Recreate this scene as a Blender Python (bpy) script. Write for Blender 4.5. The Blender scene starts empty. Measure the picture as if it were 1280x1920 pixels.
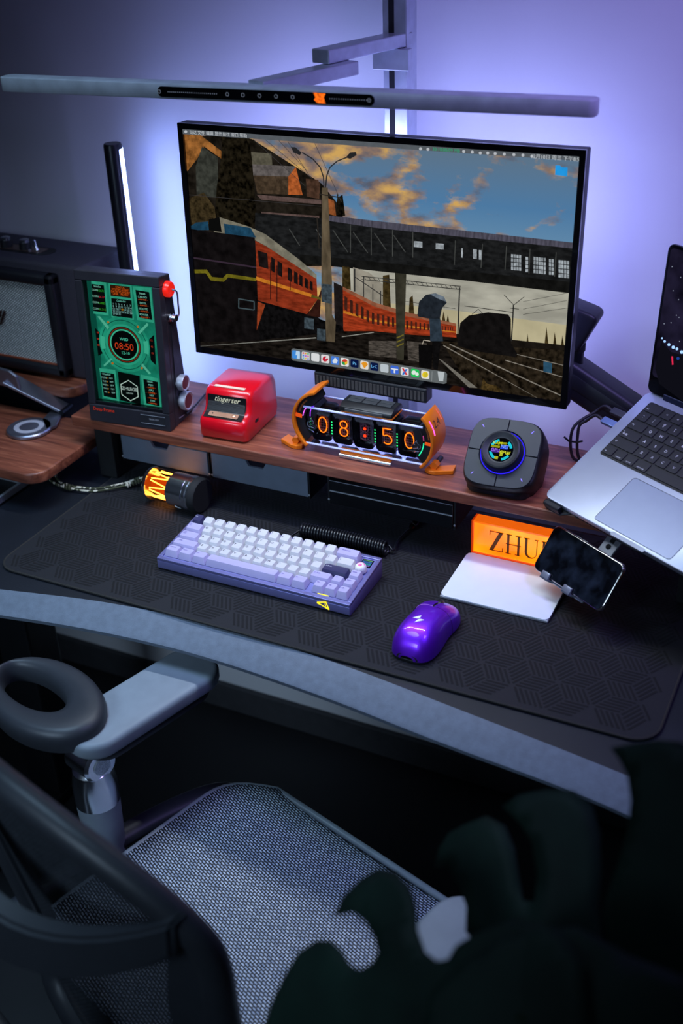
import bpy, bmesh, math, random
from mathutils import Matrix, Vector, Euler
PI = math.pi
R = math.radians
random.seed(7)
scene = bpy.context.scene
C = scene.collection
T = 0.74                       # desk top height in metres
# ---------------------------------------------------------------- camera
F = 2155.0
pitch, yaw, roll = R(30.1), R(27.1), R(2.25)
CAM = Vector((0, 0, T + 0.937))
fw = Vector((-math.sin(yaw) * math.cos(pitch), math.cos(yaw) * math.cos(pitch), -math.sin(pitch)))
r0 = Vector((math.cos(yaw), math.sin(yaw), 0))
d0 = fw.cross(r0)
cr = math.cos(roll) * r0 + math.sin(roll) * d0
cd = -math.sin(roll) * r0 + math.cos(roll) * d0
cam_data = bpy.data.cameras.new('camera')
cam = bpy.data.objects.new('camera', cam_data)
C.objects.link(cam)
cam.matrix_world = Matrix(((cr.x, -cd.x, -fw.x, CAM.x), (cr.y, -cd.y, -fw.y, CAM.y), (cr.z, -cd.z, -fw.z, CAM.z), (0, 0, 0, 1)))
cam_data.sensor_fit = 'VERTICAL'
cam_data.sensor_height = 36.0
cam_data.lens = F / 1920.0 * 36.0
cam_data.clip_start = 0.02
cam_data.dof.use_dof = True
cam_data.dof.focus_distance = 1.68
cam_data.dof.aperture_fstop = 3.6
scene.camera = cam
# ---------------------------------------------------------------- world, lights, exposure
world = bpy.data.worlds.new('room_dark')
scene.world = world
world.use_nodes = True
bg = world.node_tree.nodes['Background']
bg.inputs[0].default_value = (0.16, 0.22, 0.36, 1)
bg.inputs[1].default_value = 0.022
vs = scene.view_settings
vs.view_transform = 'Standard'
vs.look = 'None'
vs.exposure = 0.0
vs.gamma = 1.0
vs.use_curve_mapping = False
def area_light(name, loc, target, size, size_y, power, color, spread=180):
    ld = bpy.data.lights.new(name, 'AREA')
    ld.shape = 'RECTANGLE'; ld.size = size; ld.size_y = size_y
    ld.energy = power; ld.color = color; ld.spread = R(spread)
    o = bpy.data.objects.new(name, ld); C.objects.link(o)
    o.location = loc
    o.rotation_euler = (Vector(target) - Vector(loc)).to_track_quat('-Z', 'Y').to_euler()
    return o
# added fill lights, unseen: cool behind the chair, weak overhead, violet upper right
area_light('front_fill_light', (-1.05, -0.75, T + 1.02), (-0.86, 1.12, T + 0.0), 0.9, 0.6, 1.5, (0.55, 0.76, 1.0), 40)
area_light('overhead_fill_light', (-1.10, 0.75, T + 1.75), (-0.98, 0.85, T), 0.60, 0.60, 2.8, (0.46, 0.72, 1.0), 62)
area_light('violet_fill_light', (0.35, 1.00, T + 1.65), (-0.20, 1.62, T + 0.25), 0.40, 0.40, 3.6, (0.40, 0.32, 1.0), 75)
# ---------------------------------------------------------------- helpers
def lin(c):
    return tuple(((v / 255) / 12.92 if v / 255 <= 0.04045 else ((v / 255 + 0.055) / 1.055) ** 2.4) for v in c)
def ray(x, y):
    return cr * (x - 640) + cd * (y - 960) + fw * F
def pz(x, y, z):                # pixel on a horizontal plane z above the desk
    d = ray(x, y); t = (T + z - CAM.z) / d.z
    return CAM + d * t
def py(x, y, yy):               # pixel on the vertical plane y = yy
    d = ray(x, y); return CAM + d * (yy / d.y)
def ploc(M, x, y):              # pixel on the local y = 0 plane of matrix M -> local coordinates
    Mi = M.inverted()
    o = Mi @ CAM; d = Mi.to_3x3() @ ray(x, y)
    t = -o.y / d.y
    return o + d * t
MATS = {}
def mat(name, col, rough=0.5, metal=0.0, emit=None, estr=1.0, noise=0.12, nscale=40, bump=0.0, bscale=200, coat=0.0, trans=0.0, alpha=1.0, ior=1.45, spec=0.5):
    if name in MATS: return MATS[name]
    m = bpy.data.materials.new(name); m.use_nodes = True
    nt = m.node_tree; b = nt.nodes['Principled BSDF']
    c = lin(col)
    tc = nt.nodes.new('ShaderNodeTexCoord')
    if noise > 0:
        n = nt.nodes.new('ShaderNodeTexNoise'); n.inputs['Scale'].default_value = nscale; n.inputs['Detail'].default_value = 4
        nt.links.new(tc.outputs['Object'], n.inputs['Vector'])
        r = nt.nodes.new('ShaderNodeValToRGB')
        r.color_ramp.elements[0].position = 0.3; r.color_ramp.elements[1].position = 0.7
        r.color_ramp.elements[0].color = tuple(v * (1 - noise) for v in c) + (1,)
        r.color_ramp.elements[1].color = tuple(min(1, v * (1 + noise)) for v in c) + (1,)
        nt.links.new(n.outputs['Fac'], r.inputs['Fac'])
        nt.links.new(r.outputs['Color'], b.inputs['Base Color'])
    else:
        b.inputs['Base Color'].default_value = c + (1,)
    b.inputs['Roughness'].default_value = rough
    b.inputs['Metallic'].default_value = metal
    b.inputs['Specular IOR Level'].default_value = spec
    b.inputs['Coat Weight'].default_value = coat
    b.inputs['Transmission Weight'].default_value = trans
    b.inputs['IOR'].default_value = ior
    b.inputs['Alpha'].default_value = alpha
    if emit is not None:
        b.inputs['Emission Color'].default_value = lin(emit) + (1,)
        b.inputs['Emission Strength'].default_value = estr
    if bump > 0:
        n2 = nt.nodes.new('ShaderNodeTexNoise'); n2.inputs['Scale'].default_value = bscale; n2.inputs['Detail'].default_value = 6
        nt.links.new(tc.outputs['Object'], n2.inputs['Vector'])
        bp = nt.nodes.new('ShaderNodeBump'); bp.inputs['Strength'].default_value = bump; bp.inputs['Distance'].default_value = 0.001
        nt.links.new(n2.outputs['Fac'], bp.inputs['Height'])
        nt.links.new(bp.outputs['Normal'], b.inputs['Normal'])
    MATS[name] = m
    return m
def glow(name, col, strength=1.0, noise=0.0, nscale=60, stretch=(1, 1, 1)):   # a lit pixel area, lamp or led
    if name in MATS: return MATS[name]
    m = bpy.data.materials.new(name); m.use_nodes = True
    nt = m.node_tree; nt.nodes.remove(nt.nodes['Principled BSDF'])
    e = nt.nodes.new('ShaderNodeEmission'); e.inputs['Strength'].default_value = strength
    c = lin(col)
    if noise > 0:
        tc = nt.nodes.new('ShaderNodeTexCoord'); mp = nt.nodes.new('ShaderNodeMapping'); mp.inputs['Scale'].default_value = stretch
        n = nt.nodes.new('ShaderNodeTexNoise'); n.inputs['Scale'].default_value = nscale; n.inputs['Detail'].default_value = 5
        r = nt.nodes.new('ShaderNodeValToRGB')
        r.color_ramp.elements[0].position = 0.35; r.color_ramp.elements[1].position = 0.68
        r.color_ramp.elements[0].color = tuple(v * (1 - noise) for v in c) + (1,)
        r.color_ramp.elements[1].color = tuple(v * (1 + noise) for v in c) + (1,)
        nt.links.new(tc.outputs['Object'], mp.inputs['Vector']); nt.links.new(mp.outputs['Vector'], n.inputs['Vector'])
        nt.links.new(n.outputs['Fac'], r.inputs['Fac']); nt.links.new(r.outputs['Color'], e.inputs['Color'])
    else:
        e.inputs['Color'].default_value = c + (1,)
    nt.links.new(e.outputs[0], nt.nodes['Material Output'].inputs['Surface'])
    MATS[name] = m
    return m
def wood(name, c1, c2, c3, scale=1.0):
    m = bpy.data.materials.new(name); m.use_nodes = True
    nt = m.node_tree; b = nt.nodes['Principled BSDF']
    tc = nt.nodes.new('ShaderNodeTexCoord'); mp = nt.nodes.new('ShaderNodeMapping')
    mp.inputs['Scale'].default_value = (2.2 * scale, 26 * scale, 26 * scale)
    n = nt.nodes.new('ShaderNodeTexNoise'); n.inputs['Scale'].default_value = 3.0; n.inputs['Detail'].default_value = 9; n.inputs['Roughness'].default_value = 0.65; n.inputs['Distortion'].default_value = 0.6
    r = nt.nodes.new('ShaderNodeValToRGB')
    r.color_ramp.elements[0].position = 0.32; r.color_ramp.elements[0].color = lin(c1) + (1,)
    r.color_ramp.elements[1].position = 0.72; r.color_ramp.elements[1].color = lin(c3) + (1,)
    e = r.color_ramp.elements.new(0.52); e.color = lin(c2) + (1,)
    nt.links.new(tc.outputs['Object'], mp.inputs['Vector']); nt.links.new(mp.outputs['Vector'], n.inputs['Vector'])
    nt.links.new(n.outputs['Fac'], r.inputs['Fac']); nt.links.new(r.outputs['Color'], b.inputs['Base Color'])
    b.inputs['Roughness'].default_value = 0.42
    bp = nt.nodes.new('ShaderNodeBump'); bp.inputs['Strength'].default_value = 0.15; bp.inputs['Distance'].default_value = 0.001
    nt.links.new(n.outputs['Fac'], bp.inputs['Height']); nt.links.new(bp.outputs['Normal'], b.inputs['Normal'])
    return m
# ---- mesh builders: each returns / extends a bmesh in local coordinates
def bm_new(): return bmesh.new()
def _merge(bm, src, M=None):
    if M is not None: bmesh.ops.transform(src, matrix=M, verts=src.verts)
    me = bpy.data.meshes.new('tmp'); src.to_mesh(me); src.free(); bm.from_mesh(me); bpy.data.meshes.remove(me)
    return bm
def box(x0, x1, y0, y1, z0, z1, bev=0.0, seg=2, bm=None, M=None):
    s = bmesh.new(); bmesh.ops.create_cube(s, size=1)
    for v in s.verts:
        v.co = Vector(((x0 + x1) / 2 + v.co.x * (x1 - x0), (y0 + y1) / 2 + v.co.y * (y1 - y0), (z0 + z1) / 2 + v.co.z * (z1 - z0)))
    if bev > 0: bmesh.ops.bevel(s, geom=s.edges[:], offset=bev, segments=seg, profile=0.5, affect='EDGES')
    if M is not None: bmesh.ops.transform(s, matrix=M, verts=s.verts)
    if bm is None: return s
    return _merge(bm, s)
def prism(pts, h0, h1, axis='z', bev=0.0, seg=2, bm=None, M=None):
    """polygon pts (u,v) extruded: axis z -> (u,v,h); y -> (u,h,v); x -> (h,u,v)"""
    def P(u, v, h): return (u, v, h) if axis == 'z' else ((u, h, v) if axis == 'y' else (h, u, v))
    s = bmesh.new()
    a = [s.verts.new(P(u, v, h0)) for u, v in pts]; b = [s.verts.new(P(u, v, h1)) for u, v in pts]
    s.faces.new(a); s.faces.new(b)
    n = len(pts)
    for i in range(n): s.faces.new((a[i], a[(i + 1) % n], b[(i + 1) % n], b[i]))
    bmesh.ops.recalc_face_normals(s, faces=s.faces)
    if bev > 0:
        ed = [e for e in s.edges if len(e.link_faces) == 2 and e.calc_face_angle(0) > 0.35]
        bmesh.ops.bevel(s, geom=ed, offset=bev, segments=seg, profile=0.5, affect='EDGES')
    if M is not None: bmesh.ops.transform(s, matrix=M, verts=s.verts)
    if bm is None: return s
    return _merge(bm, s)
def rrect(w, d, r, n=6, cx=0, cy=0):
    out = []
    for (sx, sy, a) in ((1, 1, 0), (-1, 1, 90), (-1, -1, 180), (1, -1, 270)):
        for i in range(n + 1):
            t = R(a + 90 * i / n)
            out.append((cx + sx * (w / 2 - r) + r * math.cos(t), cy + sy * (d / 2 - r) + r * math.sin(t)))
    return out
def lathe(prof, n=32, M=None, bm=None, cap=True):
    """prof: (radius, height) pairs, spun about z"""
    s = bmesh.new(); rings = []
    for r, h in prof:
        rings.append([s.verts.new((r * math.cos(2 * PI * i / n), r * math.sin(2 * PI * i / n), h)) for i in range(n)])
    for a, b in zip(rings, rings[1:]):
        for i in range(n): s.faces.new((a[i], a[(i + 1) % n], b[(i + 1) % n], b[i]))
    if cap:
        if prof[0][0] > 1e-5: s.faces.new(rings[0])
        if prof[-1][0] > 1e-5: s.faces.new(rings[-1])
    bmesh.ops.remove_doubles(s, verts=s.verts, dist=1e-6)
    bmesh.ops.recalc_face_normals(s, faces=s.faces)
    if M is not None: bmesh.ops.transform(s, matrix=M, verts=s.verts)
    if bm is None: return s
    return _merge(bm, s)
def tube(path, rad, n=10, bm=None, closed=False, flat=None):
    """round tube along a list of points; rad number or list; flat=(scale_n, scale_b)"""
    P = [Vector(p) for p in path]; m = len(P)
    rr = rad if isinstance(rad, (list, tuple)) else [rad] * m
    s = bmesh.new(); rings = []
    up = None
    for i, p in enumerate(P):
        if closed: t = (P[(i + 1) % m] - P[i - 1])
        else: t = P[min(i + 1, m - 1)] - P[max(i - 1, 0)]
        t.normalize()
        if up is None:
            up = Vector((0, 0, 1)) if abs(t.z) < 0.9 else Vector((1, 0, 0))
        nrm = up - t * up.dot(t); nrm.normalize(); up = nrm
        bn = t.cross(nrm)
        fa, fb = flat if flat else (1, 1)
        rings.append([s.verts.new(p + nrm * (rr[i] * fa * math.cos(2 * PI * k / n)) + bn * (rr[i] * fb * math.sin(2 * PI * k / n))) for k in range(n)])
    rng = range(m if closed else m - 1)
    for i in rng:
        a, b = rings[i], rings[(i + 1) % m]
        for k in range(n): s.faces.new((a[k], a[(k + 1) % n], b[(k + 1) % n], b[k]))
    if not closed: s.faces.new(rings[0]); s.faces.new(rings[-1])
    bmesh.ops.recalc_face_normals(s, faces=s.faces)
    if bm is None: return s
    return _merge(bm, s)
def smooth_path(pts, n=8):
    P = [Vector(p) for p in pts]; out = []
    for i in range(len(P) - 1):
        a = P[max(i - 1, 0)]; b = P[i]; c = P[i + 1]; d = P[min(i + 2, len(P) - 1)]
        for k in range(n):
            t = k / n
            out.append(0.5 * ((2 * b) + (c - a) * t + (2 * a - 5 * b + 4 * c - d) * t * t + (3 * b - a - 3 * c + d) * t ** 3))
    out.append(P[-1]); return out
def flatpoly(pts3, bm=None):
    s = bm if bm is not None else bmesh.new()
    f = s.faces.new([s.verts.new(p) for p in pts3])
    return s
TEXT = {}
def textmesh(s, size, shear=0.0, extrude=0.0, align='CENTER', off=0.0):
    k = (s, size, shear, extrude, align, off)
    if k not in TEXT:
        cu = bpy.data.curves.new('text', 'FONT'); cu.body = s; cu.size = size; cu.align_x = align; cu.align_y = 'CENTER'; cu.shear = shear; cu.extrude = extrude; cu.offset = off; cu.resolution_u = 3
        o = bpy.data.objects.new('text', cu)
        me = bpy.data.meshes.new_from_object(o)
        bpy.data.objects.remove(o); bpy.data.curves.remove(cu)
        TEXT[k] = me
    return TEXT[k]
W = {}
def wmat(o):
    M = o.matrix_basis.copy()
    return wmat(o.parent) @ M if o.parent else M
def obj(name, bm, m, parent=None, M=None, smooth=None, world=False, label=None):
    """link one mesh object; bm is a bmesh (freed) or mesh. M: local matrix. world: verts are in world space"""
    if isinstance(bm, bmesh.types.BMesh):
        if world and parent is not None:
            bmesh.ops.transform(bm, matrix=wmat(parent).inverted(), verts=bm.verts)
        if smooth is not None:
            a = R(smooth)
            for f in bm.faces: f.smooth = True
            for e in bm.edges:
                if len(e.link_faces) == 2 and e.calc_face_angle(0) > a: e.smooth = False
        me = bpy.data.meshes.new(name); bm.to_mesh(me); bm.free()
    else: me = bm
    if m is not None:
        if len(me.materials) == 0: me.materials.append(m)
    o = bpy.data.objects.new(name, me); C.objects.link(o)
    if len(me.materials) and me.materials[0] is not m and m is not None:
        o.material_slots[0].link = 'OBJECT'; o.material_slots[0].material = m
    if parent is not None: o.parent = parent
    if M is not None: o.matrix_basis = M
    if label: o['label'] = label
    return o
def thing(name, label, cat, loc=(0, 0, 0), rot=(0, 0, 0), group=None):
    o = bpy.data.objects.new(name, None); C.objects.link(o)
    o.empty_display_size = 0.05
    o.location = loc; o.rotation_euler = rot; o['label'] = label; o['category'] = cat
    if group: o['group'] = group
    return o
def tag(o, label, cat, group=None):
    o['label'] = label; o['category'] = cat
    if group: o['group'] = group
    return o
def struct(o, label=None):
    o['kind'] = 'structure'
    if label: o['label'] = label
    return o
def text(s, size, m, parent, M, name='lettering', shear=0.0, extrude=0.0, align='CENTER', off=0.0):
    return obj(name, textmesh(s, size, shear, extrude, align, off), m, parent, M)
def XZ(x, y, z, rot=0):         # text plane standing up: text x -> x, text y -> z
    return Matrix.Translation((x, y, z)) @ Matrix.Rotation(rot, 4, 'Y') @ Matrix.Rotation(PI / 2, 4, 'X')
def TR(x, y, z): return Matrix.Translation((x, y, z))
# ---- shared materials
m_black = mat('black_plastic', (24, 25, 29), 0.45, noise=0.1, bump=0.08)
m_black_matte = mat('black_matte', (15, 16, 19), 0.75)
m_black_gloss = mat('black_gloss', (8, 8, 10), 0.12, coat=0.4)
m_dark_metal = mat('dark_metal', (40, 42, 48), 0.38, 0.8)
m_alu = mat('aluminium', (190, 196, 208), 0.40, 0.65, bump=0.03, bscale=900)
m_chrome = mat('chrome', (225, 228, 235), 0.2, 1.0, noise=0.02)
m_walnut = wood('walnut', (84, 42, 30), (128, 70, 50), (170, 106, 78))
m_white_glow = glow('screen_white', (215, 220, 225), 1.0)
# ================================================================= the room
WALL_Y = 1.69
m_wall = mat('wall_paint', (222, 222, 228), 0.85, noise=0.02, nscale=6, bump=0.05, bscale=300)
struct(obj('wall_back', box(-3.2, 1.6, WALL_Y, WALL_Y + 0.12, 0, 2.75), m_wall), 'pale painted wall behind the desk')
struct(obj('wall_left', box(-3.32, -3.2, -2.0, WALL_Y, 0, 2.75), m_wall), 'painted side wall')
struct(obj('floor', box(-3.2, 1.6, -2.0, WALL_Y, -0.05, 0.0), mat('floor_dark', (30, 30, 33), 0.6, noise=0.2, nscale=5)), 'dark floor under the desk')
struct(obj('baseboard_back', box(-3.2, 1.6, WALL_Y - 0.012, WALL_Y, 0.0, 0.07, 0.003), mat('baseboard', (60, 60, 64), 0.6)), 'low skirting along the wall')
# ================================================================= desk
def curve_y(x, pts):
    if x <= pts[0][0]: a, b = pts[0], pts[1]
    elif x >= pts[-1][0]: a, b = pts[-2], pts[-1]
    else:
        for a, b in zip(pts, pts[1:]):
            if a[0] <= x <= b[0]: break
    # smooth cubic through neighbours
    i = pts.index(a)
    p0 = pts[max(i - 1, 0)]; p3 = pts[min(i + 2, len(pts) - 1)]
    t = (x - a[0]) / (b[0] - a[0])
    m1 = (b[1] - p0[1]) / (b[0] - p0[0]) * (b[0] - a[0]) if b[0] != p0[0] else 0
    m2 = (p3[1] - a[1]) / (p3[0] - a[0]) * (b[0] - a[0])
    t2, t3 = t * t, t ** 3
    return (2 * t3 - 3 * t2 + 1) * a[1] + (t3 - 2 * t2 + t) * m1 + (-2 * t3 + 3 * t2) * b[1] + (t3 - t2) * m2
UP = [(-1.75, 0.955), (-1.4, 0.975), (-1.107, 1.038), (-0.936, 1.073), (-0.764, 1.086), (-0.561, 1.077), (-0.386, 1.054), (-0.204, 1.028), (0.05, 0.985), (0.45, 0.955)]
LO = [(-1.75, 0.917), (-1.4, 0.937), (-1.079, 1.003), (-0.908, 1.031), (-0.739, 1.042), (-0.537, 1.031), (-0.369, 1.011), (-0.168, 0.990), (0.05, 0.945), (0.45, 0.915)]
xs = [-1.75 + 2.2 * i / 88 for i in range(89)]
desk = thing('desk', 'black desk with curved front edge and a sloped grey rim', 'desk', (-0.65, 1.3, 0))
m_desk = mat('desk_top_black', (20, 24, 32), 0.5, noise=0.1, nscale=20, bump=0.15, bscale=500)
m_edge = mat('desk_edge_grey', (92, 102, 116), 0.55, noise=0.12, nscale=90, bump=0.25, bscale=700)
bm = bm_new()
rows = []
for x in xs:
    u = curve_y(x, UP)
    rows.append([bm.verts.new((x, 1.672, T)), bm.verts.new((x, u, T)), bm.verts.new((x, u, T - 0.030)), bm.verts.new((x, 1.672, T - 0.030))])
for a, b in zip(rows, rows[1:]):
    for k in range(4): bm.faces.new((a[k], a[(k + 1) % 4], b[(k + 1) % 4], b[k]))
bm.faces.new(rows[0]); bm.faces.new(rows[-1]); bmesh.ops.recalc_face_normals(bm, faces=bm.faces)
obj('desk_top', bm, m_desk, desk, world=True)
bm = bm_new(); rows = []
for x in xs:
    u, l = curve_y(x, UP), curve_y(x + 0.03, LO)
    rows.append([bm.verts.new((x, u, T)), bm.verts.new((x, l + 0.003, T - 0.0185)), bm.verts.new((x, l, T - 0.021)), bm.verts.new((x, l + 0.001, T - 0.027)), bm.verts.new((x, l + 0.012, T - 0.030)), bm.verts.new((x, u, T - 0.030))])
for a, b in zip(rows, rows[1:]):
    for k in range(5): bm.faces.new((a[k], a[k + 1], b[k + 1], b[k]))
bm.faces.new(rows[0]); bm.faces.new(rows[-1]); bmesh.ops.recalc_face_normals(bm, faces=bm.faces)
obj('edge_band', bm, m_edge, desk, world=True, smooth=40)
obj('under_frame', box(-1.5, 0.25, 1.28, 1.36, T - 0.09, T - 0.03, 0.004), m_black_matte, desk, world=True)
for x in (-1.36, 0.20):
    lg = obj('leg', box(x - 0.04, x + 0.04, 1.28, 1.36, 0.03, T - 0.09, 0.006), m_black, desk, world=True)
    obj('foot', box(x - 0.04, x + 0.04, 1.05, 1.58, 0.0, 0.03, 0.006), m_black, lg, world=True)
# ================================================================= desk mat with basket-weave ribs
MX0, MX1, MY0, MY1 = -1.152, -0.150, 1.082, 1.520
mz = T + 0.004
mt = thing('desk_mat', 'large black desk mat with embossed cube weave pattern and stitched edge', 'desk mat', ((MX0 + MX1) / 2, (MY0 + MY1) / 2, T))
rr_pts = rrect(MX1 - MX0, MY1 - MY0, 0.035, 8, (MX0 + MX1) / 2, (MY0 + MY1) / 2)
obj('cloth_sheet', prism(rr_pts, T + 0.0004, mz, 'z'), mat('mat_cloth', (19, 20, 26), 0.8, noise=0.1, nscale=300, bump=0.3, bscale=1500), mt, world=True)
bm = tube([(x, y, mz - 0.0008) for x, y in rr_pts], 0.0018, 6, closed=True)
obj('stitched_edge', bm, mat('mat_stitch', (36, 35, 33), 0.85, noise=0.3, nscale=400, bump=0.6, bscale=900), mt, world=True)
bm = bm_new()
S = 0.0345                       # side of a rhombus
def inside(x, y):
    return MX0 + 0.008 < x < MX1 - 0.008 and MY0 + 0.008 < y < MY1 - 0.006
def rib(c, du, dv, wv, lu):
    # bar centred at c, long along du, half width wv along dv
    q = [c - du * lu - dv * wv, c + du * lu - dv * wv, c + du * lu + dv * wv, c - du * lu + dv * wv]
    if all(inside(p.x, p.y) for p in q):
        top = [bm.verts.new((p.x, p.y, mz + 0.0003)) for p in q]
        bm.faces.new(top)
pa = 0.0
def rot2(a): return Vector((math.cos(a + pa), math.sin(a + pa), 0))
A, B3, C3 = rot2(0), rot2(2 * PI / 3), rot2(4 * PI / 3)
for i in range(-30, 31):
    for j in range(-30, 31):
        cen = Vector((-0.65, 1.3, 0)) + (A - B3) * (S * i) + (B3 - C3) * (S * j)
        if not (MX0 - 0.1 < cen.x < MX1 + 0.1 and MY0 - 0.1 < cen.y < MY1 + 0.1): continue
        for (u, v) in ((A, -C3), (B3, -A), (C3, -B3)):
            # rhombus spanned by u and v from cen; stripes run along u
            n = 5
            for k in range(n):
                t = (k + 0.5) / n
                mid = cen + u * (S * 0.5) + v * (S * t)
                q = v - u * v.dot(u); q.normalize()
                rib(mid, u, q, S * 0.0275 * 1.6, S * 0.44)
ro = obj('raised_rib', bm, mat('mat_rib', (5, 5, 9), 0.9), mt, world=True)
ro['kind'] = 'stuff'
# ================================================================= walnut shelf over the desk
SZ0, SZ1 = 0.112, 0.130
SY0, SY1 = 1.354, 1.552
sh = thing('desk_shelf', 'long walnut desk shelf on black legs carrying the clock and gadgets', 'shelf', (-0.67, 1.45, T))
obj('board', box(-1.193, -0.14, SY0, SY1, T + SZ0, T + SZ1, 0.002), m_walnut, sh, world=True)
for x in (-1.176, -0.19):
    obj('leg', box(x, x + 0.035, 1.386, 1.545, T + 0.0045, T + SZ0, 0.002), m_black_matte, sh, world=True)
    obj('leg_brace', box(x + 0.001, x + 0.034, 1.53, 1.54, T + 0.06, T + SZ0 - 0.001), m_black_matte, sh, world=True)
def drawer(px0, px1, ztop, zbot, notch, lab):
    y = 1.402
    d = thing('shelf_drawer', lab, 'drawer', ((px0 + px1) / 2, 1.45, T + zbot), group='drawers under the walnut shelf')
    pts = [(px0, T + zbot), (px1, T + zbot), (px1, T + ztop)]
    nc, nw = notch, 0.019
    pts += [(nc + nw, T + ztop), (nc + nw - 0.006, T + ztop - 0.011), (nc - nw + 0.006, T + ztop - 0.011), (nc - nw, T + ztop), (px0, T + ztop)]
    m = mat('drawer_grey', (100, 110, 126), 0.45, noise=0.1, nscale=30)
    obj('front_panel', prism(pts, y, y + 0.006, 'y', 0.0008, 1), m, d, world=True)
    obj('tray', box(px0 + 0.004, px1 - 0.004, y + 0.0062, 1.54, T + zbot + 0.002, T + zbot + 0.006), m_black_matte, d, world=True)
    for s in (px0 - 0.0025, px1 + 0.0005):
        obj('runner', box(s, s + 0.002, y + 0.002, 1.54, T + zbot - 0.004, T + SZ0 - 0.0005), m_black, d, world=True)
        obj('screw', lathe([(0.0018, 0), (0.0018, 0.001), (0.0001, 0.0014)], 10, TR(s + 0.001, y + 0.001, T + zbot + 0.004) @ Matrix.Rotation(PI / 2, 4, 'X')), m_alu, d, world=True)
drawer(-1.134, -0.962, 0.082, 0.038, -1.055, 'grey under-shelf drawer behind the glowing filament lantern')
drawer(-0.954, -0.776, 0.083, 0.038, -0.870, 'grey under-shelf drawer below the red printer and clock')
hub = thing('docking_hub', 'black docking hub with a bright silver line slung under the walnut shelf', 'hub', (-0.63, 1.45, T + 0.03))
obj('case', box(-0.737, -0.530, 1.402, 1.52, T + 0.036, T + 0.078, 0.001), mat('hub_black', (22, 24, 29), 0.35, 0.3), hub, world=True)
obj('silver_line', box(-0.7365, -0.5305, 1.4008, 1.402, T + 0.0585, T + 0.0600), mat('silver_line', (225, 232, 245), 0.3, 0.6), hub, world=True)
obj('top_edge', box(-0.7365, -0.5305, 1.4012, 1.402, T + 0.0772, T + 0.078), m_alu, hub, world=True)
for x in (-0.741, -0.529): obj('bracket', box(x, x + 0.003, 1.404, 1.52, T + 0.034, T + SZ0 - 0.0005), m_black, hub, world=True)
for x in (-0.7395, -0.5275): obj('screw', lathe([(0.0018, 0), (0.0018, 0.001), (0.0001, 0.0014)], 10, TR(x, 1.404, T + 0.042) @ Matrix.Rotation(PI / 2, 4, 'X')), m_alu, hub, world=True)
# ================================================================= lower walnut boards left and right
def riser(name, label, x0, x1, y0, y1, zt, corner, th=0.020):
    r = thing(name, label, 'shelf', ((x0 + x1) / 2, (y0 + y1) / 2, T), group='low walnut risers')
    obj('board', prism(rrect(x1 - x0, y1 - y0, corner, 8, (x0 + x1) / 2, (y0 + y1) / 2), T + zt - th, T + zt, 'z', 0.004, 3), m_walnut, r, world=True, smooth=30)
    return r
rl = riser('riser_shelf', 'low walnut riser with rounded corner holding the silver charger, left of frame', -1.72, -1.180, 1.236, 1.44, 0.075, 0.030)
for x in (-1.66, -1.35): obj('leg', box(x, x + 0.03, 1.325, 1.42, T, T + 0.055, 0.003), m_black_matte, rl, world=True)
ru = riser('riser_shelf', 'raised walnut board carrying the black speaker at far left', -1.72, -1.268, 1.457, 1.64, 0.120, 0.030)
for x in (-1.66, -1.36): obj('leg', box(x, x + 0.03, 1.49, 1.60, T, T + 0.100, 0.003), m_black_matte, ru, world=True)
rg = riser('riser_shelf', 'low walnut riser in shadow under the open laptop, right of frame', -0.145, 0.35, 1.236, 1.34, 0.075, 0.020)
for x in (-0.10, 0.25): obj('leg', box(x, x + 0.03, 1.27, 1.32, T, T + 0.055, 0.003), m_black_matte, rg, world=True)
# ================================================================= lamp pole with jointed arm and light bar
lp = thing('light_bar_lamp', 'aluminium pole lamp with jointed arm and long light bar above the monitor', 'lamp', (-0.71, 1.63, T))
PX0, PX1, PY0, PY1 = -0.729, -0.691, 1.612, 1.650
obj('base_plate', prism(rrect(0.12, 0.060, 0.01, 5, -0.71, 1.631), T + 0.0002, T + 0.008, 'z', 0.002), m_dark_metal, lp, world=True)
obj('pole', box(PX0, PX1, PY0, PY1, T + 0.008, T + 1.55, 0.002), m_alu, lp, world=True)
obj('slot', box(-0.7190, -0.7105, PY0 - 0.0006, PY0 + 0.001, T + 0.10, T + 1.54), m_black_matte, lp, world=True)
zu = T + 0.694
a0 = Vector((-0.703, 1.612, zu)); a1 = Vector((-0.748, 1.452, zu))
def bar_between(p, q, w, h, bev=0.0015, ext=0.0):
    d = (q - p); L = d.length; ang = math.atan2(d.y, d.x)
    return box(-ext, L + ext, -w / 2, w / 2, -h / 2, h / 2, bev, 2, None, TR(*p) @ Matrix.Rotation(ang, 4, 'Z'))
obj('slider_block', box(-0.738, -0.682, 1.596, 1.611, T + 0.655, T + 0.684, 0.001), m_alu, lp, world=True)
obj('upper_arm', bar_between(a0 + Vector((0, 0.02, 0)), a1, 0.030, 0.018), m_alu, lp, world=True)
b0 = Vector((-0.722, 1.492, zu - 0.0185)); b1 = Vector((-0.772, 1.318, zu - 0.0185))
obj('lower_arm', bar_between(b0, b1, 0.028, 0.018), m_alu, lp, world=True)
obj('hinge_pin', lathe([(0.007, -0.012), (0.007, 0.012)], 16, TR(-0.742, 1.464, zu - 0.009)), m_dark_metal, lp, world=True)
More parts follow.
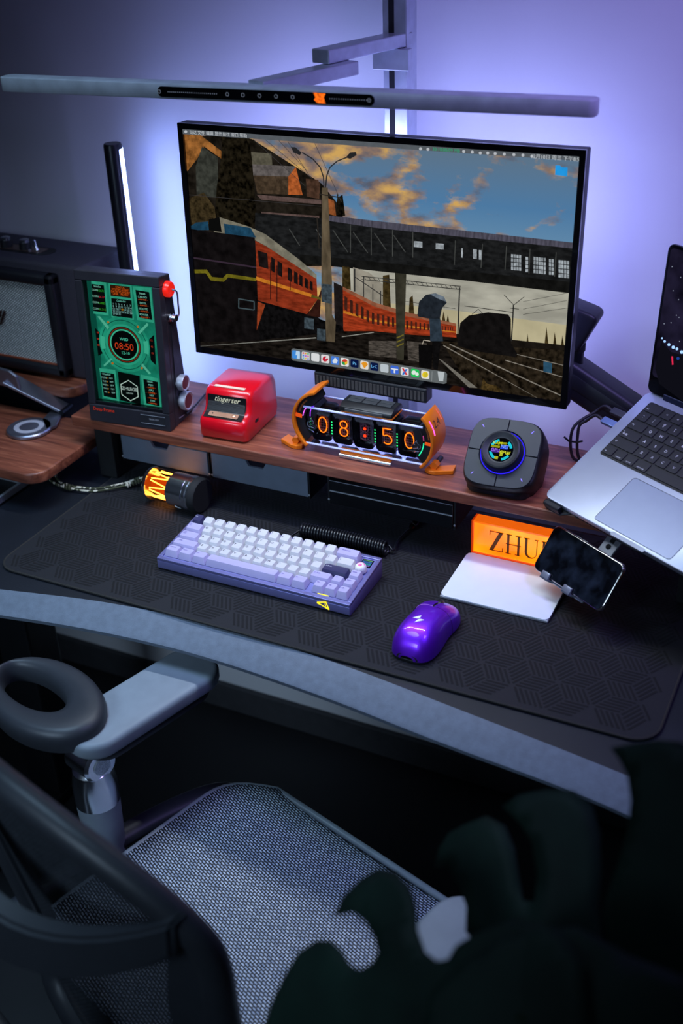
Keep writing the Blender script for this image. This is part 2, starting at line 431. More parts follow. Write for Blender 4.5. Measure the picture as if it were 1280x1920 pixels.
# the bar itself
e0 = Vector((-1.150, 1.272, T + 0.671)); e1 = Vector((-0.339, 1.327, T + 0.671))
ang = math.atan2(e1.y - e0.y, e1.x - e0.x); BL = (e1 - e0).length
MB = TR(*e0) @ Matrix.Rotation(ang, 4, 'Z')
m_bar = mat('bar_alu', (200, 206, 216), 0.42, 0.3, bump=0.03, bscale=900)
bm = prism(rrect(BL, 0.028, 0.010, 6, BL / 2, 0.014), -0.0095, 0.0095, 'z', 0.0015, 2, None, MB)
hb = obj('light_bar', bm, m_bar, lp, world=True, smooth=30)
obj('lamp_diffuser', flatpoly([MB @ Vector(q) for q in ((0.03, 0.007, -0.0097), (0.03, 0.024, -0.0097), (BL - 0.03, 0.024, -0.0097), (BL - 0.03, 0.007, -0.0097))]), glow('bar_led', (226, 236, 255), 2.0), hb, world=True)
ld = bpy.data.lights.new('bar_lamp', 'AREA'); ld.shape = 'RECTANGLE'; ld.size = BL - 0.06; ld.size_y = 0.016; ld.energy = 2.4; ld.color = (0.80, 0.88, 1.0); ld.spread = R(125)
lo_ = bpy.data.objects.new('bar_lamp', ld); C.objects.link(lo_); lo_.parent = lp
lo_.matrix_basis = wmat(lp).inverted() @ MB @ TR(BL / 2, 0.0155, -0.0105) @ Matrix.Rotation(R(-4), 4, 'X')
def onbar(x, y):   # pixel on the front face of the bar
    Mi = MB.inverted(); o = Mi @ CAM; d = Mi.to_3x3() @ ray(x, y); t = (-0.0002 - o.y) / d.y; return o + d * t
pl, prr = onbar(296, 172).x, onbar(702, 190).x
bm = prism([(u, v) for u, v in rrect(prr - pl, 0.0130, 0.0063, 8, (pl + prr) / 2, 0.0)], -0.0012, 0.0006, 'y', 0, 1, None, MB)
pn = obj('control_panel', bm, m_black_gloss, hb, world=True, smooth=30)
m_pn = glow('panel_mark', (120, 130, 150), 0.7)
for px in (427, 456, 487, 518, 549, 692, 300):
    u = onbar(px, 180).x
    bm = bm_new()
    tube([(u + 0.0022 * math.cos(k * PI / 5), -0.0014, 0.0022 * math.sin(k * PI / 5)) for k in range(10)], 0.0003, 5, bm, closed=True)
    bmesh.ops.transform(bm, matrix=MB, verts=bm.verts)
    obj('touch_icon', bm, m_pn, hb, world=True)
bm = bm_new()
for k in range(26): box(onbar(316, 180).x + k * 0.0028, onbar(316, 180).x + k * 0.0028 + 0.0008, -0.0014, -0.001, -0.0006, 0.0006, 0, 1, bm)
bmesh.ops.transform(bm, matrix=MB, verts=bm.verts)
obj('dimmer_scale', bm, m_pn, hb, world=True)['kind'] = 'stuff'
bm = bm_new()
for k in range(18): box(onbar(618, 184).x + k * 0.003, onbar(618, 184).x + k * 0.003 + 0.0008, -0.0014, -0.001, -0.0006, 0.0006, 0, 1, bm)
bmesh.ops.transform(bm, matrix=MB, verts=bm.verts)
obj('dimmer_scale', bm, m_pn, hb, world=True)['kind'] = 'stuff'
u = onbar(599, 183).x
bm = prism([(u - 0.008, 0.0065), (u + 0.0085, 0.0055), (u + 0.006, 0.001), (u + 0.008, -0.006), (u - 0.003, -0.0055), (u - 0.007, -0.002), (u - 0.005, 0.001)], -0.0018, -0.0012, 'y', 0, 1, None, MB)
obj('orange_indicator', bm, glow('orange_mark', (255, 110, 25), 1.1, 0.5, 300), hb, world=True)
# ================================================================= led tube standing at the left
lt = thing('led_light_tube', 'upright black light tube glowing cool white along one side behind the green display', 'lamp', (-1.222, 1.600, T))
obj('foot', lathe([(0.03, 0), (0.03, 0.008), (0.008, 0.012)], 28, TR(-1.222, 1.600, T)), m_black, lt, world=True)
obj('housing', lathe([(0.0155, 0.012), (0.0155, 0.516), (0.014, 0.519), (0.0, 0.519)], 28, TR(-1.222, 1.600, T)), mat('tube_black', (28, 29, 36), 0.3, 0.3), lt, world=True, smooth=40)
bm = bm_new(); n = 8
for k in range(n):
    a0_, a1_ = R(-14 + 78 * k / n), R(-14 + 78 * (k + 1) / n)
    q = []
    for a, z in ((a0_, 0.02), (a1_, 0.02), (a1_, 0.51), (a0_, 0.51)):
        q.append(bm.verts.new((-1.222 + 0.0162 * math.cos(a), 1.600 + 0.0162 * math.sin(a), T + z)))
    bm.faces.new(q)
bmesh.ops.remove_doubles(bm, verts=bm.verts, dist=1e-6)
obj('light_strip', bm, glow('tube_led', (146, 170, 255), 26.0), lt, world=True)
# ================================================================= amplifier-style speaker
sp = thing('speaker', 'large black speaker with woven silver grille and metal knobs on top', 'speaker', (-1.45, 1.56, T + 0.12))
m_sp = mat('speaker_vinyl', (46, 44, 54), 0.6, noise=0.15, nscale=300, bump=0.5, bscale=600)
obj('cabinet', box(-1.72, -1.249, 1.500, 1.628, T + 0.1203, T + 0.332, 0.008, 3), m_sp, sp, world=True, smooth=30)
gx0, gx1, gz0, gz1 = -1.70, -1.296, T + 0.128, T + 0.318
bm = bm_new()
fr = 0.021
box(gx0, gx1, 1.478, 1.501, gz1 - fr, gz1, 0.006, 3, bm); box(gx0, gx1, 1.478, 1.501, gz0, gz0 + fr, 0.006, 3, bm)
box(gx1 - fr, gx1, 1.478, 1.501, gz0, gz1, 0.006, 3, bm); box(gx0, gx0 + fr, 1.478, 1.501, gz0, gz1, 0.006, 3, bm)
obj('grille_frame', bm, mat('grille_frame', (22, 23, 29), 0.38, bump=0.4, bscale=500), sp, world=True, smooth=35)
m = bpy.data.materials.new('woven_grille'); m.use_nodes = True; nt = m.node_tree; b = nt.nodes['Principled BSDF']
tc = nt.nodes.new('ShaderNodeTexCoord'); mp = nt.nodes.new('ShaderNodeMapping'); mp.inputs['Rotation'].default_value = (0, R(38), 0)
br = nt.nodes.new('ShaderNodeTexBrick'); br.inputs['Scale'].default_value = 105.0; br.inputs['Mortar Size'].default_value = 0.075; br.inputs['Mortar Smooth'].default_value = 0.5; br.inputs['Brick Width'].default_value = 0.55; br.inputs['Row Height'].default_value = 0.38
br.inputs['Color1'].default_value = lin((214, 222, 220)) + (1,); br.inputs['Color2'].default_value = lin((182, 192, 190)) + (1,); br.inputs['Mortar'].default_value = lin((30, 34, 38)) + (1,)
sw = nt.nodes.new('ShaderNodeSeparateXYZ'); cw = nt.nodes.new('ShaderNodeCombineXYZ')
nt.links.new(tc.outputs['Object'], mp.inputs['Vector']); nt.links.new(mp.outputs['Vector'], sw.inputs[0]); nt.links.new(sw.outputs['X'], cw.inputs['X']); nt.links.new(sw.outputs['Z'], cw.inputs['Y']); nt.links.new(cw.outputs[0], br.inputs['Vector'])
nt.links.new(br.outputs['Color'], b.inputs['Base Color']); b.inputs['Roughness'].default_value = 0.6
m_grille = m
obj('woven_grille', box(gx0 + fr - 0.003, gx1 - fr + 0.003, 1.486, 1.4995, gz0 + fr - 0.003, gz1 - fr + 0.003), m_grille, sp, world=True)
obj('copper_piping', box(gx0 + fr, gx1 - fr, 1.4835, 1.487, gz0 + fr - 0.001, gz0 + fr + 0.003, 0.001), mat('copper', (200, 110, 80), 0.35, 0.8), sp, world=True)
p = py(2, 596, 1.484)
text('ll', 0.040, mat('script_logo', (60, 38, 36), 0.3, 0.5), sp, wmat(sp).inverted() @ XZ(p.x - 0.006, 1.482, p.z), 'lettering', 0.55, 0.0015)
# recessed control panel on top
tz = T + 0.332
q0, q1 = pz(120, 492, 0.332), pz(0, 478, 0.332)
cxr = -1.345
bm = prism(rrect(0.36, 0.040, 0.0195, 8, cxr - 0.18, 1.553), tz - 0.0002, tz + 0.0008, 'z')
obj('control_recess', bm, mat('recess_dark', (12, 12, 14), 0.5), sp, world=True)
obj('brass_plate', box(cxr - 0.34, cxr - 0.02, 1.540, 1.566, tz + 0.0008, tz + 0.0014), mat('brass_plate', (120, 98, 88), 0.35, 0.8), sp, world=True)
for dx in (-0.062, -0.105, -0.148, -0.195):
    k = obj('knob', lathe([(0.011, 0), (0.010, 0.012), (0.0, 0.012)], 24, TR(cxr + dx, 1.553, tz + 0.0014)), m_black, sp, world=True, smooth=40)
    obj('knob_cap', lathe([(0.0085, 0.012), (0.0085, 0.016), (0.007, 0.017), (0.0, 0.017)], 24, TR(cxr + dx, 1.553, tz + 0.0014)), m_chrome, k, world=True, smooth=40)
sw_ = obj('toggle_switch', lathe([(0.0035, 0), (0.003, 0.004), (0.0018, 0.006), (0.003, 0.018), (0.0, 0.020)], 14, TR(cxr - 0.034, 1.551, tz + 0.0014) @ Matrix.Rotation(R(-14), 4, 'Y')), m_chrome, sp, world=True, smooth=50)
obj('power_light', lathe([(0.003, 0), (0.003, 0.003), (0.0, 0.004)], 12, TR(cxr - 0.045, 1.543, tz + 0.0014)), m_chrome, sp, world=True)
# ================================================================= folding charger on the low riser
ch = thing('charging_stand', 'silver folding phone charging stand with round pad on the low walnut riser', 'charger', (-1.30, 1.36, T + 0.075))
m_gun = mat('charger_alu', (150, 150, 165), 0.35, 0.9)
dc = Vector((-1.302, 1.368, T + 0.075))
ba = obj('base_disc', lathe([(0.036, 0.0), (0.039, 0.002), (0.039, 0.006), (0.037, 0.008), (0.0, 0.008)], 40, TR(*dc)), m_gun, ch, world=True, smooth=40)
obj('pad_ring', lathe([(0.017, 0.0081), (0.017, 0.0087), (0.026, 0.0087), (0.026, 0.0081)], 40, TR(*dc), None, False), mat('pad_white', (170, 170, 178), 0.6), ba, world=True)
hz = T + 0.083
arm_pts = [(-1.268, 1.372), (-1.262, 1.392), (-1.292, 1.452), (-1.312, 1.446), (-1.300, 1.400)]
obj('base_tongue', prism(arm_pts, T + 0.077, T + 0.083, 'z', 0.0015), m_gun, ch, world=True)
lo = Vector((-1.283, 1.447, T + 0.085)); hi = Vector((-1.388, 1.43, T + 0.134))
d = hi - lo; xax = d.normalized(); zax = Vector((0.35, 0.1, 1)); yax = zax.cross(xax).normalized(); zax = xax.cross(yax)
MA = Matrix(((xax.x, yax.x, zax.x, lo.x), (xax.y, yax.y, zax.y, lo.y), (xax.z, yax.z, zax.z, lo.z), (0, 0, 0, 1)))
obj('folding_arm', prism([(0, -0.016), (0, 0.016), (d.length, 0.022), (d.length, -0.022)], -0.003, 0.003, 'z', 0.0012, 2, None, MA), m_gun, ch, world=True)
obj('hinge', lathe([(0.005, -0.018), (0.005, 0.018)], 16, TR(*lo) @ MA.to_3x3().to_4x4() @ Matrix.Rotation(PI / 2, 4, 'X')), m_dark_metal, ch, world=True)
c1 = py(42, 735, 1.42); c0 = py(30, 700, 1.42)
obj('phone_rest', prism([(-1.52, T + 0.138), (c1.x - 0.004, T + 0.122), (c1.x, T + 0.128), (c1.x - 0.004, T + 0.150), (c1.x - 0.018, T + 0.158), (-1.52, T + 0.170)], 1.415, 1.421, 'y', 0.002), m_gun, ch, world=True)
# ================================================================= metal tray on the desk, far left
tr = thing('metal_tray', 'silver metal tray on the desk cut by the left frame edge', 'tray', (-1.38, 1.28, T))
bm = bm_new()
tx0, tx1, ty0, ty1 = -1.50, -1.272, 1.235, 1.312
m_tray = mat('tray_metal', (160, 166, 176), 0.4, 0.5)
obj('floor_plate', box(tx0, tx1, ty0, ty1, T, T + 0.004), mat('tray_dark', (26, 30, 34), 0.5, 0.4), tr, world=True)
for (a, b_, c, e) in ((tx0, tx1, ty0, ty0 + 0.006), (tx0, tx1, ty1 - 0.006, ty1), (tx0, tx0 + 0.006, ty0 + 0.006, ty1 - 0.006), (tx1 - 0.006, tx1, ty0 + 0.006, ty1 - 0.006)):
    obj('rim', box(a, b_, c, e, T + 0.004, T + 0.016, 0.001), m_tray, tr, world=True)
# ================================================================= filament lantern lying on the mat
la = thing('filament_lantern', 'small chrome camping lantern lying on its side with glowing orange filaments', 'lantern', (-0.99, 1.35, T + 0.004))
LR = 0.0285
L0 = Vector((-1.040, 1.352, T + 0.0045 + LR + 0.002))
ML = TR(*L0) @ Matrix.Rotation(R(-4), 4, 'Z') @ Matrix.Rotation(PI / 2, 4, 'Y')      # lathe z -> +x
obj('end_cap', lathe([(0.0, -0.008), (0.018, -0.008), (0.026, -0.004), (0.028, 0.0), (0.028, 0.004), (0.0, 0.004)], 36, ML), m_chrome, la, world=True, smooth=40)
lug = obj('lanyard_lug', lathe([(0.0, -0.020), (0.005, -0.019), (0.006, -0.012), (0.006, -0.0082)], 16, ML @ TR(0.010, 0.0, 0)), m_chrome, la, world=True, smooth=40)
gb = bpy.data.materials.new('lantern_glass'); gb.use_nodes = True
b = gb.node_tree.nodes['Principled BSDF']; b.inputs['Base Color'].default_value = lin((255, 205, 150)) + (1,); b.inputs['Roughness'].default_value = 0.03; b.inputs['Transmission Weight'].default_value = 1.0; b.inputs['IOR'].default_value = 1.05
nz = gb.node_tree.nodes.new('ShaderNodeTexNoise'); nz.inputs['Scale'].default_value = 30; rp = gb.node_tree.nodes.new('ShaderNodeMapRange'); rp.inputs['To Min'].default_value = 0.01; rp.inputs['To Max'].default_value = 0.05
gb.node_tree.links.new(nz.outputs['Fac'], rp.inputs['Value']); gb.node_tree.links.new(rp.outputs[0], b.inputs['Roughness'])
obj('glass_tube', lathe([(0.0265, 0.0041), (0.0265, 0.0459)], 36, ML, None, False), gb, la, world=True, smooth=60)
m_fil = glow('filament', (255, 176, 66), 8.0)
m_core = glow('filament_core', (255, 92, 10), 0.6)
obj('amber_core', lathe([(0.012, 0.006), (0.014, 0.025), (0.012, 0.044)], 20, ML), m_core, la, world=True, smooth=60)
for k in range(8):
    a = 2 * PI * k / 8
    vee = [(a, 0.009), (a + 0.30, 0.042), (a + 0.42, 0.042), (a + 0.62, 0.009)]
    pts = [ML @ Vector((0.0205 * math.cos(aa), 0.0205 * math.sin(aa), zz)) for aa, zz in vee]
    obj('filament', tube(pts, 0.0010, 6), m_fil, la, world=True)
obj('chrome_body', lathe([(0.0285, 0.046), (0.0285, 0.076), (0.0275, 0.077), (0.0275, 0.079), (0.0295, 0.080), (0.0295, 0.084), (0.0278, 0.085), (0.0278, 0.088), (0.0295, 0.089), (0.0295, 0.097), (0.0275, 0.1)], 48, ML), m_chrome, la, world=True, smooth=30)
obj('rubber_base', lathe([(0.0297, 0.0895), (0.0297, 0.098), (0.027, 0.1015), (0.0, 0.1015)], 40, ML), m_black_matte, la, world=True, smooth=40)
# engraved script down the body
for k, s in enumerate('lantern'):
    aa = R(-50 + k * 13)
    # a point on the camera-facing side; z along the lathe axis
    Mx = ML @ Matrix.Rotation(R(-118) + k * R(11) , 4, 'Z') @ TR(0.0288, 0, 0.062) @ Matrix.Rotation(PI / 2, 4, 'Y')
    break
m_eng = mat('engraved', (225, 230, 240), 0.3, 0.2)
bm = bm_new()
for k in range(9):
    aa = PI * 0.5 + R(40) + k * R(9.5) + PI
    w = 0.002 + 0.0016 * ((k * 7) % 3) / 2
    c = [Vector((0.02862 * math.cos(aa - R(3)), 0.02862 * math.sin(aa - R(3)), 0.062 - w)), Vector((0.02862 * math.cos(aa), 0.02862 * math.sin(aa), 0.062 + w)), Vector((0.02862 * math.cos(aa + R(3.4)), 0.02862 * math.sin(aa + R(3.4)), 0.062 - w * 0.6)), Vector((0.02862 * math.cos(aa + R(6)), 0.02862 * math.sin(aa + R(6)), 0.0625))]
    tube([ML @ v for v in c], 0.00035, 5, bm)
obj('engraved_script', bm, m_eng, la, world=True)
# lanyard
m_cord = bpy.data.materials.new('camo_cord'); m_cord.use_nodes = True; nt = m_cord.node_tree; b = nt.nodes['Principled BSDF']
tc = nt.nodes.new('ShaderNodeTexCoord'); vo = nt.nodes.new('ShaderNodeTexVoronoi'); vo.inputs['Scale'].default_value = 150
rp = nt.nodes.new('ShaderNodeValToRGB'); rp.color_ramp.interpolation = 'CONSTANT'
rp.color_ramp.elements[0].color = lin((62, 66, 42)) + (1,); rp.color_ramp.elements[1].position = 0.62; rp.color_ramp.elements[1].color = lin((205, 200, 178)) + (1,)
sx = nt.nodes.new('ShaderNodeSeparateXYZ')
nt.links.new(tc.outputs['Object'], vo.inputs['Vector']); nt.links.new(vo.outputs['Color'], sx.inputs[0]); nt.links.new(sx.outputs['X'], rp.inputs['Fac']); nt.links.new(rp.outputs['Color'], b.inputs['Base Color']); b.inputs['Roughness'].default_value = 0.8
ly = thing('paracord_lanyard', 'camouflage paracord lanyard running from the lantern towards the walnut riser', 'lanyard', (-1.13, 1.33, T))
def cordp(l): return smooth_path([pz(x, y, z) for x, y, z in l], 8)
end1, end2 = (84, 882, 0.006), (101, 881, 0.006)
obj('cord_strand', tube(cordp([end1, (92, 898, 0.006), (108, 909, 0.006), (126, 914, 0.008), (150, 919, 0.007), (176, 921, 0.007), (205, 917, 0.0095), (232, 911, 0.011), (258, 904, 0.014), (272, 898, 0.024), (279, 897, 0.028)]), 0.0018, 8), m_cord, ly, world=True, smooth=60)
obj('cord_strand', tube(cordp([end2, (106, 896, 0.006), (116, 906, 0.006), (128, 911, 0.0095), (152, 914, 0.0085), (178, 916, 0.008), (206, 912, 0.0105), (232, 906, 0.013), (258, 899, 0.018), (272, 894, 0.028), (281, 896, 0.030)]), 0.0018, 8), m_cord, ly, world=True, smooth=60)
def knot(l, r):
    bm = bm_new(); P = [pz(*q) for q in l]
    for i, p in enumerate(P):
        d = (P[-1] - P[0]).normalized()
        b_ = Vector((0, 0, 1)); c = d.cross(b_)
        tube([p + (b_ * math.cos(t) + c * math.sin(t)) * r + d * (0.0015 * t / PI) for t in [2 * PI * k / 10 for k in range(11)]], 0.0018, 7, bm)
    return bm
obj('knot', knot([(122, 911, 0.0085), (127, 913, 0.0085), (132, 914, 0.0085)], 0.0042), m_cord, ly, world=True, smooth=60)
obj('knot', knot([(238, 909, 0.0125), (243, 907, 0.0130), (248, 905, 0.0138), (253, 903, 0.015), (258, 901, 0.0165)], 0.0042), m_cord, ly, world=True, smooth=60)
for e in (end1, end2):
    a, b_ = pz(e[0], e[1], e[2]), pz(e[0] + 5, e[1] + 8, e[2])
    obj('cord_tip', tube([a, b_], 0.0026, 8), mat('tip_plastic', (150, 150, 145), 0.4), ly, world=True, smooth=60)
# ================================================================= monitor
MW, MH = 0.613, 0.358
mon = thing('monitor', 'thin black widescreen monitor showing a sunset railway station wallpaper', 'monitor', (-0.692, 1.466, T + 0.412), (R(-2.0), 0, R(0.8)))
MM = wmat(mon)
m_frame = mat('monitor_frame', (26, 25, 33), 0.42, 0.3)
bm = bm_new(); bz = 0.0085
for (x0, x1, z0, z1) in ((-MW/2, MW/2, MH/2 - bz, MH/2), (-MW/2, MW/2, -MH/2, -MH/2 + bz * 1.25), (-MW/2, -MW/2 + bz, -MH/2 + bz * 1.25, MH/2 - bz), (MW/2 - bz, MW/2, -MH/2 + bz * 1.25, MH/2 - bz)):
    box(x0, x1, 0.0, 0.006, z0, z1, 0, 1, bm)
obj('bezel', bm, m_black_gloss, mon)
obj('back_shell', box(-MW/2, MW/2, 0.0062, 0.026, -MH/2, MH/2, 0.002), m_frame, mon)
obj('rear_bulge', box(-0.16, 0.16, 0.0262, 0.045, -0.11, 0.11, 0.008), m_frame, mon)
m_bl = glow('monitor_back_led', (162, 172, 255), 42.0)
for (x0, x1, z0, z1) in ((-0.22, 0.22, 0.115, 0.130), (-0.22, 0.22, -0.130, -0.115), (-0.245, -0.230, -0.12, 0.12), (0.230, 0.245, -0.12, 0.12)):
    obj('back_light_strip', flatpoly([(x0, 0.0264, z0), (x0, 0.0264, z1), (x1, 0.0264, z1), (x1, 0.0264, z0)]), m_bl, mon)
SX, SZl, SZh = MW/2 - bz, -MH/2 + bz * 1.25, MH/2 - bz
# sky of the wallpaper
m = bpy.data.materials.new('screen_sky'); m.use_nodes = True; nt = m.node_tree; nt.nodes.remove(nt.nodes['Principled BSDF'])
em = nt.nodes.new('ShaderNodeEmission'); em.inputs['Strength'].default_value = 0.82
tc = nt.nodes.new('ShaderNodeTexCoord'); sp3 = nt.nodes.new('ShaderNodeSeparateXYZ'); nt.links.new(tc.outputs['Object'], sp3.inputs[0])
mr = nt.nodes.new('ShaderNodeMapRange'); mr.inputs['From Min'].default_value = 0.16; mr.inputs['From Max'].default_value = 0.02
nt.links.new(sp3.outputs['Z'], mr.inputs['Value'])
rs = nt.nodes.new('ShaderNodeValToRGB')
rs.color_ramp.elements[0].color = lin((100, 126, 150)) + (1,); rs.color_ramp.elements[1].color = lin((118, 158, 188)) + (1,)
e = rs.color_ramp.elements.new(0.45); e.color = lin((84, 132, 176)) + (1,)
nt.links.new(mr.outputs[0], rs.inputs['Fac'])
mp = nt.nodes.new('ShaderNodeMapping'); mp.inputs['Scale'].default_value = (1.0, 1.0, 2.0); mp.inputs['Rotation'].default_value = (0, R(-16), 0); mp.inputs['Location'].default_value = (0.03, 0, 0.11)
nt.links.new(tc.outputs['Object'], mp.inputs['Vector'])
n1 = nt.nodes.new('ShaderNodeTexNoise'); n1.inputs['Scale'].default_value = 11; n1.inputs['Detail'].default_value = 8; n1.inputs['Roughness'].default_value = 0.58; n1.inputs['Distortion'].default_value = 0.25
nt.links.new(mp.outputs[0], n1.inputs['Vector'])
xr = nt.nodes.new('ShaderNodeMapRange'); xr.inputs['From Min'].default_value = -0.1; xr.inputs['From Max'].default_value = 0.30; xr.inputs['To Min'].default_value = 0.10; xr.inputs['To Max'].default_value = -0.05
nt.links.new(sp3.outputs['X'], xr.inputs['Value'])
ad = nt.nodes.new('ShaderNodeMath'); ad.operation = 'ADD'; nt.links.new(n1.outputs['Fac'], ad.inputs[0]); nt.links.new(xr.outputs[0], ad.inputs[1])
rc = nt.nodes.new('ShaderNodeValToRGB'); rc.color_ramp.elements[0].position = 0.50; rc.color_ramp.elements[0].color = (0, 0, 0, 1); rc.color_ramp.elements[1].position = 0.60; rc.color_ramp.elements[1].color = (1, 1, 1, 1)
nt.links.new(ad.outputs[0], rc.inputs['Fac'])
n2 = nt.nodes.new('ShaderNodeTexNoise'); n2.inputs['Scale'].default_value = 26; n2.inputs['Detail'].default_value = 6
nt.links.new(mp.outputs[0], n2.inputs['Vector'])
rc2 = nt.nodes.new('ShaderNodeValToRGB')
rc2.color_ramp.elements[0].position = 0.36; rc2.color_ramp.elements[0].color = lin((96, 98, 112)) + (1,)
rc2.color_ramp.elements[1].position = 0.66; rc2.color_ramp.elements[1].color = lin((222, 176, 100)) + (1,)
e = rc2.color_ramp.elements.new(0.48); e.color = lin((150, 124, 108)) + (1,)
nt.links.new(n2.outputs['Fac'], rc2.inputs['Fac'])
mx = nt.nodes.new('ShaderNodeMix'); mx.data_type = 'RGBA'
nt.links.new(rc.outputs['Color'], mx.inputs[0]); nt.links.new(rs.outputs['Color'], mx.inputs[6]); nt.links.new(rc2.outputs['Color'], mx.inputs[7])
nt.links.new(mx.outputs[2], em.inputs['Color']); nt.links.new(em.outputs[0], nt.nodes['Material Output'].inputs['Surface'])
scr = obj('screen', flatpoly([(-SX, 0.0045, SZl), (SX, 0.0045, SZl), (SX, 0.0045, SZh), (-SX, 0.0045, SZh)]), m, mon)
LAY = [0]
def clampp(x, z): return (max(-SX, min(SX, x)), max(SZl, min(SZh, z)))
def pic(name, polys, col, noise=0.35, nscale=120, stretch=(1, 1, 1), st=0.82, up=1):
    """flat coloured area of the wallpaper, traced in photo pixels and laid on the screen"""
    LAY[0] += up
    y = 0.0044 - LAY[0] * 0.00006
    if 1 < len(polys) <= 40:
        for pl_ in polys: o = pic(name, [pl_], col, noise, nscale, stretch, st, 0)
        return o
    bm = bm_new()
    for pl_ in polys:
        vs_ = []
        for (a, b_) in pl_:
            q = ploc(MM, a, b_); vs_.append(bm.verts.new((*clampp(q.x, q.z), 0)))
        for v in vs_: v.co = Vector((v.co.x, y, v.co.y))
        try: bm.faces.new(vs_)
        except ValueError: pass
    bmesh.ops.triangulate(bm, faces=bm.faces)
    return obj(name, bm, glow('px_%s_%d_%d_%d' % ((name,) + tuple(col)), col, st, noise, nscale, stretch), scr)
def line(a, b_, w):
    a, b_ = Vector(a), Vector(b_); d = (b_ - a).normalized(); n = Vector((-d.y, d.x)) * (w / 2)
    return [tuple(a + n), tuple(b_ + n), tuple(b_ - n), tuple(a - n)]
def rc_(x0, y0, x1, y1, sk=0.08): return [(x0, y0), (x1, y0 + sk * (x1 - x0)), (x1, y1 + sk * (x1 - x0)), (x0, y1)]
# pale evening sky below the bridge
pic('low_sky', [[(640, 490), (1075, 540), (1060, 650), (640, 620)]], (176, 174, 160), 0.22, 18, (1, 1, 3))
pic('horizon_glow', [[(640, 560), (860, 585), (1066, 612), (1062, 650), (640, 640)]], (196, 186, 150), 0.15, 20)
# hillside: far roofs and trees
pic('hill_shade', [[(338, 262), (412, 250), (470, 262), (482, 320), (600, 345), (640, 395), (640, 500), (340, 500)]], (30, 26, 21), 0.6, 90)
pic('sunlit_block', [[(341, 246), (366, 249), (412, 284), (414, 300), (380, 276), (366, 300), (346, 322)]], (150, 96, 46), 0.5, 120)
pic('shaded_house', [[(376, 276), (405, 296), (408, 372), (366, 370), (364, 312)]], (58, 60, 54), 0.4, 120)
pic('grey_tower', [[(468, 286), (506, 289), (508, 312), (470, 309)]], (92, 88, 74), 0.3, 150)
pic('barn_roof', [[(470, 309), (552, 313), (538, 332), (471, 330)]], (98, 92, 90), 0.35, 160)
pic('barn_wall', [[(472, 330), (538, 332), (538, 366), (480, 364)]], (72, 58, 44), 0.4, 160)
pic('barn_gable', [[(538, 332), (552, 314), (565, 367), (538, 366)]], (178, 92, 44), 0.35, 160)
pic('lower_roof', [[(478, 366), (600, 376), (600, 384), (488, 376)], [(486, 398), (596, 406), (596, 412), (490, 404)]], (92, 74, 70), 0.3, 160)
pic('brick_stack', [[(571, 336), (594, 338), (598, 348), (596, 374), (573, 370)]], (74, 52, 40), 0.4, 160)
pic('small_gable', [[(612, 372), (624, 378), (628, 406), (612, 402)]], (150, 84, 44), 0.3, 160)
pic('dark_poplar', [[(414, 256), (440, 252), (464, 262), (470, 300), (474, 350), (478, 410), (470, 430), (400, 412), (404, 350), (412, 300)], [(630, 372), (640, 366), (645, 406), (628, 405)]], (26, 22, 14), 0.9, 160)
pic('autumn_bush', [[(352, 372), (380, 362), (400, 390), (404, 420), (356, 424)]], (56, 46, 28), 0.7, 150)
# overhead wires
wires = [line(a, b_, 0.8) for a, b_ in (((472, 262), (570, 350)), ((494, 262), (583, 336)), ((520, 264), (572, 320)), ((537, 266), (580, 334)), ((588, 270), (638, 380)), ((350, 366), (600, 388)))]
pic('overhead_wires', wires, (60, 58, 60), 0)
# covered footbridge
pic('bridge_body', [[(476, 400), (620, 412), (1075, 462), (1067, 549), (860, 524), (700, 508), (560, 492), (476, 470)]], (29, 30, 31), 0.45, 90, (1, 1, 2))
pic('bridge_roof', [[(606, 404), (700, 415), (1073, 456), (1072, 467), (700, 428), (606, 414)]], (80, 78, 92), 0.35, 260, (1, 1, 0.2))
pic('bridge_beam', [[(560, 478), (700, 492), (1068, 530), (1065, 551), (860, 526), (700, 509), (560, 494)]], (22, 22, 21), 0.4, 80)
br_ = [line(a, b_, 1.6) for a, b_ in (((622, 432), (650, 474)), ((660, 436), (688, 476)), ((700, 438), (722, 470)), ((736, 442), (758, 474)), ((655, 422), (655, 476)), ((694, 428), (694, 480)), ((734, 432), (734, 482)), ((772, 436), (772, 484)), ((852, 452), (850, 498)), ((903, 458), (900, 503)), ((948, 462), (945, 508)), ((992, 468), (990, 514)), ((1041, 474), (1038, 520)), ((540, 430), (560, 462)), ((590, 430), (612, 466)))]
pic('bridge_truss', br_, (72, 74, 72), 0.2)
panes = [rc_(774, 453, 790, 464), rc_(815, 457, 830, 468), rc_(863, 466, 866, 484), rc_(885, 468, 892, 486), rc_(896, 470, 901, 488)]
for (x0, y0, x1, y1, nx) in ((956, 477, 976, 508, 4), (983, 482, 989, 512, 1), (998, 482, 1022, 514, 5), (1027, 486, 1037, 517, 2), (1045, 488, 1066, 522, 4)):
    for i in range(nx):
        for j in range(4):
            w, h = (x1 - x0) / nx, (y1 - y0) / 4
            panes.append(rc_(x0 + i * w + 0.5, y0 + j * h + 0.6 + 0.1 * i * w, x0 + (i + 1) * w - 0.6, y0 + (j + 1) * h - 0.8 + 0.1 * i * w))
pic('bridge_panes', panes, (168, 176, 182), 0.35, 200)['kind'] = 'stuff'
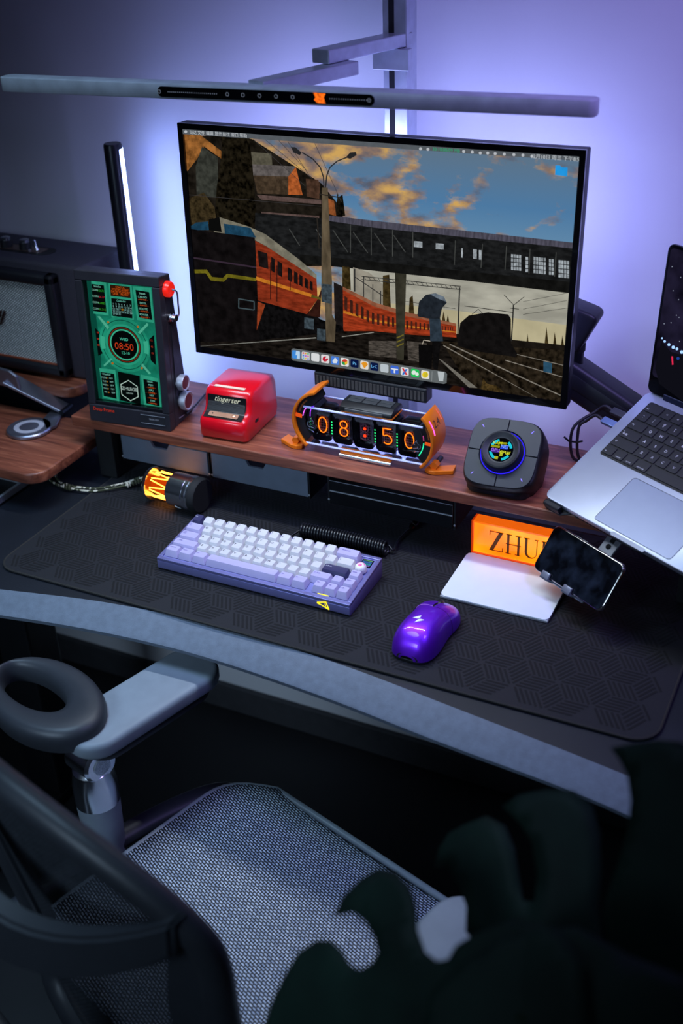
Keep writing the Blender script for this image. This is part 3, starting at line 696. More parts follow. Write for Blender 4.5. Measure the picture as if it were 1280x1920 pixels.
# things beyond the bridge
pic('factory_front', [[(660, 502), (690, 512), (722, 540), (722, 586), (690, 570), (660, 548)]], (152, 146, 132), 0.2, 60)
pic('factory_frames', [line((663, 520), (722, 560), 1.5), line((680, 520), (680, 566), 1.5), line((697, 534), (697, 574), 1.5), line((712, 546), (712, 580), 1.5), line((663, 505), (663, 548), 2.5)], (46, 46, 46), 0)
pic('far_trees', [[(640, 500), (654, 502), (656, 545), (640, 540)], [(716, 518), (728, 516), (732, 600), (716, 590)], [(766, 560), (772, 555), (776, 605), (764, 602)], [(776, 590), (800, 592), (800, 606), (776, 604)], [(826, 606), (830, 584), (834, 608)], [(834, 612), (838, 590), (842, 614)],
                  [(964, 648), (1000, 644), (1030, 648), (1060, 650), (1058, 665), (964, 660)], [(985, 648), (987.5, 626), (990, 648)], [(1019, 650), (1023, 614), (1027, 650)], [(1035, 650), (1038.5, 624), (1042, 650)], [(1050, 650), (1053, 630), (1056, 650)]], (62, 50, 26), 0.6, 140)
gan = [line((676, 519), (862, 538), 1.4), line((676, 525), (862, 544), 1.4), line((860, 540), (856, 648), 2.6), line((758, 566), (852, 580), 0.8)] + [line((680 + 9 * k, 520 + 0.92 * k), (684.5 + 9 * k, 526 + 0.92 * k), 0.9) for k in range(20)]
pic('rail_gantry', gan, (50, 50, 48), 0)
pic('ground_base', [[(358, 632), (640, 616), (860, 628), (1068, 650), (1062, 765), (700, 720), (366, 668)]], (26, 22, 18), 0.5, 70)
# red carriages
pic('carriage_roof', [[(640, 538), (700, 568), (760, 586), (854, 608), (854, 616), (760, 598), (700, 582), (640, 552)]], (150, 92, 66), 0.25, 100)
pic('carriage_side', [[(640, 544), (700, 576), (760, 594), (854, 613), (854, 634), (760, 628), (700, 622), (640, 622)]], (158, 56, 28), 0.4, 70, (1, 1, 4))
pic('carriage_stripe', [[(642, 583), (700, 600), (760, 611), (854, 623), (854, 625), (760, 614), (700, 604), (642, 588)]], (206, 124, 38), 0.15)
cw_ = []
for k in range(26):
    t = k / 26; x = 644 + 205 * (1 - (1 - t) ** 1.35); w = 4.4 * (1 - t) + 1.2
    def yt(x): return 556 + (x - 644) * (590 - 556) / 56 if x < 700 else (588 + (x - 700) * 14 / 60 if x < 760 else 602 + (x - 760) * 14 / 94)
    h = 20 * (1 - t) + 5
    cw_.append([(x, yt(x)), (x + w, yt(x + w)), (x + w, yt(x + w) + h), (x, yt(x) + h)])
pic('carriage_windows', cw_, (66, 34, 26), 0.3)
pic('carriage_end', [[(624, 530), (641, 538), (642, 622), (626, 618)]], (30, 26, 26), 0.3)
# locomotive
pic('loco_roof', [[(396, 414), (410, 408), (466, 426), (496, 440), (560, 488), (592, 516), (592, 526), (560, 505), (500, 464), (478, 452), (400, 440)]], (128, 124, 108), 0.3, 80)
pic('loco_blue_cap', [[(354, 424), (366, 418), (388, 416), (390, 432), (356, 432)], [(418, 420), (468, 428), (478, 446), (420, 440)]], (30, 70, 96), 0.3, 120)
pic('loco_nose', [[(354, 430), (400, 436), (476, 446), (480, 570), (486, 640), (372, 650), (358, 540)]], (19, 16, 17), 0.5, 60)
pic('loco_beacon', [[(390, 412), (410, 408), (414, 436), (390, 432)]], (13, 13, 13), 0)
pic('loco_band', [line((360, 484), (478, 502), 3)], (58, 44, 58), 0)
pic('loco_nose_stripe', [[(362, 506), (386, 506), (396, 520), (416, 522), (424, 514), (478, 522), (478, 528), (426, 521), (418, 529), (394, 527), (384, 513), (362, 513)]], (112, 104, 26), 0.3)
pic('loco_lamp_box', [line((445, 561), (475, 566), 2), line((445, 578), (475, 582), 2), line((446, 561), (446, 578), 2), line((475, 566), (475, 582), 2)], (70, 86, 92), 0)
pic('loco_undercarriage', [[(478, 556), (580, 584), (600, 600), (640, 612), (650, 640), (486, 640)]], (15, 14, 15), 0.6, 140)
pic('loco_side', [[(477, 452), (500, 464), (560, 503), (592, 524), (594, 562), (574, 590), (482, 564)]], (138, 50, 27), 0.4, 60, (1, 1, 3))
pic('loco_side_shade', [[(594, 562), (574, 592), (598, 596), (602, 540)]], (52, 26, 20), 0.3)
pic('loco_side_stripe', [[(479, 519), (583, 552), (582, 558), (479, 526)]], (206, 124, 38), 0.2)
pic('loco_stripe_shade', [[(583, 553), (600, 559), (600, 563), (582, 558)]], (96, 84, 30), 0.2)
pic('loco_lower', [[(482, 566), (496, 572), (480, 620)]], (150, 62, 32), 0.3)
lw = [[(482, 470), (500, 476), (502, 505), (484, 500)]] + [[(x, 480 + (x - 504) * 0.62), (x + w, 480 + (x + w - 504) * 0.62), (x + w, 480 + (x + w - 504) * 0.62 + h), (x, 480 + (x - 504) * 0.62 + h)] for x, w, h in ((507, 7, 26), (519, 9, 26), (538, 8, 24), (550, 7, 22), (560, 6, 20), (570, 6, 18), (580, 5, 16))]
pic('loco_windows', lw, (26, 20, 20), 0.4)
pic('loco_doors', [line((506, 492), (506, 562), 1.6), line((518, 498), (518, 566), 1.6), line((543, 512), (543, 545), 1.2)], (50, 22, 18), 0)
# platform and ground
pic('wet_platform', [[(362, 640), (486, 640), (640, 622), (760, 630), (856, 640), (880, 690), (860, 735), (700, 712), (372, 655)]], (27, 23, 20), 0.8, 60, (1, 1, 3))
pic('wet_gleam', [[(690, 640), (742, 640), (742, 672), (690, 668)], [(762, 640), (800, 644), (786, 680), (764, 676)]], (76, 70, 64), 0.6, 110, (1, 1, 4))
pic('platform_line', [line((371, 650), (592, 634), 2.2), line((640, 632), (700, 624), 1.5)], (150, 150, 142), 0.2)
pic('track_bed', [[(826, 640), (960, 652), (1062, 658), (1052, 757), (880, 732), (856, 680)]], (40, 33, 24), 0.8, 120)
pic('track_rails', [line((830, 648), (1006, 750), 2.2), line((842, 646), (1050, 742), 2.2), line((946, 676), (1056, 708), 1.6), line((964, 664), (1058, 686), 1.4)], (138, 132, 122), 0.3)
pic('dry_grass', [[(905, 710), (912, 720), (930, 724), (946, 742), (900, 732)]], (74, 58, 30), 0.7, 200)
pic('platform_edge', [[(820, 672), (828, 676), (894, 728), (878, 728)]], (118, 114, 106), 0.2)
pic('relay_box', [[(1018, 678), (1034, 682), (1034, 700), (1018, 698)]], (44, 84, 110), 0.2)
pic('far_loco', [[(862, 606), (878, 592), (914, 586), (952, 590), (957, 598), (957, 644), (969, 664), (966, 670), (884, 658), (856, 648)]], (20, 18, 18), 0.4, 80)
pic('far_loco_pantograph', [line((870, 574), (960, 586), 1.2), line((884, 590), (896, 580), 1), line((906, 590), (896, 580), 1)], (30, 28, 28), 0)
pic('far_lamp', [line((962, 572), (958, 640), 2.4), line((962, 572), (944, 553), 1.2), line((963, 572), (982, 557), 1.2), line((955, 578), (972, 580), 1.2), line((980, 566), (1062, 550), 0.7), line((980, 580), (1062, 564), 0.7), line((980, 590), (1062, 578), 0.7)], (44, 44, 42), 0)
pic('bridge_pillar', [[(740, 512), (761, 514), (757, 520), (756, 676), (743, 674), (743, 520)]], (54, 52, 42), 0.35, 60)
pic('pillar_stripes', [line((743, 634 + 8 * k), (756, 628 + 8 * k), 2.4) for k in range(3)], (116, 104, 40), 0)
# traveller with umbrella and suitcase
pic('traveller_legs', [[(809, 634), (826, 638), (820, 694), (812, 692), (810, 660)]], (16, 15, 16), 0.3)
pic('traveller_coat', [[(804, 598), (824, 594), (830, 640), (806, 640)]], (46, 58, 70), 0.3)
pic('suitcase', [[(784, 646), (811, 648), (808, 692), (785, 688)]], (12, 11, 12), 0.2)
pic('suitcase_handle', [line((791, 646), (794, 638), 1.4), line((794, 638), (806, 640), 1.4)], (190, 180, 165), 0)
pic('umbrella', [[(782, 590), (785, 566), (798, 553), (815, 550), (832, 557), (837, 568), (828, 578), (824, 598), (806, 598), (784, 594)]], (34, 40, 48), 0.3)
pic('umbrella_light', [[(806, 552), (816, 550), (832, 557), (836, 566), (820, 560)]], (108, 120, 132), 0.3)
# lamp post in front
pic('lamp_post', [[(603, 352), (614, 352), (616, 480), (620, 486), (622, 530), (620, 566), (622, 590), (629, 604), (627, 642), (611, 640), (611, 566), (602, 560), (606, 480)]], (94, 82, 64), 0.4, 80, (1, 1, 0.4))
pic('lamp_post_box', [[(602, 532), (622, 534), (622, 570), (602, 566)], [(594, 616), (610, 618), (610, 640), (594, 638)], [(570, 595), (588, 598), (588, 618), (570, 616)]], (62, 74, 82), 0.5, 150)
pic('lamp_post_bracket', [line((598, 364), (634, 370), 2), line((594, 408), (598, 466), 2.5), line((632, 364), (633, 374), 2)], (44, 40, 36), 0)
arms = []
for pts in ([(607, 352), (606, 332), (600, 314), (586, 298), (566, 286)], [(610, 352), (612, 330), (618, 314), (632, 302), (650, 295)]):
    for a, b_ in zip(pts, pts[1:]): arms.append(line(a, b_, 2.2))
pic('lamp_arms', arms, (44, 44, 46), 0)
pic('lamp_heads', [[(545, 276), (553, 276), (565, 286), (562, 291), (550, 286)], [(648, 295), (656, 286), (667, 285), (668, 291), (656, 298)]], (40, 40, 42), 0)
# menu bar, folder and dock
pic('menu_bar', [[(338, 239), (1086, 290), (1086, 302), (338, 251)]], (92, 98, 104), 0.1)
def scr_text(s, px, py_, size, m, align='CENTER', rot=0.0):
    q = ploc(MM, px, py_)
    return text(s, size, m, scr, XZ(q.x, 0.0044 - (LAY[0] + 2) * 0.00006, q.z, 0), 'menu_lettering', align=align)
m_txt = glow('menu_white', (205, 210, 215), 0.9)
for s, x in (('访达', 362), ('文件', 377), ('编辑', 393), ('显示', 409), ('前往', 424), ('窗口', 440), ('帮助', 456)):
    scr_text(s, x, 248.5 + (x - 362) * 0.065, 0.0062, m_txt)
scr_text('12月10日 周三 下午8:50', 1042, 296.5, 0.0066, m_txt)
scr_text('33:10:08/09 MB', 836, 281.5, 0.0062, glow('menu_green', (30, 170, 120), 0.9))
mi = []
for x, y in ((348, 247), (788, 279), (802, 280), (869, 284), (885, 285), (900, 287), (914, 287), (928, 288), (945, 289), (963, 290), (980, 291), (997, 293)):
    mi.append([(x + 3 * math.cos(k * PI / 4), y + 3 * math.sin(k * PI / 4)) for k in range(8)])
pic('menu_icons', mi, (196, 200, 206), 0, up=2)
pic('folder_icon', [[(1041, 310), (1049, 310), (1052, 313), (1064, 314), (1063, 331), (1040, 328)]], (38, 158, 236), 0.1, 60)
pic('dock', [[(549, 653), (834, 697), (838, 701), (837, 718), (832, 721), (549, 676), (546, 672), (546, 656)]], (104, 110, 112), 0.08, 30)
def icon(cx, cy, col, s=7.6):
    sk = 0.155
    pts = rrect(2 * s, 2 * s, 2.6, 3, 0, 0)
    return pic('dock_icon', [[(cx + a, cy + b_ + a * sk) for a, b_ in pts]], col, 0, up=0)
dock = [(555, 665, (70, 150, 235)), (573, 667.5, (214, 216, 222)), (591, 670, (232, 234, 236)), (609.5, 673, (236, 232, 234)), (628, 676, (76, 134, 232)), (646, 679, (240, 240, 238)), (664.5, 681.5, (10, 22, 66)), (683, 684.5, (236, 232, 224)), (701.5, 687.5, (12, 26, 70)), (720.5, 690.5, (198, 208, 216)), (739.5, 693.5, (66, 112, 226)), (758.5, 696.5, (232, 236, 240)), (778, 699.5, (36, 208, 96)), (797, 702.5, (238, 236, 226))]
LAY[0] += 1
for x, y, c in dock: icon(x, y, c)
LAY[0] += 1
def ic(name, polys, col): return pic('icon_mark', polys, col, 0, up=0)
def disc(x, y, r, n=12, a0=0, a1=360): return [(x + r * math.cos(R(a0 + (a1 - a0) * k / n)), y + r * math.sin(R(a0 + (a1 - a0) * k / n))) for k in range(n if a1 - a0 >= 360 else n + 1)]
ic('', [[(555, 658), (562, 659), (562, 673), (556, 672), (557, 666), (554, 666)]], (196, 226, 250))
for k, c in enumerate(((236, 90, 80), (240, 170, 60), (90, 200, 110), (80, 140, 240), (190, 110, 220), (240, 120, 150), (110, 200, 220), (240, 200, 70), (120, 120, 230))):
    ic('', [disc(568.5 + (k % 3) * 4.5, 662 + (k // 3) * 4.8 + (k % 3) * 0.7, 1.7, 8)], c)
ic('', [disc(609.5, 673, 5, 14, -20, 300) + disc(609.5, 673, 2.8, 14, 300, -20)[::1], [(609, 672), (615, 673), (615, 675.5), (609, 674.5)]], (206, 34, 60))
ic('', [[(628, 670), (633, 676), (631, 681), (625, 681), (623, 677)]], (226, 238, 252))
ic('', [disc(646, 679, 5.6, 12, 200, 340) + [(646, 679)]], (222, 66, 52)); ic('', [disc(646, 679, 5.6, 12, 80, 200) + [(646, 679)]], (48, 160, 84)); ic('', [disc(646, 679, 5.6, 12, -20, 80) + [(646, 679)]], (246, 196, 54))
ic('', [[(677, 681), (681, 678), (686, 679), (690, 683), (683, 691)]], (244, 160, 40))
ic('', [[(733, 690), (746, 692), (746, 694), (741, 694), (741, 700), (738, 699), (738, 693), (733, 692)]], (240, 246, 252))
ic('', [[(753, 690), (757, 691), (764, 703), (760, 703)]], (222, 54, 66)); ic('', [[(760, 692), (764, 692), (757, 703), (753, 702)]], (40, 120, 220))
ic('', [disc(775.5, 698.5, 4.2, 12), disc(781.5, 701.5, 3.4, 12)], (236, 250, 240))
ic('', [disc(797, 702.5, 5.8, 14)], (250, 214, 40)); ic('', [[(796, 698), (801, 699), (800, 705), (797, 708), (794, 706), (797, 703)]], (40, 160, 80))
ic('', [[(820, 696), (833, 698), (830.5, 715), (822.5, 714)]], (196, 204, 208))
pic('icon_mark', [line((810, 696), (809, 715), 1)], (150, 156, 158), 0, up=1)
for s, x, y in (('Ps', 664.5, 681.5), ('LrC', 701.5, 687.5)):
    q = ploc(MM, x, y)
    text(s, 0.0074 if s == 'Ps' else 0.0064, glow('icon_blue_text', (110, 190, 250), 1.0), scr, Matrix.Translation((q.x, 0.0044 - (LAY[0] + 2) * 0.00006, q.z)) @ Matrix.Rotation(PI / 2, 4, 'X'), 'icon_lettering')
# ---- light strip bar under the monitor
pb = thing('pixel_light_bar', 'small black bar with a row of dark segments hanging under the monitor', 'light bar', (-0.693, 1.466, T + 0.215))
q0, q1 = py(588, 697, 1.458), py(797, 731, 1.458)
zc = T + 0.2165
bx0, bx1 = q0.x, q1.x + 0.002
obj('case', box(bx0, bx1, 1.458, 1.482, T + 0.2085, T + 0.2315, 0.002), m_black, pb, world=True)
n = 30
sg = box(-0.0021, 0.0021, -0.0006, 0.0006, -0.0072, 0.0072)
sgm = bpy.data.meshes.new('segment'); sg.to_mesh(sgm); sg.free()
m_seg = mat('segment_grey', (70, 68, 66), 0.35)
for k in range(n):
    obj('segment', sgm, m_seg, pb, wmat(pb).inverted() @ TR(bx0 + 0.006 + (bx1 - bx0 - 0.012) * k / (n - 1), 1.4577, T + 0.2195))
# ---- monitor arm
ma = thing('gas_spring_mount', 'black gas-spring monitor arm behind the right edge of the monitor', 'monitor arm', (-0.12, 1.60, T))
m_arm = mat('arm_black', (30, 30, 37), 0.45, 0.2)
jc = Vector((-0.44, 1.53, T + 0.335))
obj('vesa_plate', box(-0.53, -0.47, 1.520, 1.526, T + 0.33, T + 0.43, 0.001), m_arm, ma, world=True)
obj('tilt_head', prism([(-0.48, T + 0.318), (-0.392, T + 0.292), (-0.366, T + 0.345), (-0.374, T + 0.352), (-0.41, T + 0.362), (-0.48, T + 0.372)], 1.53, 1.575, 'y', 0.006, 3), m_arm, ma, world=True, smooth=30)
obj('swivel_post', lathe([(0.014, 0.0), (0.014, 0.045)], 24, TR(-0.402, 1.553, T + 0.262)), m_dark_metal, ma, world=True, smooth=40)
obj('swivel_ring', lathe([(0.0155, 0.026), (0.0155, 0.036)], 24, TR(-0.402, 1.553, T + 0.262)), m_black_matte, ma, world=True, smooth=40)
p0 = Vector((-0.43, 1.553, T + 0.268)); p1 = Vector((-0.13, 1.59, T + 0.085))
d = (p1 - p0); L = d.length; xa = d.normalized(); ya = Vector((0, 0, 1)).cross(xa).normalized(); za = xa.cross(ya)
MAr = Matrix(((xa.x, ya.x, za.x, p0.x), (xa.y, ya.y, za.y, p0.y), (xa.z, ya.z, za.z, p0.z), (0, 0, 0, 1)))
obj('spring_arm', box(-0.01, L, -0.026, 0.026, -0.030, 0.022, 0.009, 3, None, MAr), m_arm, ma, world=True, smooth=30)
obj('arm_cover', box(0.03, L - 0.02, -0.0275, 0.0275, -0.012, 0.010, 0.004, 2, None, MAr), m_black, ma, world=True, smooth=30)
obj('base_post', lathe([(0.032, 0.0), (0.032, 0.01), (0.019, 0.014), (0.019, 0.115)], 28, TR(-0.11, 1.585, T)), m_arm, ma, world=True, smooth=35)
# ================================================================= green dashboard display
dd = thing('dashboard_display', 'black retro tabletop display with green futuristic dashboard and side knobs', 'display', (-1.0743, 1.3566, T + 0.1305), (R(-3.72), 0, R(4.97)))
DW, DH = 0.150, 0.252
MD = wmat(dd)
m_dd = mat('display_case', (38, 38, 45), 0.42, 0.1, bump=0.05)
# side profile (y back, z up): deep foot, narrower head; sits flat so the foot compensates the tilt
prof = [(0.0, 0.0), (0.078, 0.006), (0.076, 0.03), (0.062, 0.06), (0.034, 0.252), (0.0, 0.252)]
fr_t, fr_b, fr_s = 0.016, 0.030, 0.013
bm = bm_new()
box(-DW/2, DW/2, 0, 0.016, DH - fr_t, DH, 0.0015, 2, bm); box(-DW/2, DW/2, 0, 0.016, 0, fr_b, 0.0015, 2, bm)
box(-DW/2, -DW/2 + fr_s, 0, 0.016, fr_b, DH - fr_t, 0.0015, 2, bm); box(DW/2 - fr_s, DW/2, 0, 0.016, fr_b, DH - fr_t, 0.0015, 2, bm)
obj('front_frame', bm, m_dd, dd)
obj('rear_case', prism([(0.0165, 0.001), (0.078, 0.006), (0.078, 0.035), (0.062, 0.06), (0.036, 0.25), (0.0165, 0.251)], -DW/2 + 0.0005, DW/2 - 0.0005, 'x', 0.002, 2), m_dd, dd)
obj('carbon_side_panel', prism([(0.026, 0.05), (0.056, 0.065), (0.0385, 0.185), (0.026, 0.185)], DW/2, DW/2 + 0.0012, 'x'), mat('carbon_weave', (48, 46, 56), 0.4, 0.2, noise=0.5, nscale=700), dd)
obj('sill', box(-DW/2 + fr_s, DW/2 - fr_s, 0.002, 0.014, fr_b, fr_b + 0.006, 0.001), m_dark_metal, dd)
gsc = obj('screen', flatpoly([(-DW/2 + fr_s, 0.012, fr_b), (DW/2 - fr_s, 0.012, fr_b), (DW/2 - fr_s, 0.012, DH - fr_t), (-DW/2 + fr_s, 0.012, DH - fr_t)]), glow('dash_back', (8, 20, 18), 0.8), dd)
MDs = MD @ TR(0, 0.012, 0)
DL = [0]
def gp(px_, py_):
    q = ploc(MDs, px_, py_)
    return (max(-DW/2 + fr_s, min(DW/2 - fr_s, q.x)), max(fr_b, min(DH - fr_t, q.z)))
def gpic(name, polys, col, st=0.72, noise=0.0, nscale=200, up=1, px=True):
    DL[0] += up; y = 0.0119 - DL[0] * 0.00007
    bm = bm_new()
    for pl_ in polys:
        v = [bm.verts.new((a, y, b_)) for a, b_ in ([gp(*q) for q in pl_] if px else pl_)]
        try: bm.faces.new(v)
        except ValueError: pass
    bmesh.ops.triangulate(bm, faces=bm.faces)
    return obj(name, bm, glow('dash_%s_%d_%d_%d' % ((name,) + tuple(col)), col, st, noise, nscale), gsc)
def gtext(s, px_, py_, size, col, name='screen_lettering', st=0.85):
    q = gp(px_, py_)
    return text(s, size, glow('dasht_%d_%d_%d' % tuple(col), col, st), gsc, XZ(q[0], 0.0119 - (DL[0] + 1) * 0.00007, q[1]), name)
# crop helper: pixels measured on an enlarged view of the display (origin 130,490; scale 5.818)
def k5(x, y): return (130 + x / 5.818, 490 + y / 5.818)
def k6(x, y): return (130 + x / 5.333, 640 + y / 5.333)
GRN = (26, 138, 112); GRL = (56, 176, 144); GRD = (12, 84, 70); DRK = (7, 14, 14)
gpic('green_plate', [[k5(190, 185), k5(905, 270), k6(930, 700), k6(330, 610), k5(300, 980)]], GRN, 0.70, 0.25, 60)
gpic('green_edge_shade', [[k5(185, 180), k5(235, 190), k5(345, 980), k6(330, 600), k6(270, 590), k5(290, 960)]], GRD, 0.70)
gpic('panel_rim', [[k5(238, 205), k5(400, 225), k5(430, 590), k5(265, 570)], [k5(690, 270), k5(890, 290), k5(925, 670), k5(740, 640)], [k6(300, 265), k6(460, 285), k6(500, 600), k6(340, 560)], [k6(715, 330), k6(890, 370), k6(925, 690), k6(750, 640)], [k5(428, 240), k5(680, 265), k5(705, 640), k5(462, 610)]], GRL, 0.70, 0.15, 80)
gpic('dark_panel', [[k5(242, 245), k5(378, 262), k5(408, 560), k5(262, 540)], [k5(722, 310), k5(872, 335), k5(905, 640), k5(760, 610)], [k5(445, 252), k5(662, 278), k5(670, 400), k5(452, 375)], [k5(458, 400), k5(680, 425), k5(690, 622), k5(472, 595)],
                    [k6(312, 305), k6(450, 325), k6(475, 575), k6(345, 545)], [k6(740, 375), k6(885, 405), k6(905, 650), k6(770, 620)], [k6(485, 300), k6(705, 345), k6(715, 630), k6(510, 590)], [k5(280, 720), k5(345, 790), k5(350, 980), k6(350, 110), k6(290, 145)], [k5(925, 800), k5(870, 850), k6(800, 60), k6(815, 190), k6(868, 240)]], DRK, 0.70)
gpic('amber_notice', [[k5(447, 255), k5(660, 280), k5(667, 396), k5(453, 372)]], (58, 26, 10), 0.70)
# central dial
dcx, dcz = gp(233.5, 646.5)
def ring(r0_, r1_, n=40, a0=0, a1=360):
    out = []
    for k in range(n):
        t0, t1 = R(a0 + (a1 - a0) * k / n), R(a0 + (a1 - a0) * (k + 1) / n)
        out.append([(dcx + r0_ * math.cos(t0), dcz + r0_ * math.sin(t0)), (dcx + r1_ * math.cos(t0), dcz + r1_ * math.sin(t0)), (dcx + r1_ * math.cos(t1), dcz + r1_ * math.sin(t1)), (dcx + r0_ * math.cos(t1), dcz + r0_ * math.sin(t1))])
    return out
gpic('dial_plate', ring(0, 0.046), (36, 160, 128), 0.70, 0.2, 60, px=False)
gpic('dial_groove', ring(0.0400, 0.0412), GRD, 0.70, px=False)
gpic('dial_ear', ring(0.036, 0.044, 10, 165, 195) + ring(0.036, 0.044, 10, -15, 15), (70, 196, 160), 0.70, px=False)
gpic('dial_rim', ring(0.030, 0.034), (48, 176, 142), 0.70, px=False)
gpic('dial_dark_ring', ring(0.026, 0.030), (10, 22, 20), 0.70, px=False)
gpic('dial_red_ring', ring(0.0272, 0.0285), (150, 50, 24), 0.70, px=False)
gpic('dial_bright_ring', ring(0.0236, 0.0255), (80, 210, 170), 0.70, px=False)
gpic('dial_face', ring(0, 0.0234), (5, 10, 11), 0.70, px=False)
gpic('dial_struts', [[k5(310, 600), k5(335, 595), k5(440, 715), k5(420, 740)], [k5(850, 670), k5(868, 690), k5(775, 790), k5(750, 775)], [k6(345, 235), k6(420, 165), k6(435, 178), k6(355, 250)], [k6(735, 220), k6(820, 320), k6(800, 328), k6(720, 235)]], (96, 200, 168), 0.70)
gpic('amber_bolts', [disc(k5(427, 662)[0], k5(427, 662)[1], 2.2, 10), disc(k5(750, 712)[0], k5(750, 712)[1], 2.2, 10), disc(k6(435, 218)[0], k6(435, 218)[1], 2.2, 10), disc(k6(728, 265)[0], k6(728, 265)[1], 2.2, 10)], (214, 120, 30), 0.70)
RED = (216, 62, 28)
gtext('08:50', 233.5, 650, 0.0158, RED)
gtext('WED', 233, 636, 0.0068, (90, 214, 180)); gtext('12-10', 236, 662, 0.0068, (90, 214, 180))
gtext('Stocks', *k5(308, 272), 0.0048, (150, 220, 200)); gtext('News', *k5(798, 350), 0.0048, (150, 220, 200)); gtext('Calendar', *k5(570, 432), 0.0046, (120, 210, 190))
for k, c in enumerate(((40, 170, 50), (200, 40, 60), (60, 170, 40), (60, 150, 40))):
    gtext('COIN', *k5(284 + 4 * k, 310 + 68 * k), 0.0045, (150, 210, 190)); gtext(('3.0671', '-36.27', '0.4082', '86.312')[k], *k5(346 + 6 * k, 320 + 68 * k), 0.0048, c)
for k, s in enumerate(('STATUS', 'SYSTEM ALERT', 'DATA STANDBY', 'LINK   READY')):
    gtext(s, *k5(556 + 3 * k, 285 + 25 * k), 0.0046, (232, 96, 28))
for k in range(4):
    gtext(('CARGO', 'INTEL', 'ROUTE', 'POWER')[k], *k5(800 + 6 * k, 390 + 64 * k), 0.0045, (140, 214, 196)); gtext('- normal -', *k5(806 + 6 * k, 415 + 64 * k), 0.0044, (226, 92, 40))
    gtext(('MEM', 'CPU', 'NET', 'FAN')[k], *k6(815 + 7 * k, 437 + 52 * k), 0.0045, (140, 214, 196)); gtext('- running -', *k6(818 + 7 * k, 460 + 52 * k), 0.0042, (226, 92, 40))
gtext('Weather', *k6(375, 328), 0.0044, (140, 214, 196)); gtext('News', *k6(810, 402), 0.0044, (140, 214, 196))
for k in range(5):
    gtext('MON TUE WED THU FRI'.split()[k], *k6(350 + 5 * k, 360 + 36 * k), 0.0040, (150, 200, 190)); gtext('☀' if False else 'o', *k6(378 + 5 * k, 362 + 36 * k), 0.0048, (230, 150, 40)); gtext('18/9', *k6(418 + 6 * k, 368 + 36 * k), 0.0040, (150, 200, 190))
d_ = 1
for r in range(5):
    for c in range(7):
        if d_ > 31: break
        gtext(str(d_), *k5(482 + c * 31 + r * 3, 460 + r * 27 + c * 4), 0.0044, (240, 150, 30) if d_ == 18 else (150, 200, 195)); d_ += 1
# hexagon badge
hx, hz_ = gp(*k6(605, 490))
hexo = [(hx + 0.0182 * math.cos(R(90 + 60 * k)), hz_ + 0.0182 * math.sin(R(90 + 60 * k))) for k in range(6)]
hexi = [(hx + 0.0168 * math.cos(R(90 + 60 * k)), hz_ + 0.0168 * math.sin(R(90 + 60 * k))) for k in range(6)]
gpic('hexagon_badge', [[hexo[k], hexo[(k + 1) % 6], hexi[(k + 1) % 6], hexi[k]] for k in range(6)], (205, 225, 215), 0.9, px=False)
gtext('ZHUIGE', *k6(605, 475), 0.0082, (200, 215, 210)); gtext('DESIGN', *k6(608, 518), 0.0036, (170, 190, 185))
for k in range(3):
    gtext('08', *k5(316 + 3 * k, 775 + 68 * k), 0.0042, (210, 60, 40)); gtext('12', *k5(898 + 6 * k, 860 + 70 * k), 0.0042, (210, 60, 40))
text('Deep Frame', 0.0080, glow('red_print', (214, 58, 34), 0.6), dd, XZ(-0.047, -0.0003, 0.0225), 'lettering')
obj('info_plate', box(0.022, 0.066, -0.0004, 0.0002, 0.0085, 0.0245), mat('plate_dark', (34, 35, 40), 0.4), dd)
for z in (0.0095, 0.0238): obj('plate_line', box(0.022, 0.066, -0.0007, -0.0003, z - 0.0004, z + 0.0004), m_alu, dd)
text('08-00-024', 0.0042, mat('plate_text', (150, 152, 158), 0.5), dd, XZ(0.046, -0.0008, 0.0175), 'lettering')
# glass pane in front of the screen
obj('front_glass', box(-DW/2 + fr_s, DW/2 - fr_s, 0.0035, 0.0040, fr_b + 0.0065, DH - fr_t), mat('thin_glass', (235, 245, 242), 0.04, trans=1.0, ior=1.08, noise=0.01), dd)
# knobs and guarded switch on the right side
def side(y, z, bm_prof, n=28): return lathe(bm_prof, n, TR(DW/2, y, z) @ Matrix.Rotation(PI / 2, 4, 'Y'))
for z, r in ((0.073, 0.0130), (0.040, 0.0155)):
    yk = 0.036 if z > 0.05 else 0.042
    k = obj('knob', side(yk, z, [(r * 0.8, 0.0), (r * 0.8, 0.003), (r, 0.004), (r, 0.013), (r * 0.93, 0.014), (r * 0.80, 0.0125), (0, 0.0125)], 36), m_alu, dd, smooth=35)
    obj('knob_inlay', side(yk, z, [(r * 0.78, 0.0126), (r * 0.3, 0.0130), (0, 0.0130)], 30), mat('knob_inlay', (120, 60, 66), 0.35, 0.4), k, smooth=40)
rb = obj('red_button', side(0.022, 0.229, [(0.0125, 0.0), (0.0125, 0.006), (0.011, 0.0085), (0.0, 0.009)], 32), mat('red_lit', (200, 20, 18), 0.3, emit=(255, 40, 20), estr=0.55), dd, smooth=40)
tg = obj('toggle_switch', side(0.026, 0.183, [(0.0075, 0), (0.0075, 0.003), (0.005, 0.004), (0.004, 0.010), (0.0055, 0.012), (0, 0.012)], 20), m_chrome, dd, smooth=40)
obj('toggle_guard', tube(smooth_path([(DW/2 + 0.009, 0.022, 0.229), (DW/2 + 0.015, 0.027, 0.224), (DW/2 + 0.014, 0.030, 0.205), (DW/2 + 0.013, 0.031, 0.186), (DW/2 + 0.003, 0.031, 0.183)], 4), 0.0014, 8), m_chrome, tg, smooth=60)
obj('side_vent', box(DW/2, DW/2 + 0.001, 0.030, 0.046, 0.012, 0.0135), m_alu, dd)
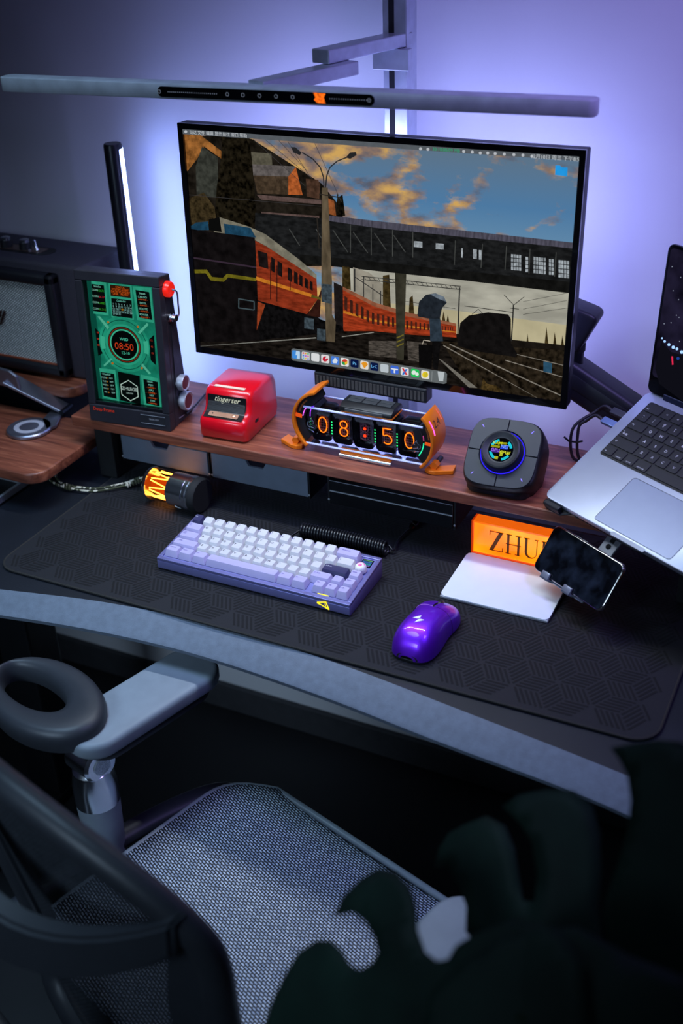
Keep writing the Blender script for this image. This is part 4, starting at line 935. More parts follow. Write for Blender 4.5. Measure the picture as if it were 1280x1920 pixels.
cb = obj('power_cable', tube(smooth_path([pz(349, 776, 0.14), pz(362, 764, 0.137), pz(378, 746, 0.134), pz(396, 727, 0.134), pz(410, 721, 0.140), pz(421, 724, 0.140), pz(432, 740, 0.134)], 8), 0.0017, 8), m_black, None, smooth=60)
tag(cb, 'thin black cable looping from the green display towards the red printer', 'cable')
ST = T + SZ1 + 0.0005            # top of the walnut shelf
# ================================================================= red label printer
pr_ = thing('label_printer', 'small glossy red label printer with black scoop front on the walnut shelf', 'printer', (-0.905, 1.368, ST), (0, 0, R(3)))
m_red = mat('red_gloss', (214, 12, 30), 0.28, coat=0.4, noise=0.05)
W2 = 0.0415
prof = [(0.000, 0.004), (0.000, 0.030), (0.003, 0.035), (0.010, 0.038), (0.016, 0.0405), (0.022, 0.047), (0.0245, 0.058), (0.026, 0.068), (0.030, 0.0735), (0.038, 0.076), (0.100, 0.078), (0.113, 0.073), (0.118, 0.062), (0.119, 0.012), (0.114, 0.003), (0.006, 0.0)]
bm = bm_new(); n = len(prof)
# body lofted across the width with rounded sides
secs = []
for sx, ins in ((-W2, 0.006), (-W2 + 0.0018, 0.0025), (-W2 + 0.006, 0.0), (W2 - 0.006, 0.0), (W2 - 0.0018, 0.0025), (W2, 0.006)):
    cy = 0.06; cz = 0.037
    secs.append([bm.verts.new((sx, y + (ins if y < 0.05 else -ins), max(0.0, z + (ins if z < 0.03 else -ins) * (1 if z > 0.005 else 0.3)))) for y, z in prof])
for a, b_ in zip(secs, secs[1:]):
    for i in range(n): bm.faces.new((a[i], a[(i + 1) % n], b_[(i + 1) % n], b_[i]))
bm.faces.new(secs[0]); bm.faces.new(secs[-1]); bmesh.ops.recalc_face_normals(bm, faces=bm.faces)
obj('shell', bm, m_red, pr_, smooth=50)
# black scoop panel following the front curve
sc = [(0.0035, 0.0362), (0.010, 0.0392), (0.0152, 0.0418), (0.0212, 0.0478), (0.0237, 0.058), (0.0250, 0.0665)]
def strip(w0, off, pts, lift=0.0006):
    s = bmesh.new(); rows = []
    for i, (y, z) in enumerate(pts):
        a = pts[max(i - 1, 0)]; c = pts[min(i + 1, len(pts) - 1)]
        ny, nz = -(c[1] - a[1]), (c[0] - a[0]); l = math.hypot(ny, nz)
        rows.append([s.verts.new((x, y + ny / l * lift, z + nz / l * lift)) for x in (-w0, -w0 * 0.5, 0, w0 * 0.5, w0)])
    for a, b_ in zip(rows, rows[1:]):
        for k in range(4): s.faces.new((a[k], a[k + 1], b_[k + 1], b_[k]))
    return s
scf = []
for (a, b_) in zip(sc, sc[1:]):
    for k in range(3): scf.append((a[0] + (b_[0] - a[0]) * k / 3, a[1] + (b_[1] - a[1]) * k / 3))
scf.append(sc[-1])
pan = obj('scoop_panel', strip(W2 - 0.0075, 0, scf), mat('scoop_black', (16, 18, 20), 0.3), pr_, smooth=60)
for k in range(9):
    t = 7 + k * 0.5; i = int(t)
    y, z = scf[min(i, len(scf) - 1)]
    y2, z2 = scf[min(i + 1, len(scf) - 1)]; fr_ = t - i
    y, z = y + (y2 - y) * fr_, z + (z2 - z) * fr_
    obj('ridge', tube([(-W2 + 0.009, y - 0.0009, z + 0.0006), (W2 - 0.009, y - 0.0009, z + 0.0006)], 0.0004, 5), mat('ridge_grey', (44, 48, 52), 0.4), pan)
m_rose = mat('rose_gold', (226, 172, 140), 0.3, 0.7)
sl = R(23)
pt = obj('button_plate', prism(rrect(0.052, 0.0095, 0.002, 4), 0, 0.0014, 'z', 0.0004, 1, None, TR(0.0, 0.0092, 0.0400) @ Matrix.Rotation(R(22), 4, 'X')), m_rose, pr_)
obj('button', lathe([(0.0028, 0.0), (0.0028, 0.0012), (0.002, 0.0016), (0, 0.0016)], 16, TR(0.018, 0.0088, 0.0414) @ Matrix.Rotation(R(22), 4, 'X')), m_rose, pt, smooth=40)
obj('status_light', lathe([(0.0012, 0.0), (0.0012, 0.0006), (0, 0.0007)], 12, TR(-0.019, 0.0088, 0.0414) @ Matrix.Rotation(R(22), 4, 'X')), m_dark_metal, pt)
text('tingerter', 0.0125, mat('gold_script', (244, 234, 190), 0.3, 0.2), pr_, TR(0.000, 0.0231, 0.0605) @ Matrix.Rotation(R(80), 4, 'X'), 'lettering', 0.35, 0.0003)
obj('top_tab', prism(rrect(0.054, 0.006, 0.001, 3), 0, 0.001, 'z', 0, 1, None, TR(0, 0.037, 0.0758) @ Matrix.Rotation(R(3), 4, 'X')), mat('tab_cream', (236, 205, 180), 0.4), pr_)
obj('usb_port', prism(rrect(0.012, 0.0055, 0.002, 4, 0.040, 0.024), W2 - 0.0005, W2 + 0.0003, 'x'), m_black_matte, pr_)
for sx in (-1, 1):
    for y in (0.015, 0.105): obj('foot', lathe([(0.004, -0.0003), (0.004, 0.002)], 12, TR(sx * 0.028, y, 0)), m_black_matte, pr_)
# ================================================================= nixie-tube clock
CY = 1.400
def cw2(x, y, yy=CY): q = py(x, y, yy); return q
nc_ = thing('nixie_clock', 'clear tube clock with glowing orange digits between curved orange end fins', 'clock', (-0.68, CY + 0.02, ST))
m_or = mat('orange_anodised', (232, 120, 20), 0.38, 0.25, noise=0.08)
m_cb = mat('clock_black', (26, 28, 30), 0.35, 0.2)
dg = [cw2(605.8, 796), cw2(645, 802), cw2(684.5, 808.6), cw2(726.4, 816.6), cw2(768, 823.7)]
zc = T + 0.1745
pitch_ = (dg[4].x - dg[0].x) / 4
xc = dg[2].x
m_acr = mat('clear_acrylic', (240, 244, 255), 0.03, trans=1.0, ior=1.12, noise=0.01)
# acrylic sleeve: a clear block round the tubes
LX = pitch_ * 2.5 + 0.012
slv = bm_new()
outer = [(-0.021, -0.032), (0.025, -0.032), (0.030, -0.027), (0.030, 0.025), (0.024, 0.031), (-0.017, 0.031), (-0.024, 0.025), (-0.024, -0.027)]
obj('acrylic_sleeve', prism([(CY + 0.012 + a, zc + b_) for a, b_ in outer], xc - LX, xc + LX, 'x', 0.002, 2), m_acr, nc_, world=True)
for (yy, zz) in ((CY - 0.010, zc + 0.0295), (CY - 0.0105, zc - 0.0305), (CY + 0.034, zc + 0.0295)):
    obj('light_rail', tube([(xc - LX + 0.004, yy, zz), (xc + LX - 0.004, yy, zz)], 0.0019, 8), mat('rail_acrylic', (205, 212, 255), 0.15, emit=(140, 150, 255), estr=0.10), nc_, world=True)
m_nix = glow('nixie_orange', (255, 106, 16), 2.6)
m_nred = glow('nixie_red', (255, 50, 16), 2.4)
m_wire = mat('grid_wire', (150, 120, 140), 0.4, 0.6)
def stroke(pts, bm, c, s=1.0, r=0.00085):
    tube([(c.x + a * s, c.y, c.z + b_ * s) for a, b_ in pts], r, 6, bm)
def ell(rx, rz, n=20, a0=0, a1=360, ox=0, oz=0): return [(ox + rx * math.cos(R(a0 + (a1 - a0) * k / n)), oz + rz * math.sin(R(a0 + (a1 - a0) * k / n))) for k in range(n + 1)]
DIG = {'0': [ell(0.0072, 0.0128)], '8': [ell(0.0058, 0.0058, oz=0.0066), ell(0.0068, 0.0068, oz=-0.0060)],
       '5': [[(0.0066, 0.0125), (-0.0066, 0.0125), (-0.0066, 0.002)] + ell(0.0075, 0.0072, 14, 130, -135, 0, -0.0052)]}
for k, s in enumerate('08:50'):
    c = Vector((dg[k].x, CY, zc))
    tb = obj('nixie_tube', prism(rrect(pitch_ * 0.93, 0.050, 0.007, 5, c.x, zc + 0.0005), CY + 0.004, CY + 0.026, 'y', 0.002, 2), m_black_gloss, nc_, world=True, smooth=35)
    # hollow front window frame
    bm = bm_new(); P0 = rrect(pitch_ * 0.93, 0.050, 0.007, 5, c.x, zc + 0.0005); P1 = rrect(pitch_ * 0.66, 0.034, 0.003, 5, c.x, zc + 0.0005)
    fa = [bm.verts.new((a, CY - 0.005, b_)) for a, b_ in P0]; fb = [bm.verts.new((a, CY - 0.004, b_)) for a, b_ in P1]; fc = [bm.verts.new((a, CY + 0.0038, b_)) for a, b_ in P0]; fd = [bm.verts.new((a, CY + 0.0038, b_)) for a, b_ in P1]
    nn = len(P0)
    for i in range(nn):
        j = (i + 1) % nn
        bm.faces.new((fa[i], fa[j], fb[j], fb[i])); bm.faces.new((fa[i], fa[j], fc[j], fc[i])); bm.faces.new((fb[i], fb[j], fd[j], fd[i]))
    bmesh.ops.recalc_face_normals(bm, faces=bm.faces)
    obj('tube_frame', bm, m_black_gloss, tb, world=True, smooth=35)
    bm = bm_new()
    for j in range(-3, 4):
        box(c.x + j * 0.0028 - 0.0002, c.x + j * 0.0028 + 0.0002, CY + 0.0030, CY + 0.0034, zc - 0.014, zc + 0.014, 0, 1, bm)
        box(c.x - 0.009, c.x + 0.009, CY + 0.0030, CY + 0.0034, zc + j * 0.0044 - 0.0002, zc + j * 0.0044 + 0.0002, 0, 1, bm)
    obj('wire_grid', bm, m_wire, tb, world=True)
    bm = bm_new()
    if s == ':':
        for oz in (0.0058, -0.0058): lathe([(0.0001, -0.001), (0.0024, 0.0), (0.0001, 0.001)], 12, TR(c.x, CY, zc + oz) @ Matrix.Rotation(PI / 2, 4, 'X'), bm)
        obj('digit', bm, m_nred, tb, world=True)
        bm = bm_new(); stroke(ell(0.0064, 0.0062, oz=0.0066), bm, c, 1, 0.0004); stroke(ell(0.0072, 0.0070, oz=-0.0062), bm, c, 1, 0.0004)
        obj('unlit_digit', bm, m_wire, tb, world=True)
    else:
        for st_ in DIG[s]: stroke(st_, bm, c)
        obj('digit', bm, m_nix, tb, world=True)
for k in (0, 1, 3, 4):
    x = dg[k].x - pitch_ * 0.5 if k != 4 else dg[4].x - pitch_ * 0.5
    gl = (40, 220, 110)
    bm = bm_new()
    for j in range(5): lathe([(0.0001, -0.0008), (0.0013, 0), (0.0001, 0.0008)], 8, TR(x, CY - 0.0045, zc - 0.010 + j * 0.0048) @ Matrix.Rotation(PI / 2, 4, 'X'), bm)
    obj('indicator_leds', bm, glow('led_green', gl, 1.8 if k < 2 else 0.5), nc_, world=True)
bm = tube([(dg[0].x - pitch_ * 0.52, CY - 0.0045, zc + 0.013), (dg[0].x - pitch_ * 0.50, CY - 0.0045, zc + 0.021), (dg[0].x - pitch_ * 0.46, CY - 0.0045, zc + 0.025)], 0.0009, 6)
obj('violet_led', bm, glow('led_violet', (170, 60, 255), 1.6), nc_, world=True)
# curved orange end fins
def fin(sgn, xtop, xmid, xbot, ztop, zmid, zbot):
    pts = [(xtop, ztop), (xmid, zmid), (xbot, zbot)]
    # circle through three points
    (ax_, ay_), (bx_, by_), (cx_, cy_) = pts
    D = 2 * (ax_ * (by_ - cy_) + bx_ * (cy_ - ay_) + cx_ * (ay_ - by_))
    ux = ((ax_**2 + ay_**2) * (by_ - cy_) + (bx_**2 + by_**2) * (cy_ - ay_) + (cx_**2 + cy_**2) * (ay_ - by_)) / D
    uy = ((ax_**2 + ay_**2) * (cx_ - bx_) + (bx_**2 + by_**2) * (ax_ - cx_) + (cx_**2 + cy_**2) * (bx_ - ax_)) / D
    rad = math.hypot(ax_ - ux, ay_ - uy)
    t0 = math.atan2(ztop - uy, xtop - ux); t1 = math.atan2(zbot - uy, xbot - ux)
    if sgn < 0:
        if t1 < 0: t1 += 2 * PI
    N = 18
    arc = [t0 + (t1 - t0) * k / N for k in range(N + 1)]
    def A(r, lo=0, hi=N): return [(ux + r * math.cos(t), uy + r * math.sin(t)) for t in arc[lo:hi + 1]]
    y0, y1 = CY - 0.016, CY + 0.034
    band = A(rad) + A(rad - 0.0045)[::-1]
    f_ = obj('orange_fin', prism(band, y0, y1, 'y', 0.001, 2), m_or, nc_, world=True, smooth=25)
    plate = A(rad - 0.0047, 2, N - 1) + A(rad - 0.020, 2, N - 1)[::-1]
    obj('black_cheek', prism(plate, y0 + 0.006, y1 - 0.004, 'y', 0.0008, 1), m_cb, nc_, world=True, smooth=25)
    fl = A(rad - 0.021, 3, N - 2) + A(rad - 0.034, 3, N - 2)[::-1]
    obj('inner_cheek', prism(fl, y0 + 0.011, y1 - 0.006, 'y', 0.0008, 1), mat('clock_graphite', (38, 41, 44), 0.4, 0.3), nc_, world=True, smooth=25)
    def led(lo, hi, r, col, name, st_=1.6, yy=y0 + 0.0052):
        P = [(ux + r * math.cos(t), yy, uy + r * math.sin(t)) for t in [t0 + (t1 - t0) * (lo + (hi - lo) * k / 8) for k in range(9)]]
        obj(name, tube(P, 0.0008, 6), glow('led_%d_%d_%d' % col, col, st_), nc_, world=True)
    if sgn < 0:
        led(0.30, 0.50, rad - 0.0165, (215, 90, 235), 'violet_led')
        led(0.13, 0.24, rad - 0.022, (120, 70, 255), 'violet_led', 1.0)
    else:
        led(0.52, 0.86, rad - 0.017, (40, 226, 150), 'green_led')
        led(0.34, 0.46, rad - 0.017, (215, 80, 150), 'violet_led', 0.7)
    mk = [(ux + r * math.cos(t), uy + r * math.sin(t)) for r, t in ((rad - 0.0045, t0 + (t1 - t0) * 0.49), (rad - 0.0045, t0 + (t1 - t0) * 0.545), (rad - 0.015, t0 + (t1 - t0) * 0.55), (rad - 0.015, t0 + (t1 - t0) * 0.485))]
    obj('orange_marker', prism(mk, y0 + 0.0045, y0 + 0.0062, 'y'), glow('marker_orange', (240, 90, 30), 0.8), nc_, world=True)
    bm = bm_new()
    for k in range(14):
        t = t0 + (t1 - t0) * (0.20 + 0.018 * k)
        q = [(ux + r * math.cos(t + o), uy + r * math.sin(t + o)) for r, o in ((rad - 0.008, 0), (rad - 0.0105, 0), (rad - 0.0105, 0.012), (rad - 0.008, 0.012))]
        prism(q, y0 + 0.0056, y0 + 0.0060, 'y', 0, 1, bm)
    obj('scale_marks', bm, mat('scale_orange', (196, 110, 40), 0.5), nc_, world=True)
    bm = bm_new()
    for k, (lo, r) in enumerate(((0.62, rad - 0.024), (0.70, rad - 0.028), (0.78, rad - 0.022), (0.56, rad - 0.030), (0.50, rad - 0.027))):
        P = [(ux + (r + 0.003 * math.sin(k + j)) * math.cos(t0 + (t1 - t0) * (lo + 0.05 * j)), y0 + 0.0095, uy + (r + 0.003 * math.sin(k + j)) * math.sin(t0 + (t1 - t0) * (lo + 0.05 * j))) for j in range(4)]
        tube(P, 0.0008, 6, bm)
    obj('silver_tubing', bm, m_chrome, nc_, world=True)
    return ux, uy, rad, t0, t1
qa, qb, qc = cw2(588, 736, CY - 0.016), cw2(547, 791, CY - 0.016), cw2(573, 838, CY - 0.016)
fin(-1, qa.x, qb.x, qc.x, qa.z, qb.z, max(qc.z, ST + 0.006))
qa, qb, qc = cw2(791, 783, CY - 0.016), cw2(812, 832, CY - 0.016), cw2(788, 880, CY - 0.016)
ux, uy, rad, t0, t1 = fin(1, qa.x, qb.x, qc.x, qa.z, qb.z, max(qc.z, ST + 0.006))
# violet light line and number on the outside of the right fin
def outer_pt(t, y, lift=0.0006): a = t0 + (t1 - t0) * t; return Vector((ux + (rad + lift) * math.cos(a), y, uy + (rad + lift) * math.sin(a)))
obj('violet_led', tube([outer_pt(0.12 + 0.03 * k, CY - 0.008) for k in range(9)], 0.0009, 6), glow('led_pink', (255, 90, 220), 1.8), nc_, world=True)
obj('violet_led', tube([outer_pt(0.06 + 0.03 * k, CY + 0.026) for k in range(7)], 0.0006, 6), glow('led_pink_dim', (255, 120, 110), 0.8), nc_, world=True)
a = t0 + (t1 - t0) * 0.22
xo = Vector((0, 1, 0)); zo = Vector((math.cos(a), 0, math.sin(a))); yo = zo.cross(xo)
po = outer_pt(0.22, CY + 0.008, 0.0008)
Mt = Matrix(((xo.x, yo.x, zo.x, po.x), (xo.y, yo.y, zo.y, po.y), (xo.z, yo.z, zo.z, po.z), (0, 0, 0, 1)))
text('2.4', 0.017, mat('fin_print', (70, 30, 24), 0.5), nc_, wmat(nc_).inverted() @ Mt, 'lettering')
# top control block
b0_, b1_ = cw2(641, 760, CY), cw2(739, 778, CY)
zt = zc + 0.0292
obj('orange_underplate', box(b0_.x + 0.001, b1_.x, CY - 0.009, CY + 0.030, zt, zt + 0.004, 0.001), m_or, nc_, world=True)
tb = obj('top_block', prism([(CY - 0.011, zt + 0.0042), (CY + 0.032, zt + 0.0042), (CY + 0.030, zt + 0.013), (CY + 0.024, zt + 0.016), (CY + 0.001, zt + 0.016), (CY - 0.009, zt + 0.011)], b0_.x, b1_.x, 'x', 0.0015, 2), m_cb, nc_, world=True, smooth=25)
for i in range(3):
    for j in range(2):
        xx = b0_.x + 0.006 + i * (b1_.x - b0_.x - 0.012) / 3
        obj('button', box(xx + 0.001, xx + (b1_.x - b0_.x - 0.012) / 3 - 0.001, CY + 0.003 + j * 0.0105, CY + 0.012 + j * 0.0105, zt + 0.0158, zt + 0.0172, 0.0005), mat('button_grey', (52, 56, 58), 0.45), tb, world=True)
obj('front_trim', box(b0_.x + 0.010, b1_.x - 0.014, CY - 0.0125, CY - 0.0102, zt + 0.0058, zt + 0.0105, 0.0008), mat('trim_grey', (96, 98, 98), 0.4, 0.5), tb, world=True)
# orange bar and silver rail under the tubes
obj('orange_bar', box(b0_.x - 0.001, b1_.x - 0.001, CY - 0.012, CY - 0.004, zc - 0.0375, zc - 0.0285, 0.002), m_or, nc_, world=True)
obj('silver_rail', tube([(b0_.x - 0.001, CY - 0.012, ST + 0.0038), (b1_.x - 0.001, CY - 0.012, ST + 0.0038)], 0.0032, 12), m_chrome, nc_, world=True, smooth=50)
# feet
for px_, py_, sgn in ((556, 838, -1), (812, 886, 1)):
    q = pz(px_, py_, SZ1)
    q.y = max(q.y, SY0 + 0.012)
    ft = obj('foot', prism([(q.x + sgn * a, q.y + b_) for a, b_ in ((-0.012, -0.004), (-0.004, -0.009), (0.006, -0.008), (0.030, 0.004), (0.027, 0.024), (0.004, 0.012), (-0.010, 0.010))], ST, ST + 0.0065, 'z', 0.0012, 2), m_or, nc_, world=True)
    obj('hinge_barrel', lathe([(0.0062, -0.008), (0.0062, 0.004)], 6, TR(q.x + sgn * 0.001, q.y + 0.002, ST + 0.011) @ Matrix.Rotation(PI / 2, 4, 'X')), m_or, ft, world=True)
    obj('hinge_pin', lathe([(0.0040, -0.026), (0.0040, -0.004)], 16, TR(q.x + sgn * 0.001, q.y + 0.002, ST + 0.011) @ Matrix.Rotation(PI / 2, 4, 'X')), m_cb, ft, world=True)
# ================================================================= ring-screen desk controller
cu = thing('desk_controller', 'rounded black cube controller with round colour screen and four slanted keys', 'controller', (-0.448, 1.43, ST))
Mc = TR(-0.4653, 1.4249, T + 0.1635) @ Euler((R(43.37), R(-1.09), R(2.47))).to_matrix().to_4x4()
Mc = TR(-0.4520, 1.3900, T + 0.1860) @ Euler((R(43.4), R(-1.0), R(2.5))).to_matrix().to_4x4()
m_cube = mat('controller_black', (35, 39, 46), 0.5, noise=0.06, bump=0.04)
m_cube2 = mat('controller_shell', (15, 15, 18), 0.42)
def sqr(h, e=4.2, n=64):
    out = []
    for k in range(n):
        t = 2 * PI * k / n; c, s = math.cos(t), math.sin(t)
        r_ = (abs(c) ** e + abs(s) ** e) ** (-1 / e)
        out.append((h * r_ * c, h * r_ * s))
    return out
CUBE = {}
def build_cube(Mc, h):
    # body: loft from face outline backwards, then down to a flat base
    bm = bm_new(); rings = []
    for off, hh in ((0.0, h * 0.965), (-0.004, h), (-0.014, h * 1.02), (-0.034, h * 1.03), (-0.058, h * 1.0), (-0.080, h * 0.86), (-0.092, h * 0.60), (-0.096, h * 0.3)):
        ring_ = []
        for u, v in sqr(hh):
            p = Mc @ Vector((u, v, off))
            p.z = max(p.z, ST + 0.0005)
            ring_.append(bm.verts.new(p))
        rings.append(ring_)
    nn = len(rings[0])
    for a, b_ in zip(rings, rings[1:]):
        for i in range(nn): bm.faces.new((a[i], a[(i + 1) % nn], b_[(i + 1) % nn], b_[i]))
    bm.faces.new(rings[0]); bm.faces.new(rings[-1]); bmesh.ops.recalc_face_normals(bm, faces=bm.faces)
    obj('shell', bm, m_cube2, cu, world=True, smooth=50)
    # four face keys divided by a cross, with a round hole in the middle
    out = sqr(h * 0.955, 4.2, 96)
    for qd in range(4):
        seg = []
        for k in range(25):
            t = 2 * PI * (qd * 24 + k) / 96 + 0.0
            c, s = math.cos(t), math.sin(t); r_ = (abs(c) ** 4.2 + abs(s) ** 4.2) ** (-1 / 4.2)
            seg.append((h * 0.955 * r_ * c, h * 0.955 * r_ * s))
        inn = [(h * 0.63 * math.cos(2 * PI * (qd * 24 + k) / 96), h * 0.63 * math.sin(2 * PI * (qd * 24 + k) / 96)) for k in range(25)]
        g = 0.00055
        cxq, cyq = (1, 1, -1, -1)[0], 1
        sx_, sy_ = ((1, 1), (-1, 1), (-1, -1), (1, -1))[qd]
        def sh(p): return (p[0] if abs(p[0]) > g else sx_ * g, p[1] if abs(p[1]) > g else sy_ * g)
        kk = obj('face_key', prism([sh(p) for p in seg] + [sh(p) for p in inn[::-1]], 0.0002, 0.0026, 'z', 0.0004, 1, None, Mc), m_cube, cu, world=True, smooth=25)
        mx_, my_ = sx_ * h * 0.68, sy_ * h * 0.68
        d_ = Vector((sx_, -sy_, 0)).normalized() if False else Vector((sx_ * 1.0, sy_ * 1.0, 0)).normalized()
        d_ = Vector((0.6 * (1 if sx_ * sy_ > 0 else -1), 0.8, 0))
        P = [Mc @ (Vector((mx_, my_, 0.0028)) + d_ * t) for t in (-0.0022, 0.0022)]
        obj('key_light', tube(P, 0.0005, 6), glow('key_violet', (120, 110, 255), 2.4), kk, world=True)
    obj('seam_floor', prism(sqr(h * 0.94), -0.0001, 0.0002, 'z', 0, 1, None, Mc), m_black_matte, cu, world=True)
    # ring dial
    dl = obj('ring_dial', lathe([(h * 0.54, 0.0005), (h * 0.54, 0.012), (h * 0.52, 0.0165), (h * 0.48, 0.0175), (h * 0.38, 0.0145), (h * 0.355, 0.0140), (0, 0.0140)], 56, Mc), mat('dial_rubber', (31, 34, 38), 0.5), cu, world=True, smooth=35)
    obj('dial_light_ring', lathe([(h * 0.575, 0.0006), (h * 0.600, 0.0006), (h * 0.600, 0.0020), (h * 0.575, 0.0020)], 56, Mc, None, False), glow('ring_blue', (40, 30, 235), 1.5), dl, world=True)
    ds = obj('round_screen', lathe([(h * 0.335, 0.01405), (h * 0.335, 0.0144), (0, 0.0144)], 48, Mc), glow('round_black', (6, 8, 14), 0.7), dl, world=True)
    def sp_(name, polys, col, lay, st_=1.0):
        bm = bm_new()
        for P in polys: bm.faces.new([bm.verts.new(Mc @ Vector((a * h, b_ * h, 0.0145 + lay * 0.00006))) for a, b_ in P])
        obj(name, bm, glow('rs_%d_%d_%d' % col, col, st_), ds, world=True)
    def arcs(r0_, r1_, a0, a1, n=8): return [(r1_ * math.cos(R(a0 + (a1 - a0) * k / n)), r1_ * math.sin(R(a0 + (a1 - a0) * k / n))) for k in range(n + 1)] + [(r0_ * math.cos(R(a1 - (a1 - a0) * k / n)), r0_ * math.sin(R(a1 - (a1 - a0) * k / n))) for k in range(n + 1)]
    sp_('screen_arc', [arcs(0.24, 0.31, 15, 55), arcs(0.24, 0.31, 110, 160), arcs(0.24, 0.31, 195, 245), arcs(0.24, 0.31, 285, 330)], (30, 196, 214), 1)
    sp_('screen_block', [[(-0.02, 0.02), (0.18, 0.02), (0.18, 0.14), (-0.02, 0.14)]], (40, 70, 220), 2)
    sp_('screen_block', [[(-0.28, 0.04), (-0.04, 0.04), (-0.04, 0.10), (-0.28, 0.10)], [(-0.10, 0.15), (0.12, 0.16), (0.12, 0.22), (-0.10, 0.20)]], (150, 150, 26), 2)
    sp_('screen_block', [[(-0.26, -0.10), (-0.02, -0.10), (-0.02, 0.0), (-0.26, 0.0)]], (70, 40, 140), 2)
    sp_('screen_block', [[(0.0, -0.18), (0.08, -0.18), (0.08, -0.02), (0.0, -0.02)], [(0.16, -0.06), (0.28, -0.02), (0.26, -0.1), (0.2, -0.14)], [(-0.12, -0.28), (-0.02, -0.28), (-0.02, -0.2), (-0.12, -0.2)]], (170, 176, 40), 2)
    for s, a, b_, c in (('RAM', -0.12, 0.165, (220, 230, 40)), ('NET', 0.10, 0.09, (150, 190, 255)), ('GPU', -0.14, -0.03, (170, 120, 255)), ('CPU', 0.10, -0.07, (235, 240, 60))):
        text(s, h * 0.125, glow('rs_%d_%d_%d' % c, c, 1.0), ds, wmat(cu).inverted() @ Mc @ TR(a * h, b_ * h, 0.0145 + 4 * 0.00006), 'lettering')
    obj('foot_base', prism([(-0.452 + a * 1.0, 1.402 + b_ * 0.88) for a, b_ in sqr(h * 0.90, 5)], ST, ST + 0.030, 'z', 0.004, 2), m_cube2, cu, world=True, smooth=30)
build_cube(Mc, 0.0530)
# ================================================================= keyboard
kb = thing('keyboard', 'lilac mechanical keyboard with white and purple keycaps on the desk mat', 'keyboard', (-0.754, 1.229, T + 0.0045), (0, 0, R(0.1)))
KW, KD = 0.320, 0.112
m_kcase = mat('kb_case_lilac', (122, 120, 172), 0.36, 0.5, noise=0.05)
prof = [(-KD/2 + 0.003, 0.0), (-KD/2, 0.003), (-KD/2, 0.0185), (-KD/2 + 0.002, 0.0200), (KD/2 - 0.002, 0.0320), (KD/2, 0.031), (KD/2, 0.004), (KD/2 - 0.003, 0.0)]
slope = math.atan2(0.012, KD - 0.004)
# case: outer body with a raised rim and a sunken key well
rim = 0.0062
obj('case', prism([(-KD/2 + 0.003, 0.0), (-KD/2, 0.003), (-KD/2, 0.0150), (KD/2, 0.0268), (KD/2, 0.004), (KD/2 - 0.003, 0.0)], -KW/2, KW/2, 'x', 0.001, 2), m_kcase, kb, smooth=25)
MK = TR(0, -KD/2, 0.0200) @ Matrix.Rotation(slope, 4, 'X')        # plane of the rim
KDs = KD / math.cos(slope)
for (x0, x1, y0, y1) in ((-KW/2, KW/2, 0, rim), (-KW/2, KW/2, KDs - rim, KDs), (-KW/2, -KW/2 + rim, rim, KDs - rim), (KW/2 - rim, KW/2, rim, KDs - rim)):
    obj('rim', box(x0, x1, y0, y1, -0.0052, 0.0, 0.0009, 2, None, MK), m_kcase, kb)
m_plate = mat('kb_plate', (112, 112, 170), 0.5)
obj('switch_plate', box(-KW/2 + rim, KW/2 - rim, rim, KDs - rim, -0.0052, -0.0020, 0, 1, None, MK), m_plate, kb)
U = 0.01905
KEYM = {}
def keymesh(w, row):
    k = (round(w, 2), row)
    if k in KEYM: return KEYM[k]
    s = bmesh.new()
    hw = w * U / 2 - 0.0005; hd = U / 2 - 0.0005
    H_ = (0.0118, 0.0106, 0.0098, 0.0098, 0.0106)[row]
    tl = (7, 3, -1, -4, -5)[row]           # tilt of the key top, degrees
    tw = hw - 0.0024; td0, td1 = -hd + 0.0038, hd - 0.0012
    rings = []
    def sec(x, y0, y1, z0, z1, r_):
        pts = []
        for (sx, yy, zz, a) in ((1, y1, z1, 0), (-1, y1, z1, 90), (-1, y0, z0, 180), (1, y0, z0, 270)):
            for i in range(3):
                t = R(a + 45 * i)
                cx_ = sx * (x - r_); cy_ = yy - r_ if yy > 0 else yy + r_
                pts.append((cx_ + r_ * math.cos(t), cy_ + r_ * math.sin(t), zz))
        return pts
    dz = math.tan(R(tl)) * (td1 - td0)
    for q in (sec(hw, -hd, hd, 0, 0, 0.0012), sec(tw + 0.0004, td0 - 0.0004, td1 + 0.0002, H_ - 0.0006, H_ + dz - 0.0006, 0.0018), sec(tw, td0, td1, H_, H_ + dz, 0.0018), sec(tw - 0.002, td0 + 0.002, td1 - 0.002, H_ - 0.0003, H_ + dz - 0.0003, 0.001)):
        rings.append([s.verts.new(p) for p in q])
    nn = len(rings[0])
    for a, b_ in zip(rings, rings[1:]):
        for i in range(nn): s.faces.new((a[i], a[(i + 1) % nn], b_[(i + 1) % nn], b_[i]))
    s.faces.new(rings[-1]); bmesh.ops.recalc_face_normals(s, faces=s.faces)
    for f in s.faces: f.smooth = True
    for e in s.edges:
        if len(e.link_faces) == 2 and e.calc_face_angle(0) > R(38): e.smooth = False
    me = bpy.data.meshes.new('keycap'); s.to_mesh(me); s.free()
    KEYM[k] = (me, H_, math.atan2(dz, td1 - td0), tw, td0, td1)
    return KEYM[k]
m_kw = mat('key_white', (196, 194, 198), 0.5, noise=0.03)
m_kl = mat('key_lilac', (172, 164, 202), 0.5, noise=0.03)
m_kn = mat('key_navy', (46, 44, 84), 0.5, noise=0.05)
m_leg = mat('legend_dark', (58, 54, 66), 0.6); m_legw = mat('legend_white', (210, 208, 225), 0.6); m_legl = mat('legend_purple', (92, 78, 150), 0.6)
